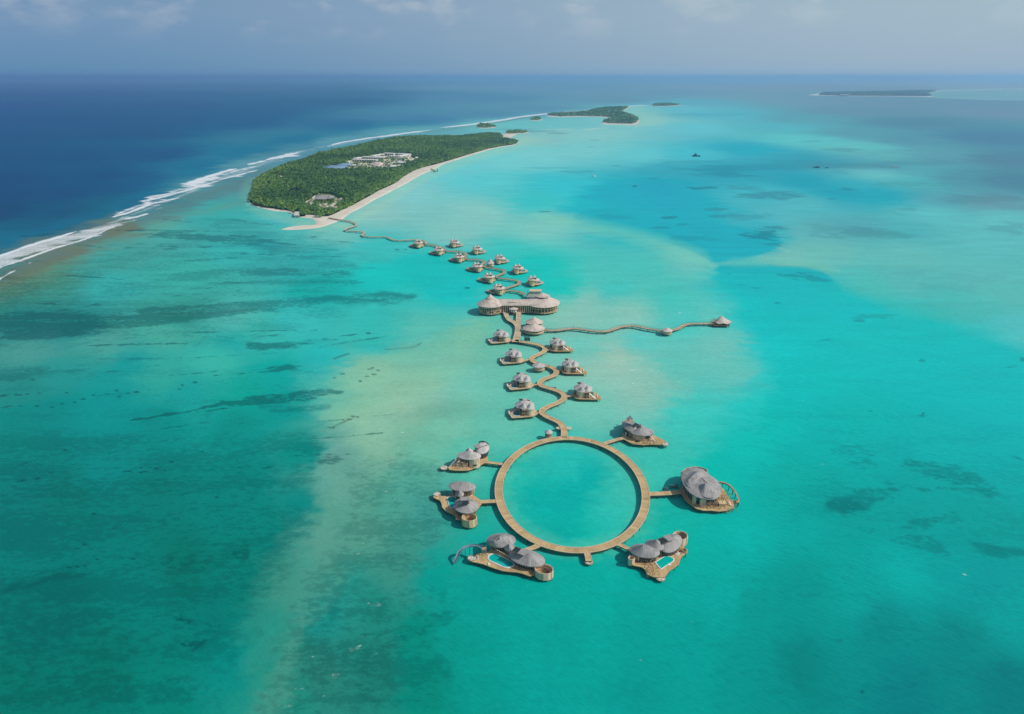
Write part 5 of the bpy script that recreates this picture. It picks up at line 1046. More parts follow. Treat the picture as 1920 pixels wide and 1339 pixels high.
b = MB(); [b.box(*(lambda q: (q.x - .4, q.y - .9, DECK, q.x + .4, q.y + .9, DECK + .4))(G(*Za(x, y)[0], DECK))) for x, y in ((700, 520), (820, 592))]; b.build('sun_beds', M['cushion'], r)
# slide: its own thing, tower and trough
sl = wthing('water_slide', 'curved blue-grey water slide on thin posts dropping into the lagoon', 'slide', G(*Za(640, 500)[0], 0))
spx = [(742, 408, 7.6), (700, 385, 7.4), (640, 380, 7.0), (590, 388, 6.5), (540, 410, 5.9), (500, 440, 5.0), (475, 475, 3.9), (460, 515, 2.8), (443, 550, 1.7), (420, 580, 0.7)]
sp = smooth_line([tuple(G(*Za(x, y)[0], z)) for x, y, z in spx], 4); tr = MB(); n = len(sp); vs = []
for i, p in enumerate(sp):
    d = Vector(sp[min(i + 1, n - 1)]) - Vector(sp[max(i - 1, 0)]); s_ = Vector((-d.y, d.x, 0)).normalized()
    for o_, h in ((-.75, .55), (-.55, 0), (.55, 0), (.75, .55), (.85, .5), (.62, -.18), (-.62, -.18), (-.85, .5)): vs.append(Vector(p) + s_ * o_ + Vector((0, 0, h)))
tr.add(vs, [(i * 8 + j, i * 8 + (j + 1) % 8, i * 8 + 8 + (j + 1) % 8, i * 8 + 8 + j) for i in range(n - 1) for j in range(8)]); 
mm = mottled('slide_shell', (0.16, 0.26, 0.30), (0.24, 0.36, 0.40), .5, rough=.4); tr.build('trough', mm, sl)
for k in range(3, n - 2, 4): MB().cyl((sp[k][0], sp[k][1], -1), (sp[k][0], sp[k][1], sp[k][2] - .2), .12, n=6).build('post', M['teal_metal'], sl)
q = sp[0]; b = MB()
for dx in (-1, 1):
    for dy in (-1, 1): b.beam((q[0] + 1 + dx, q[1] + dy, 0), (q[0] + 1 + dx, q[1] + dy, 8.6), .18)
b.box(q[0] - .1, q[1] - 1.1, 7.3, q[0] + 2.1, q[1] + 1.1, 7.5)
for k in range(7): b.box(q[0] + .3, q[1] - 1.4 - k * .3, 6.9 - k * .8, q[0] + 1.7, q[1] - 1.2 - k * .3, 7.0 - k * .8)
b.build('stair_tower', M['timber'], sl)

# --- near right villa, three oval roofs and a pool
r = root_at('near right ring villa with three overlapping oval roofs and a slanted turquoise pool', Zb, 950, 640)
deck_px(r, Zb(600, 640, 640, 720, 740, 740, 780, 770, 800, 820, 870, 850, 930, 855, 1000, 850, 1030, 810, 1060, 775, 1120, 735, 1160, 700, 1175, 650, 1200, 610, 1250, 580, 1255, 545, 1200, 510, 1100, 480, 1000, 470, 850, 520, 700, 580))
pool(r, px2w(Zb(885, 690, 1008, 612, 1075, 628, 1108, 652, 1100, 678, 955, 768, 930, 745), DECK), DECK, 'pool', 'white', .5)
net_px(r, Zb, 952, 868, 54, 1.4)
C3 = el(Zb, 1072, 472, 132, 92, -32); under(r, C3, 6.0, .8, mat_='dark_timber', trim='timber', glass=((200, 340),))
roof_px(r, C3, 6.2, rz(Zb, 1010, 430, 8.8, 1100, 400, 9.0), .8)
skylight(r, tuple(G(*Zb(1045, 418)[0], 9.2)), (1, .5, 0), (-.5, 1, 0), 4.5, 4.0, 0)
B3 = el(Zb, 893, 490, 118, 56, 12); under(r, B3, 6.6, .7, mat_='timber'); roof_px(r, B3, 6.8, rz(Zb, 905, 428, 10.8), 1.1)
A3 = el(Zb, 773, 556, 172, 78, 8); under(r, A3, 6.2, .82, mat_='cladding', trim='dark_timber', glass=((230, 330),), g0=.05)
roof_px(r, A3, 6.4, rz(Zb, 755, 492, 11.0, 905, 555, 8.4), 1.1)
tower(r, el(Zb, 1172, 382, 88, 50, 6, 12), 6.6, 1.9, 'cladding'); tower(r, el(Zb, 626, 632, 42, 24, 0, 9), 5.2, 1.3, 'cladding')
tower(r, el(Zb, 1215, 545, 34, 18, 0, 8), 3.4, 1.5, 'timber')
for (x, y, w, l, z1, sd_) in ((850, 790, 6, 5, 4.6, 1), (1150, 565, 7, 4, 3.6, 3), (800, 690, 6, 4, 5.2, 5)):
    fr = MB(); q = G(*Zb(x, y)[0], DECK); frame_clutter(fr, q.x, q.y, w, l, DECK, z1, random.Random(sd_), 4, 3); fr.build('pergola', M['timber'], r)
b = MB(); q0, q1_ = G(*Zb(830, 800)[0], DECK + .3), G(*Zb(800, 860)[0], .3); b.beam(q0, q1_, 1.0, .2); b.build('swim_ladder', M['timber'], r)
b = MB(); [b.box(*(lambda q: (q.x - .9, q.y - .4, DECK, q.x + .9, q.y + .4, DECK + .4))(G(*Zb(x, y)[0], DECK))) for x, y in ((1140, 600), (1050, 718), (1165, 588))]; b.build('sun_beds', M['cushion'], r)

# --- upper left villa
r = root_at('upper left ring villa, round conical front roof and a pale stair down to its deck', Zv3, 680, 480)
deck_px(r, Zv3(400, 515, 420, 540, 480, 548, 560, 550, 660, 548, 790, 500, 830, 470, 905, 440, 905, 400, 860, 330, 760, 290, 640, 300, 540, 370, 480, 420, 440, 470), step=4.5)
net_px(r, Zv3, 352, 520, 50, 1.6); b = MB(); b.beam(G(*Zv3(352, 525)[0], 1.7), G(*Zv3(440, 515)[0], 1.8), 1.6, .2); b.build('walkway', M['timber'], r)
C4 = el(Zv3, 830, 268, 92, 72, -14); w = under(r, C4, 6.8, .8, mat_='timber', trim='dark_timber', glass=((250, 350),)); roof_px(r, C4, 7.0, rz(Zv3, 800, 215, 9.8, 860, 210, 9.8), .8, mat_='shingle_pale')
skylight(r, tuple(G(*Zv3(775, 250)[0], 9.0)), (-1, -.6, 0), (.6, -1, 0), 4.2, 4, 0)
roof_px(r, el(Zv3, 670, 305, 50, 26, 0), 8.2, rz(Zv3, 665, 256, 11.4), 1.4, 'roof_cone', 'shingle_pale')
A4 = el(Zv3, 668, 362, 150, 53, 2); under(r, A4, 8.0, .8, mat_='dark_timber', trim='cladding', glass=((190, 275),), seg=1.6)
dq = G(*Zv3(725, 500)[0], DECK); dw = circ(dq.x + .1, dq.y + 1.2, 3.6, 12, 2.8); loft_wall(MB(), dw, dw, DECK - .5, 8.1).build('round_bay', M['cladding'], r)
b = MB(); panel(b, (dq.x - .3, dq.y - 1.75), (dq.x + 2.0, dq.y - 1.6), 3.8, 4.7, .1, .1); b.build('window', M['glass'], r)
roof_px(r, A4, 8.2, rz(Zv3, 690, 312, 11.4), 1.0, mat_='shingle_pale')
tower(r, el(Zv3, 850, 206, 64, 26, 14, 10), 8.0, 2.2, 'teal_metal')
b = MB(); b.beam(G(*Zv3(500, 410)[0], 7.2), G(*Zv3(420, 500)[0], 2.3), 1.5, .3); b.beam(G(*Zv3(540, 440)[0], 6.5), G(*Zv3(495, 490)[0], 2.3), 1.2, .25); b.build('stair', M['white'], r)
fr = MB(); q = G(*Zv3(560, 520)[0], DECK); frame_clutter(fr, q.x, q.y, 8, 3, DECK, 6.5, random.Random(6), 5, 2); fr.build('terrace_frame', M['cladding'], r)

# --- left villa with three roofs in a row
r = root_at('left ring villa with lens-shaped back roof, tiny middle cone and domed front roof', Zv3, 600, 950)
deck_px(r, Zv3(215, 872, 222, 892, 262, 910, 300, 925, 318, 960, 328, 1012, 375, 1060, 440, 1088, 490, 1120, 500, 1162, 560, 1170, 700, 1150, 790, 1010, 830, 960, 800, 915, 720, 860, 600, 820, 470, 850, 400, 870, 330, 872, 290, 858))
net_px(r, Zv3, 264, 852, 46)
pool(r, px2w(Zv3(385, 900, 410, 885, 480, 878, 510, 900, 500, 990, 490, 1020, 440, 1030, 415, 1005), DECK), DECK, 'pool', 'white', .5)
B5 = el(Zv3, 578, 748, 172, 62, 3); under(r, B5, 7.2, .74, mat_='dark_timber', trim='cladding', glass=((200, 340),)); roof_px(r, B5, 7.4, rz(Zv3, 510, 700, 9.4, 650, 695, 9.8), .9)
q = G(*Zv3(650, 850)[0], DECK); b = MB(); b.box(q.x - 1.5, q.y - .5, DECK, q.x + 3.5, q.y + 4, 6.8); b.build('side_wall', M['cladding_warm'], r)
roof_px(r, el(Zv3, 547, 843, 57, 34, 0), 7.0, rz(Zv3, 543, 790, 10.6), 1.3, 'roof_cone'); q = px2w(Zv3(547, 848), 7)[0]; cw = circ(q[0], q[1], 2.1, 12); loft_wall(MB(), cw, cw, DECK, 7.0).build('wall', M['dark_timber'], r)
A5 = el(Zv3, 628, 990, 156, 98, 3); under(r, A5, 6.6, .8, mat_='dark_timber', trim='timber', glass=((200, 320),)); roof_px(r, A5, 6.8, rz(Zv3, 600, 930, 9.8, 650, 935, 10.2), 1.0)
skylight(r, tuple(G(*Zv3(612, 912)[0], 10.2)), (-.15, 1, 0), (1, .15, 0), 4.6, 3.4, 0)
tower(r, el(Zv3, 668, 1135, 98, 50, 0, 12), 5.8, 1.3, 'cladding_warm')
q = G(*Zv3(540, 1100)[0], DECK); colonnade(r, (q.x - 3, q.y + .5), (q.x + 2.2, q.y - 2.4), DECK, 5.0, 8, 'timber'); MB().cyl(tuple(G(*Zv3(385, 862)[0], 0)), tuple(G(*Zv3(385, 800)[0], 5.5)), .12).build('lamp_post', M['pile'], r)

# --- upper right villa
r = root_at('upper right ring villa, two joined oval roofs and a pale tilted panel at the back', Zc(1120, 760, 6.087), 460, 400)
Z5 = Zc(1120, 760, 6.087)
deck_px(r, Z5(300, 385, 400, 440, 520, 452, 600, 445, 700, 448, 800, 455, 805, 425, 760, 400, 700, 365, 640, 340, 600, 300, 500, 260, 380, 260, 290, 300, 280, 350), step=4.5)
net_px(r, Z5, 775, 448, 36)
wl_ = px2w(Z5(285, 180, 380, 150, 420, 180, 330, 240), 5.5)
MB().prism(ccw(wl_), DECK, 5.5).build('back_block', M['timber'], r)
b = MB(); qs = [G(*Z5(x, y)[0], z) for x, y, z in ((322, 150, 5.8), (372, 112, 8.2), (408, 158, 8.0), (360, 160, 5.8))]; b.add([tuple(v) for v in qs] + [(v.x, v.y, v.z - .2) for v in qs], [(0, 1, 2, 3), (7, 6, 5, 4), (0, 4, 5, 1), (1, 5, 6, 2), (2, 6, 7, 3), (3, 7, 4, 0)]); b.build('tilted_panel', M['white'], r)
A6 = el(Z5, 378, 242, 100, 54, 24); under(r, A6, 7.2, .84, mat_='timber', trim='dark_timber', glass=((200, 250),)); roof_px(r, A6, 7.4, rz(Z5, 340, 200, 10, 400, 225, 10), .95)
roof_px(r, el(Z5, 492, 252, 60, 26, 10), 7.6, rz(Z5, 495, 214, 11.4), 1.3, 'roof_cone')
B6 = el(Z5, 512, 300, 138, 47, 3); under(r, B6, 6.8, .82, mat_='cladding', trim='timber', glass=((280, 345),), g0=.3); roof_px(r, B6, 7.0, rz(Z5, 492, 262, 10.0), 1.1)
b = MB(); q = G(*Z5(452, 402)[0], 4.2); b.box(q.x - 1.6, q.y - 1.2, 3.6, q.x + 1.6, q.y - .9, 4.4); b.build('window', M['glass'], r)
skylight(r, tuple(G(*Z5(385, 205)[0], 10.2)), (-.8, .7, 0), (.7, .8, 0), 4, 3.6, 0)
b = MB(); b.beam(G(*Z5(600, 342)[0], 6.4), G(*Z5(660, 412)[0], 2.2), 1.0, .3); b.build('stair', M['white'], r)
fr = MB(); q = G(*Z5(600, 428)[0], DECK); frame_clutter(fr, q.x, q.y, 8, 3, 0, 5, random.Random(9), 5, 2); fr.build('terrace_frame', M['timber'], r)
b = MB(); q = G(*Z5(324, 345)[0], DECK); b.box(q.x - .5, q.y - .1, DECK, q.x + .5, q.y + .1, DECK + 2.3); b.build('door', M['white'], r)

# --- the big right villa
r = root_at('biggest ring villa, one broad two-peaked grey roof and a cluttered terrace at right', Z5, 1200, 1000)
deck_px(r, Z5(950, 940, 955, 1000, 1000, 1080, 1060, 1130, 1130, 1180, 1210, 1200, 1300, 1200, 1380, 1210, 1480, 1200, 1560, 1165, 1560, 1130, 1520, 1080, 1480, 1020, 1450, 965, 1410, 930, 1350, 860, 1200, 800, 1050, 820), step=4.5)
big = Z5(955, 800, 972, 765, 1005, 735, 1050, 715, 1110, 710, 1170, 716, 1220, 735, 1255, 770, 1295, 805, 1345, 835, 1385, 870, 1408, 915, 1414, 970, 1400, 1020, 1370, 1055, 1320, 1072, 1260, 1072, 1190, 1062, 1120, 1040, 1060, 1000, 1015, 950, 980, 895, 960, 850)
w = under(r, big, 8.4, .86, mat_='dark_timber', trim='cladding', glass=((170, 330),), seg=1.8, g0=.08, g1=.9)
roof_px(r, big, 8.6, rz(Z5, 1095, 800, 10.7, 1150, 790, 11.2, 1200, 850, 11.0, 1260, 900, 11.0, 1300, 930, 10.7), .75, th=.5)
roof_px(r, el(Z5, 1110, 845, 118, 108, 20), 9.35, rz(Z5, 1040, 850, 10.9, 1150, 752, 13.4, 1210, 765, 12.4), 1.25, 'roof_peak', th=.1)
roof_px(r, el(Z5, 1262, 955, 128, 98, 24), 9.35, rz(Z5, 1190, 905, 11.4, 1235, 885, 13.4, 1345, 945, 11.0), 1.25, 'roof_peak', th=.1)
tower(r, Z5(960, 760, 1010, 718, 1080, 700, 1170, 702, 1250, 730, 1270, 800, 1100, 800), 8.0, 2.4, 'cladding_warm')
q = G(*Z5(1195, 1140)[0], DECK); b = MB(); b.box(q.x - 1.5, q.y - 1.3, .6, q.x + 1.5, q.y + 1, 8.0); b.build('buttress', M['cladding'], r)
q = G(*Z5(1100, 1110)[0], DECK); b = MB(); b.box(q.x - .8, q.y - 1.3, .6, q.x + .8, q.y + 1, 8.0); b.build('buttress', M['cladding'], r)
for (x, y, w_, l, z1, sd_) in ((1360, 1110, 8, 7, 6, 11), (1440, 1050, 7, 9, 5, 12), (1480, 1140, 9, 6, 4.4, 13), (1280, 1160, 7, 3, 6, 14), (1420, 1170, 8, 4, 3.4, 15)):
    fr = MB(); q = G(*Z5(x, y)[0], DECK); frame_clutter(fr, q.x, q.y, w_, l, 0, z1, random.Random(sd_), 5, 4); fr.build('terrace_frame', M['timber'], r)
b = MB(); q = G(*Z5(1425, 1115)[0], 4); b.box(q.x - 1.8, q.y - 1.2, DECK + .004, q.x + 1.8, q.y + 1.2, 4.2).box(q.x - 2.1, q.y - 1.5, 4.202, q.x + 2.1, q.y + 1.5, 4.45); b.build('day_bed', M['cladding_warm'], r)
b = MB(); b.beam(G(*Z5(1500, 1090)[0], 4.6), G(*Z5(1535, 1160)[0], 2), .9, .2); b.build('stair', M['cladding'], r)
arc = Z5(1392, 872, 1440, 882, 1490, 900, 1535, 935, 1570, 980, 1600, 1035, 1612, 1080, 1610, 1110)
jetty('curved_catwalk', 'thin curved catwalk looping around open water beside the biggest ring villa', 'catwalk', arc, .9, z=4.0, step_pile=4, kerb_w=.1)
jetty('catwalk_platform', 'small dark platform joining the curved catwalk to the cluttered terrace', 'platform', Z5(1520, 1100, 1560, 1102, 1612, 1105), 2.6, z=2.2, step_pile=2.5, kerb_w=.1)
# green planters / buggies parked on the spur
for (x, y, w_, h_, lab) in ((770, 972, 1.5, 1.6, 'small dark green buggy parked on the spur of the biggest villa'), (870, 952, 2.6, 2.4, 'larger dark teal service cart on the spur close to the biggest villa')):
    q = G(*Z5(x, y)[0], DECK + .12); o = wthing('service_cart', lab, 'cart', q, 'carts on the spur jetty'); z0 = DECK + .28
    MB().box(q.x - w_, q.y - .6, z0 + .3, q.x + w_, q.y + .6, z0 + h_ * .55).build('body', M['teal_metal'], o)
    b = MB().box(q.x - w_ * .9, q.y - .65, z0 + h_ * .95, q.x + w_ * .9, q.y + .65, z0 + h_ * 1.02)
    for dx in (-.8, .8):
        for dy in (-.5, .5): b.beam((q.x + w_ * dx, q.y + dy, z0 + h_ * .5), (q.x + w_ * dx, q.y + dy, z0 + h_ * .95), .08)
    b.build('canopy', M['teal_metal'], o)
    for dx in (-.6, .6):
        for dy in (-.62, .62): MB().cyl((q.x + w_ * dx, q.y + dy - .08, z0 + .3), (q.x + w_ * dx, q.y + dy + .08, z0 + .3), .3, n=12).build('wheel', M['cloth'], o)
q = G(*Zb(144, 684)[0], 1.4); o = wthing('net_platform', 'round pale net platform at the tip of the landing jetty', 'net', q); net_disc(o, q.x, q.y, 2.1, 1.6); piles(o, [(q.x, q.y)], 1.2, .3)
for sg, lab in ((-1, 'pale half-round side platform left of the boardwalk where it meets the ring'), (1, 'pale half-round side platform right of the boardwalk where it meets the ring')):
    q = G(*Zm(1055 + sg * 46, 683)[0], DECK); o = wthing('side_platform', lab, 'platform', q, 'half-round platforms beside the boardwalk')
    deck_slab(MB(), [(q.x + 3.1 * math.cos(a), q.y + 1.9 * math.sin(a)) for a in [2 * math.pi * i / 16 for i in range(16)]], DECK - .12, .3).build('deck', M['kerb'], o); piles(o, [(q.x, q.y - 1), (q.x, q.y + 1)], DECK - .4)
# ---------------------------------------------------------------- islands: sand, forest floor, canopy
def land(name, px, z, mat_, edge=None, kind='structure', label=None, cat=None, thick=1.2, warp=0.0, curve=3, z0=-1.0):
    w = px2w(px, z); w = smooth_line(w, curve, True) if curve else w
    c = cen(w); o = MB(); n = len(w); A = [(p[0], p[1], z0) for p in w]; inn = shrink(w, 1 - 0.0) 
    w = ccw(w); k1, k2 = [], []
    for i in range(n):                                # gentle beach slope: outline at water level, raised ground inside
        a, b_, d = w[i - 1], w[(i + 1) % n], w[i]; t_ = Vector((b_[0] - a[0], b_[1] - a[1])).normalized(); nn_ = Vector((-t_.y, t_.x)); off = edge or 0
        k1.append((d[0], d[1], 0.02)); k2.append((d[0] + nn_.x * off, d[1] + nn_.y * off, z))
    o.add(k1 + k2 + [(p[0], p[1], z0) for p in k1], [(i, (i + 1) % n, n + (i + 1) % n, n + i) for i in range(n)] + [tuple(range(n, 2 * n))] + [(2 * n + i, 2 * n + (i + 1) % n, (i + 1) % n, i) for i in range(n)])
    ob = o.build(name, M[mat_]); return tag(ob, label, cat, kind=kind)
Zi = Zc(440, 220, 3.4286); Zh = Zc(560, 280, 6.4); Z3i = Zc(900, 160, 4.571); Zx = Zc(1440, 100, 4)
sand = Zi(300, 717, 360, 700, 440, 690, 510, 688, 522, 668, 505, 652, 470, 645, 420, 640, 385, 625, 330, 605, 270, 602, 210, 590, 150, 575, 110, 560, 92, 540, 96, 500, 112, 465, 116, 430, 135, 402, 200, 370, 260, 345, 350, 300, 440, 280, 520, 245, 600, 225, 740, 200, 900, 160, 1030, 135, 1200, 130, 1400, 130, 1600, 110, 1700, 107, 1722, 112, 1745, 100, 1810, 103, 1790, 120, 1745, 142, 1800, 150, 1828, 155, 1800, 175, 1745, 186, 1700, 192, 1640, 207, 1500, 250, 1420, 275, 1340, 302, 1290, 330, 1200, 368, 1100, 425, 1040, 455, 980, 488, 900, 528, 820, 575, 760, 605, 715, 635, 690, 655, 620, 682, 550, 704, 450, 716, 370, 720)
land('island_sand', sand, 0.9, 'sand', edge=5)
for px_ in (Z3i(560, 262, 700, 273, 860, 267, 1060, 273, 1230, 290, 1120, 298, 1045, 320, 1070, 334, 1200, 334, 1335, 338, 1362, 300, 1310, 262, 1228, 240, 1222, 222, 1282, 190, 1200, 190, 1050, 200, 1000, 206, 900, 232, 800, 246), Zx(300, 314, 385, 316, 620, 321, 900, 322, 1200, 326, 1235, 322, 1185, 306, 1280, 284, 1270, 279, 1050, 284, 850, 291, 620, 294, 400, 300)):
    land('island_sand', px_, 0.9, 'sand', edge=6, curve=2)
for px_ in (Zi(1738, 105, 1760, 95, 1890, 97, 1870, 103, 1760, 108), Z3i(425, 299, 450, 284, 500, 277, 535, 292, 500, 302), Z3i(-20, 342, 30, 338, 142, 358, 60, 368, -20, 364), Z3i(1465, 172, 1500, 160, 1620, 157, 1722, 170, 1600, 180, 1490, 179)):
    land('islet', px_, 0.7, 'sand', edge=3, curve=2)
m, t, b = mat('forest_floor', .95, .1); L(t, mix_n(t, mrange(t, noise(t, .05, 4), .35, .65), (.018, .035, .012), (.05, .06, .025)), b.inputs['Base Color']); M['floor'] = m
f_main = Zi(95, 540, 100, 500, 118, 462, 122, 430, 140, 400, 200, 368, 260, 340, 350, 298, 440, 278, 520, 243, 600, 222, 740, 198, 900, 158, 1030, 133, 1200, 128, 1400, 128, 1600, 110, 1700, 108, 1720, 118, 1725, 140, 1800, 148, 1822, 157, 1795, 174, 1740, 182, 1640, 200, 1500, 240, 1420, 265, 1300, 300, 1200, 325, 1150, 345, 1090, 380, 1050, 412, 1000, 440, 930, 470, 880, 500, 820, 532, 760, 565, 700, 592, 640, 622, 600, 634, 560, 636, 520, 628, 470, 625, 440, 634, 400, 630, 350, 600, 280, 592, 200, 580, 130, 565)
clear = [Zi(552, 330, 575, 312, 620, 300, 700, 300, 745, 275, 760, 262, 900, 240, 1130, 232, 1150, 262, 1245, 270, 1180, 286, 1090, 305, 1050, 320, 960, 332, 800, 330, 700, 334),
         Zi(445, 545, 480, 530, 510, 505, 540, 494, 640, 498, 650, 520, 725, 528, 660, 560, 690, 578, 650, 590, 540, 592, 530, 570, 450, 575), Zi(342, 468, 430, 468, 430, 482, 345, 482), Zi(372, 605, 420, 600, 432, 632, 400, 634), Zi(268, 384, 310, 376, 312, 392, 270, 396), Zi(200, 432, 235, 432, 235, 446, 200, 446), Zi(176, 500, 186, 498, 186, 524, 176, 524)]
land('forest_ground', f_main, 1.3, 'floor', edge=2, z0=0)
for c_ in clear[:2]:
    w = px2w(c_, 1.5); MB().prism(ccw(w), 1.3, 1.5).build('sandy_clearing', M['sand']); tag(bpy.data.objects[-1] if False else COL.objects[-1], kind='structure')
def down(pts, k):                                      # keep the glade open towards the sea side as well
    cy = sum(p[1] for p in pts) / len(pts); return [(x, y + (k / 3.43 * 1.6 if y > cy else 0)) for x, y in pts]
def crown_templates(k, rng, nt=8):
    T = []
    for _ in range(nt):
        u = rng.normal(size=(k, 3)); u[:, 2] = np.abs(u[:, 2]) * 1.1 - 0.25; u /= np.linalg.norm(u, axis=1, keepdims=True)
        lob = rng.normal(size=(5, 3)); lob[:, 2] = np.abs(lob[:, 2]); lob /= np.linalg.norm(lob, axis=1, keepdims=True)
        rad = 0.62 + 0.42 * np.clip((u @ lob.T).max(1), 0, 1) ** 2 + rng.uniform(-.12, .08, k); p = u * rad[:, None]; p[:, 2] *= .72
        nrm = u + rng.normal(size=(k, 3)) * .55 + np.array([0, 0, .35]); nrm /= np.linalg.norm(nrm, axis=1, keepdims=True)
        a = np.cross(nrm, rng.normal(size=(k, 3))); a /= np.linalg.norm(a, axis=1, keepdims=True); b_ = np.cross(nrm, a)
        s = rng.uniform(.20, .40, k)[:, None]; e = rng.uniform(.6, 1.1, k)[:, None]
        q = np.stack([p - a * s, p - b_ * s * e, p + a * s, p + b_ * s * e], 1)            # diamond leaf clumps
        T.append((q, rng.uniform(0, 1, k)))
    return T
def scatter(px, z, step, rng, holes=()):
    w = np.array(px2w(px, z)); x0, y0 = w.min(0); x1, y1 = w.max(0)
    gx, gy = np.meshgrid(np.arange(x0, x1, step), np.arange(y0, y1, step * .87)); gx = gx + (np.arange(gx.shape[0]) % 2)[:, None] * step / 2
    X = gx.ravel() + rng.uniform(-.42, .42, gx.size) * step; Y = gy.ravel() + rng.uniform(-.42, .42, gx.size) * step
    k = inside(X, Y, [tuple(p) for p in w])
    for h in holes: k &= ~inside(X, Y, [tuple(p) for p in px2w(h, z)])
    X, Y = X[k], Y[k]; d, _ = seg_dist(X, Y, [tuple(p) for p in w], True); return X, Y, d
def canopy(name, px, z, step, k, r0, r1, h0, h1, seed=1, holes=(), mat_='leaf', bright=0.0):
    rng = np.random.default_rng(seed); X, Y, d = scatter(px, z, step, rng, holes); T = crown_templates(k, rng); n = len(X)
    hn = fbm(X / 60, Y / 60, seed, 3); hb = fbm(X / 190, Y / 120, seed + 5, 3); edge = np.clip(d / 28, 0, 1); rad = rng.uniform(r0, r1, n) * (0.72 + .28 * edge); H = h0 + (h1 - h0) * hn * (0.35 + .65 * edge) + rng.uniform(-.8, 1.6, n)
    H += (rng.uniform(0, 1, n) > .96) * 3.0
    V, TI = [], []
    for i in range(n):
        q, tv = T[rng.integers(len(T))]; a = rng.uniform(0, 6.283); ca, sa = math.cos(a), math.sin(a); r = rad[i]
        vx = q[..., 0] * ca - q[..., 1] * sa; vy = q[..., 0] * sa + q[..., 1] * ca
        P_ = np.stack([vx * r + X[i], vy * r + Y[i], q[..., 2] * r + z + H[i]], -1); V.append(P_.reshape(-1, 3))
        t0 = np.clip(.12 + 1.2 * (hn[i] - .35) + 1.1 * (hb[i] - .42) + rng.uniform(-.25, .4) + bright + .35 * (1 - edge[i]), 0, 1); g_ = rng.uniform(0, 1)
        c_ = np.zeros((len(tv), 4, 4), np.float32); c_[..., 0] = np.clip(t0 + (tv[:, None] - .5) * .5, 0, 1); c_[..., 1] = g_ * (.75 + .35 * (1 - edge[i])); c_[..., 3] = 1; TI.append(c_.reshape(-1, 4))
    V = np.concatenate(V).astype(np.float32); TI = np.concatenate(TI); nf = len(V) // 4
    me = bpy.data.meshes.new(name); me.vertices.add(len(V)); me.vertices.foreach_set('co', V.ravel()); me.loops.add(nf * 4); me.loops.foreach_set('vertex_index', np.arange(nf * 4, dtype=np.int32))
    me.polygons.add(nf); me.polygons.foreach_set('loop_start', np.arange(nf, dtype=np.int32) * 4); me.update(calc_edges=True)
    at = me.color_attributes.new('tint', 'FLOAT_COLOR', 'POINT'); at.data.foreach_set('color', TI.ravel()); me.materials.append(M[mat_])
    o = bpy.data.objects.new(name, me); COL.objects.link(o); print(name, n, 'crowns'); return o
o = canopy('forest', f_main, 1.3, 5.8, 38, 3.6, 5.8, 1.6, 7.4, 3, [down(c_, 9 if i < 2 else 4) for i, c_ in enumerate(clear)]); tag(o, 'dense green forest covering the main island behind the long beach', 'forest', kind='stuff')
for i, (c_, st, nm) in enumerate(((clear[0], 15, 'leafy trees scattered among the white buildings of the compound'), (clear[1], 12, 'leafy trees scattered around the brown lodge'))):
    o = canopy('garden_trees', down(c_, 9 if i < 2 else 4), 1.5, st, 38, 2.6, 4.6, .6, 3.6, 30 + i); tag(o, nm, 'trees', kind='stuff')
f2 = Z3i(570, 256, 700, 268, 860, 263, 1060, 268, 1240, 288, 1110, 296, 1052, 316, 1100, 326, 1200, 328, 1330, 331, 1352, 295, 1300, 263, 1220, 238, 1212, 224, 1268, 193, 1200, 193, 1050, 203, 1000, 209, 900, 234, 800, 247)
o = canopy('forest', f2, .9, 13, 30, 8, 12, 4, 12, 5); tag(o, 'dark hook-shaped wood on the second island beyond the beach', 'forest', kind='stuff')
f3 = Zx(388, 314, 600, 319, 900, 320, 1180, 322, 1225, 321, 1180, 305, 1262, 284, 1050, 287, 850, 294, 620, 297, 400, 303)
o = canopy('forest', f3, .9, 24, 26, 15, 20, 5, 12, 6, [Zx(540, 308, 615, 308, 615, 314, 540, 314)]); tag(o, 'long low hazy wood on the faint island at the far right', 'forest', kind='stuff')
for i, (px_, lab) in enumerate(((Zi(1742, 104, 1762, 96, 1885, 97, 1868, 102, 1765, 106), 'low scrub on the sliver islet just off the main island\'s far tip'), (Z3i(430, 298, 452, 286, 500, 279, 529, 293, 498, 300), 'round tuft of trees on the small islet beside the surf line'),
                              (Z3i(-16, 343, 30, 340, 138, 358, 60, 366, -16, 363), 'dark trees on the oval islet between surf and main island'), (Z3i(1474, 172, 1502, 162, 1620, 159, 1714, 170, 1600, 178, 1492, 178), 'dark wood on the farthest islet at the end of the surf line'))):
    o = canopy('wooded_islet', px_, .7, 11, 30, 7, 10, 3, 8, 10 + i); tag(o, lab, 'wood', kind='stuff')
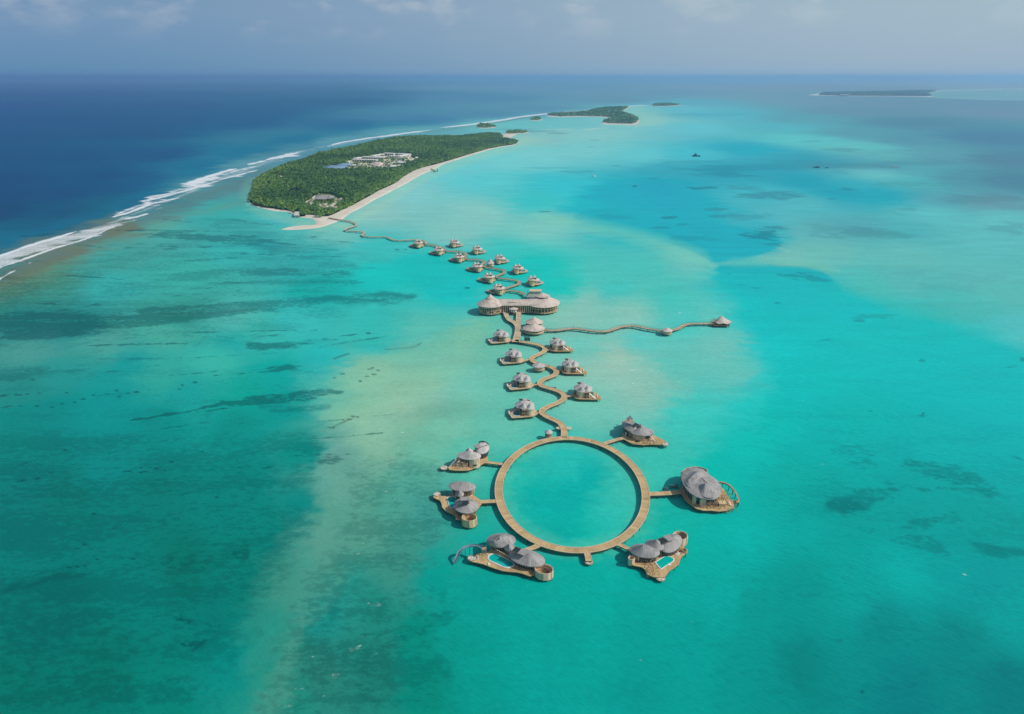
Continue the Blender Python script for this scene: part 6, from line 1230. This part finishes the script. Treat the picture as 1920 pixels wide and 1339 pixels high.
# single shrubs and trees one can tell apart along the beach
def tree(p, h, r, label, seed, group='single trees at the beach edge', cat='tree', name='beach_tree', bright=.1):
    root = wthing(name, label, cat, p, group); rng = np.random.default_rng(seed); z = 1.0
    tr = MB(); tr.cyl((p[0], p[1], 0), (p[0], p[1], h * .6), .35, .2, 7)
    for a in (0.4, 2.4, 4.4): tr.cyl((p[0], p[1], h * .35), (p[0] + math.cos(a) * r * .5, p[1] + math.sin(a) * r * .5, h * .75), .16, .08, 5)
    tr.build('trunk', M['bark'], root)
    V, TI = [], []; T = crown_templates(60, rng, 5)
    for j in range(7):
        a, d_ = rng.uniform(0, 6.28), r * .55 * (j > 0); q, tv = T[j % 5]; s = r * rng.uniform(.45, .62); P_ = q * s + np.array([math.cos(a) * d_, math.sin(a) * d_, h - s * .6 + rng.uniform(-.8, .6)]); V.append(P_.reshape(-1, 3))
        c_ = np.zeros((60, 4, 4), np.float32); c_[..., 0] = np.clip(.3 + bright + (tv[:, None] - .5) * .7, 0, 1); c_[..., 1] = .5; c_[..., 3] = 1; TI.append(c_.reshape(-1, 4))
    V = np.concatenate(V); me = bpy.data.meshes.new('crown'); me.from_pydata(V.tolist(), [], [tuple(range(i * 4, i * 4 + 4)) for i in range(len(V) // 4)])
    at = me.color_attributes.new('tint', 'FLOAT_COLOR', 'POINT'); at.data.foreach_set('color', np.concatenate(TI).ravel()); me.materials.append(M['leaf'])
    c = bpy.data.objects.new('crown', me); COL.objects.link(c); c.parent = root
tree(G(*Zh(252, 812)[0], 1), 7, 6.5, 'round dark bush nearest the sand spit, left of the boardwalk end', 21); tree(G(*Zh(357, 800)[0], 1), 6, 4.5, 'smaller round bush right beside the boardwalk end', 22)
tree(G(*Zh(60, 800)[0], 1), 7, 6, 'bushy tree at the left foot of the wood above the spit', 23); tree(G(*Zh(575, 700)[0], 1), 4, 4, 'low bush on the beach edge just up from the spit', 24)
tree(G(*Zh(400, 640)[0], 1.5), 8, 6, 'dark tree standing right of the brown-roofed lodge', 25); tree(G(*Zh(500, 665)[0], 1.5), 6, 6, 'low tree in the sandy clearing below the lodge', 26)

# ---------------------------------------------------------------- buildings on the island
def slab_house(name, label, cat, px4, h, mat_w, mat_r, group=None, z=1.5, over=1.0, win=False, hip=None):
    w = ccw(px2w(px4, z)); c = cen(w); root = wthing(name, label, cat, c, group)
    MB().prism(w, z - .4, z + h).build('wall', M[mat_w], root)
    o = shrink(w, 1 + over / 12)
    if hip: roof_mesh(MB(), [(p[0], p[1], z + h + .05) for p in densify(o, True, 6)], [(*c_, z + h + hip) for c_ in ((c[0] + (w[0][0] - c[0]) * 0 - hip[1] if isinstance(hip, tuple) else c[0], c[1]),)], 1, .3).build('roof', M[mat_r], root)
    else: MB().prism(o, z + h + .01, z + h + .6).build('roof', M[mat_r], root)
    if win:
        q = densify(w, True, 5.0); n = len(q); cnt = 0
        for i in range(n):
            if cnt < 16 and q[i][1] < c[1] + 1: 
                a, b_ = q[i], q[(i + 1) % n]; ia = (a[0] * .75 + b_[0] * .25, a[1] * .75 + b_[1] * .25); ib = (a[0] * .25 + b_[0] * .75, a[1] * .25 + b_[1] * .75)
                panel(MB(), ia, ib, z + h * .35, z + h * .75, .06, .1).build('window', M['glass'], root); cnt += 1
    return root
BG = 'long white staff blocks round the island courtyards'
def bar_px(a, b_, dep):                               # strip building from front-left to front-right roof corner
    return None
def strip(label, x0, y0, x1, y1, dep, h=7.5, roof='white', wallm='concrete'):
    a, b_ = G(*Zh(x0, y0)[0], 1.5 + h), G(*Zh(x1, y1)[0], 1.5 + h); d = (b_ - a); d.z = 0; d.normalize(); nrm = Vector((-d.y, d.x, 0))
    w = [(a.x, a.y), (b_.x, b_.y), (b_.x + nrm.x * dep, b_.y + nrm.y * dep), (a.x + nrm.x * dep, a.y + nrm.y * dep)]
    c = cen(w); root = wthing('white_block', label, 'building', c, BG); w = ccw(w)
    MB().prism(w, 1.1, 1.5 + h).build('wall', M[wallm], root); MB().prism(shrink(w, 1.03), 1.51 + h, 2.1 + h).build('roof', M[roof], root)
    L_ = (b_ - a).length; k = max(2, min(10, int(L_ / 7)))
    for i in range(k):
        p, q = a + d * L_ * (i + .25) / k, a + d * L_ * (i + .7) / k; panel(MB(), (p.x, p.y), (q.x, q.y), 4.2, 1.5 + h * .85, .08, .12).build('window', M['glass'], root)
strip('long white block along the front of the left courtyard', 640, 122, 930, 130, 13); strip('white block along the back of the left courtyard', 752, 93, 1010, 100, 13)
strip('white block at the left end of the left courtyard', 700, 108, 760, 96, 12, 7.45); strip('white block forming the back of the right courtyard', 1020, 48, 1140, 54, 14)
strip('white block running diagonally at the left of the right courtyard', 905, 80, 1030, 56, 12, 7.4); strip('white block joining the two courtyards', 900, 98, 1060, 90, 12, 7.3)
strip('white block along the top right of the right courtyard', 1175, 54, 1325, 62, 13); strip('tall pale gable-end block at the right end of the courtyards', 1215, 84, 1325, 64, 14, 9.5); strip('low white block below the left courtyard', 590, 150, 640, 140, 10, 4)
strip('small white block between the joined courtyards', 1085, 82, 1215, 84, 12, 7.2)
def hall(name, label, pts, h, roofm, rise, wallm='concrete', cat='building', group=None, z=1.5, prof=1.0):
    w = ccw(px2w(pts, z + h)); c = cen(w); root = wthing(name, label, cat, c, group)
    MB().prism(shrink(w, .9), z - .4, z + h - .02).build('wall', M[wallm], root)
    xs = sorted(w, key=lambda p: p[0]); L_ = (xs[-1][0] - xs[0][0]) * .22
    o = densify(w, True, 4); n = len(o); vs = [(p[0], p[1], z + h) for p in o] + [(c[0] - L_, c[1], z + h + rise), (c[0] + L_, c[1], z + h + rise)]
    roof_mesh(MB(), vs[:n], [vs[n], vs[n + 1]], prof, .3).build('roof', M[roofm], root)
hall('blue_roofed_hall', 'broad low hall with a blue hipped roof left of the white courtyards', Zh(268, 218, 400, 190, 610, 198, 600, 216, 480, 232, 340, 230), 4.5, 'blue_tarp', 3.0)
hall('blue_roofed_hall', 'narrower blue-roofed shed behind the broad blue hall', Zh(440, 186, 540, 165, 640, 170, 640, 190, 500, 196), 6, 'blue_tarp', 2.0); hall('pale_shed', 'small pale shed left of the blue-roofed halls', Zh(325, 182, 350, 166, 400, 166, 395, 184), 4, 'white', 1.0)
hall('pale_shed', 'low cream shed in front of the left courtyard', Zh(700, 192, 790, 165, 830, 168, 800, 196), 4, 'kerb', 1.5); hall('pale_shed', 'pale shed tight beside the cream shed, nearer the blue hall', Zh(640, 190, 690, 178, 700, 192, 660, 200), 3.5, 'white', 1.0)
hall('thatched_hall', 'pinkish thatched hall with a high peak before the joined courtyards', Zh(870, 190, 900, 168, 1015, 168, 1010, 192, 950, 205), 5, 'thatch', 7.0)
hall('thatched_hall', 'low pinkish thatched shelter at the front of the peaked hall', Zh(835, 206, 880, 196, 950, 206, 935, 218, 850, 216), 3, 'thatch', 1.5)
hall('pale_shed', 'low pale shed right of the peaked hall', Zh(965, 216, 985, 200, 1048, 204, 1045, 218), 3, 'concrete', 1.2); hall('pale_shed', 'bright pale shed among trees below the right courtyard', Zh(1100, 212, 1105, 190, 1170, 186, 1190, 205, 1140, 216), 3, 'white', 1.2)
hall('pale_shed', 'beige shed on the right below the gable-end block', Zh(1300, 132, 1330, 104, 1390, 106, 1370, 134), 4.5, 'kerb', 2.0); hall('pale_shed', 'tiny pale-roofed hut farthest right of the compound', Zh(1392, 104, 1405, 92, 1432, 94, 1430, 104), 4, 'white', 2)
hall('pale_shed', 'flat grey shed between the far right hut and the beach', Zh(1480, 120, 1490, 108, 1552, 108, 1550, 120), 3.5, 'concrete', .8); hall('pale_shed', 'long pale shed near the beach side of the compound', Zh(1175, 156, 1190, 142, 1280, 150, 1280, 164), 4, 'white', 1.2)
hall('lodge', 'brown-roofed two-storey lodge in the clearing above the sand spit', Zh(185, 598, 240, 545, 385, 548, 425, 580, 345, 590, 330, 600), 6.5, 'shingle', 2.4, 'dark_timber', 'lodge')
hall('lodge_wing', 'small steep-roofed wing at the right of the brown lodge', Zh(345, 592, 365, 560, 425, 560, 428, 584), 7, 'shingle', 3.5, 'dark_timber', 'lodge')
hall('pale_shed', 'pale flat-roofed house on the sand below the brown lodge', Zh(235, 700, 250, 664, 380, 662, 385, 690), 2.6, 'concrete', .8); hall('pale_shed', 'greenish low-roofed shed left of the pale house below the lodge', Zh(70, 706, 150, 678, 180, 690, 150, 712), 3, 'teal_metal', 1.0)
hall('pale_shed', 'little peaked shelter at the right end of the lodge clearing', Zh(480, 602, 500, 582, 525, 600), 3, 'kerb', 2.0)
hall('pale_shed', 'lone grey-roofed house deep in the wood left of the lodge', Zi(345, 480, 350, 469, 425, 469, 420, 481), 4, 'concrete', 1.2); hall('pale_shed', 'small peaked hut near the wood\'s left shoulder', Zi(270, 392, 290, 378, 312, 390), 4.5, 'kerb', 4.0); hall('pale_shed', 'tiny white hut near the island\'s left shore', Zi(203, 445, 206, 434, 232, 434, 230, 445), 4, 'white', 1)
hall('pale_shed', 'small pale hut at the wood edge beside the round bush on the spit', Zi(378, 630, 384, 606, 418, 606, 418, 630), 2.5, 'concrete', 1.0)
for pts, lab in ((Zx(540, 312, 545, 307, 615, 307, 612, 312), 'left pale building on the faint island at the far right'), (Zx(625, 303, 628, 297, 660, 297, 660, 303), 'small pale building behind the left one on the far right island'), (Zx(1090, 287, 1095, 280, 1170, 280, 1168, 287), 'right pale building on the faint island at the far right')):
    hall('far_building', lab, pts, 12, 'white', 1, group='pale buildings on the far right island')
# ---------------------------------------------------------------- boats and beach jetty
def hull(mb, L_, w, z0, z1, bow=.28):
    sec = [(-L_ / 2, .75), (-L_ * .3, 1), (L_ * .1, 1), (L_ * (.5 - bow * .5), .7), (L_ / 2, .06)]; vs = []
    for x, k in sec: vs += [(x, -w / 2 * k * .7, z0), (x, -w / 2 * k, z1 + (.6 if x > L_ * .3 else 0)), (x, w / 2 * k, z1 + (.6 if x > L_ * .3 else 0)), (x, w / 2 * k * .7, z0)]
    f = [(i * 4 + j, i * 4 + (j + 1) % 4, i * 4 + 4 + (j + 1) % 4, i * 4 + 4 + j) for i in range(4) for j in range(4)] + [(0, 1, 2, 3), (19, 18, 17, 16)]
    return mb.add(vs, f)
def boat(label, px, L_, w, h, hm, cm, rzz, kind='motor', name='boat'):
    q = G(px[0], px[1], 0); r = thing(name, label, 'boat', (q.x, q.y, 0), R(rzz)); hull(MB(), L_, w, -.4, h).build('hull', M[hm], r)
    if kind == 'motor':
        MB().box(-L_ * .25, -w * .32, h, L_ * .12, w * .32, h + 1.7).build('cabin', M[cm], r); MB().box(-L_ * .28, -w * .38, h + 1.702, L_ * .16, w * .38, h + 1.85).build('canopy', M[cm], r)
        b = MB(); b.box(-L_ * .05, -w * .325, h + .7, L_ * .1, -w * .321, h + 1.4).box(-L_ * .22, -w * .325, h + .7, -L_ * .08, -w * .321, h + 1.4); b.build('window', M['glass'], r)
    elif kind == 'barge':
        MB().box(-L_ * .1, -w * .35, h, L_ * .3, w * .35, h + 2.8).build('deckhouse', M[cm], r); MB().box(-L_ * .02, -w * .25, h + 2.802, L_ * .2, w * .25, h + 5.0).build('wheelhouse', M[cm], r)
        b = MB(); top = (L_ * .1, 0, h + 9)
        for x in (-L_ * .12, L_ * .32):
            for y in (-w * .3, w * .3): b.beam((x, y, h), top, .5)
        b.beam((-L_ * .4, 0, h), (-L_ * .1, 0, h + 5), .4); b.beam((-L_ * .1, 0, h + 5), (L_ * .3, 0, h + 5.2), .4); b.build('derrick', M['steel'], r)
        MB().box(-L_ * .42, -w * .3, h, -L_ * .25, w * .3, h + 1.6).build('ramp', M['steel'], r)
    else:
        for x in (-.2, .12): MB().box(L_ * x, -w * .38, h - .3, L_ * x + .4, w * .38, h - .15).build('thwart', M['timber'], r)
        b = MB(); b.beam((0, 0, h), (0, 0, h + 1.7), .45); b.build('mast_box', M['steel'], r)
    return r
boat('dark work vessel with a tall A-frame derrick out in the lagoon', (1305, 293.5), 25, 8, 2.0, 'steel', 'steel', 180, 'barge', 'work_vessel')
boat('small white motor boat in the pale shallows right of the island', (1113, 331), 10.5, 3.6, 1.5, 'white', 'white', 0)
boat('dark cargo boat anchored far out on the right', (1531, 314.5), 17, 5, 1.8, 'steel', 'teal_metal', 178, 'motor', 'cargo_boat')
boat('tiny low dark boat just right of the anchored cargo boat', (1550, 315), 9, 3, 1.2, 'steel', 'steel', 0, 'open'); boat('slim dark open boat over the deep blue basin', (1190, 349.5), 9.5, 2.6, 1.0, 'steel', 'steel', 0, 'open')
q = G(1678, 313, 0); o = wthing('pontoon', 'thin dark pontoon lying across the pale reef at the upper right', 'pontoon', q)
MB().box(q.x - 11, q.y - 2, .1, q.x + 11, q.y + 2, 1.1).build('float', M['steel'], o); MB().box(q.x - 10.8, q.y - 1.8, 1.102, q.x + 10.8, q.y + 1.8, 1.25).build('deck', M['kerb'], o)
q = G(*Zh(1612, 240)[0], 1); o = wthing('beach_jetty', 'short jetty head with dark shed on piles at the beach', 'jetty', q)
p2 = G(*Zh(1645, 262)[0], 2); b = MB(); b.beam((q.x - 6, q.y + 4, 2), (p2.x, p2.y, 2), 3, .4); b.build('deck', M['timber'], o)
MB().box(p2.x - 5, p2.y - 3, 1.9, p2.x + 5, p2.y + 3, 2.3).build('platform', M['timber'], o)
for dx in (-4.4, 4.4): MB().box(p2.x + dx - .7, p2.y - 2.6, 2.302, p2.x + dx + .7, p2.y + 2.6, 6.4).build('tower', M['teal_metal'], o)
for dx in (-4, 0, 4):
    for dy in (-2.4, 2.4): MB().cyl((p2.x + dx, p2.y + dy, -1), (p2.x + dx, p2.y + dy, 1.9), .3).build('pile', M['pile'], o)
q = G(*Zm(912, 197)[0], 0); o = thing('raft', 'dark round-ended raft moored against the winding boardwalk', 'raft', (q.x, q.y, 0), R(-6)); hull(MB(), 5.2, 2.6, -.2, .8, .1).build('hull', M['teal_metal'], o); MB().box(-1.6, -.8, .8, 1.2, .8, 1.3).build('cover', M['dark_timber'], o)
q = G(*Zm(872, 192)[0], 0); o = thing('raft', 'small pale dinghy tied next to the dark raft', 'dinghy', (q.x, q.y, 0), R(10)); hull(MB(), 3.4, 1.6, -.2, .6, .2).build('hull', M['white'], o); MB().box(-.9, -.5, .6, .1, .5, .7).build('thwart', M['timber'], o)

# ---------------------------------------------------------------- tables on the restaurant jetty
for i, (x, y, lab) in enumerate(((688, 520, 'round table at the far left of the restaurant jetty'), (700, 545, 'round table in the middle of the restaurant jetty'), (676, 575, 'round table at the near left of the restaurant jetty'), (702, 590, 'round table at the near right of the restaurant jetty'))):
    q = G(*Zr(x, y)[0], DECK + .15); o = wthing('cafe_table', lab, 'table', q, 'tables on the restaurant jetty'); z = DECK + .15
    MB().cyl((q.x, q.y, z + .7), (q.x, q.y, z + .76), .55, n=14).build('tabletop', M['white'], o); MB().cyl((q.x, q.y, z), (q.x, q.y, z + .699), .07).build('leg', M['steel'], o)
    for a in (0, 2.1, 4.2):
        cx, cy = q.x + math.cos(a + i) * .95, q.y + math.sin(a + i) * .95; s_ = wthing('cafe_stool', 'white stool at the ' + lab.replace(' of the restaurant jetty', ' of the jetty') + ', ' + ('right side', 'far left side', 'near left side')[round(a / 2.1)], 'stool', (cx, cy), 'stools round the jetty tables')
        MB().cyl((cx, cy, z + .4), (cx, cy, z + .46), .26, n=10).build('seat', M['white'], s_); MB().cyl((cx, cy, z), (cx, cy, z + .399), .08).build('leg', M['steel'], s_)

# ---------------------------------------------------------------- people
def person(label, p, z, rzz, shirt, step=.18):
    """one continuous skinned body, walking; clothing as children following the limbs"""
    root = thing('person', label, 'person', (p.x, p.y, z), R(rzz), 'people walking on the jetties')
    J = {'pel': (0, 0, .95), 'ch': (0, 0, 1.25), 'nk': (0, 0, 1.47), 'hd': (0, .02, 1.60), 'top': (0, .01, 1.70), 'kl': (.1, step, .52), 'al': (.1, step * .6, .09), 'tl': (.1, step + .1, .04), 'kr': (-.1, -.02, .52), 'ar': (-.1, -step * 1.3, .1), 'tr': (-.1, -step * 1.3 + .16, .04),
         'hl': (.1, 0, .9), 'hr': (-.1, 0, .9), 'sl': (.19, 0, 1.4), 'el': (.25, -.06, 1.13), 'wl': (.24, .06, .9), 'fl': (.24, .1, .8), 'sr': (-.19, 0, 1.4), 'er': (-.25, -.03, 1.13), 'wr': (-.24, .1, .92), 'fr': (-.24, .16, .83)}
    E = ['pel ch', 'ch nk', 'nk hd', 'hd top', 'pel hl', 'hl kl', 'kl al', 'al tl', 'pel hr', 'hr kr', 'kr ar', 'ar tr', 'ch sl', 'sl el', 'el wl', 'wl fl', 'ch sr', 'sr er', 'er wr', 'wr fr']
    rad = {'pel': .15, 'ch': .15, 'nk': .06, 'hd': .10, 'top': .07, 'kl': .065, 'kr': .065, 'al': .045, 'ar': .045, 'tl': .04, 'tr': .04, 'hl': .09, 'hr': .09, 'sl': .06, 'sr': .06, 'el': .045, 'er': .045, 'wl': .035, 'wr': .035, 'fl': .03, 'fr': .03}
    def skin(name, keys, edges, sc, m_, parent):
        ks = list(keys); me = bpy.data.meshes.new(name); me.from_pydata([J[k] for k in ks], [(ks.index(a), ks.index(b_)) for a, b_ in edges], []); o = bpy.data.objects.new(name, me); COL.objects.link(o); o.parent = parent
        mo = o.modifiers.new('s', 'SKIN'); sl_ = me.skin_vertices[0].data
        for i, k in enumerate(ks): sl_[i].radius = (rad[k] * sc,) * 2; sl_[i].use_root = i == 0
        o.modifiers.new('d', 'SUBSURF').levels = 1; me.materials.append(m_); return o
    body = skin('body', J, [e.split() for e in E], 1, M['skin'], root)
    skin('shirt', ['ch', 'pel', 'sl', 'el', 'sr', 'er'], [('ch', 'pel'), ('ch', 'sl'), ('sl', 'el'), ('ch', 'sr'), ('sr', 'er')], 1.16, shirt, root)
    skin('shorts', ['pel', 'hl', 'kl', 'hr', 'kr'], [('pel', 'hl'), ('hl', 'kl'), ('pel', 'hr'), ('hr', 'kr')], 1.18, M['cloth'], root)
    MB().cyl((0, -.015, 1.60), (0, -.01, 1.73), .108, .06, 10).build('hair', M['cloth'], root); return root
zj = ZJ + .002
person('person in dark clothes walking on the far right part of the ring', G(*Zm(1402, 862)[0], zj), zj, 70, M['cloth'])
person('person in white walking on the ring by the biggest villa\'s spur', G(*Zc(1120, 760, 6.087)(566, 1072)[0], zj), zj, 10, M['white'])
person('person on the ring beside the upper left villa\'s spur', G(*Zm(272, 1185)[0], zj), zj, 190, M['cloth'])
person('person on the boardwalk between the small oval pavilion and the next bend', G(*Zn(1085, 690)[0], zj), zj, 120, M['cloth'])
# ---------------------------------------------------------------- sea air
hb = MB().box(-56000, -56000, -8, 56000, 56000, 262)
hm = bpy.data.materials.new('humid_air'); hm.use_nodes = True; t = hm.node_tree; t.nodes.clear()
pv = N(t, 'ShaderNodeVolumePrincipled'); pv.inputs['Color'].default_value = (0.45, 0.70, 1.0, 1); pv.inputs['Density'].default_value = HAZE_SIG; pv.inputs['Anisotropy'].default_value = 0.5
ou = N(t, 'ShaderNodeOutputMaterial'); L(t, pv.outputs[0], ou.inputs['Volume'])
hz_o = hb.build('haze', hm); tag(hz_o, kind='stuff')
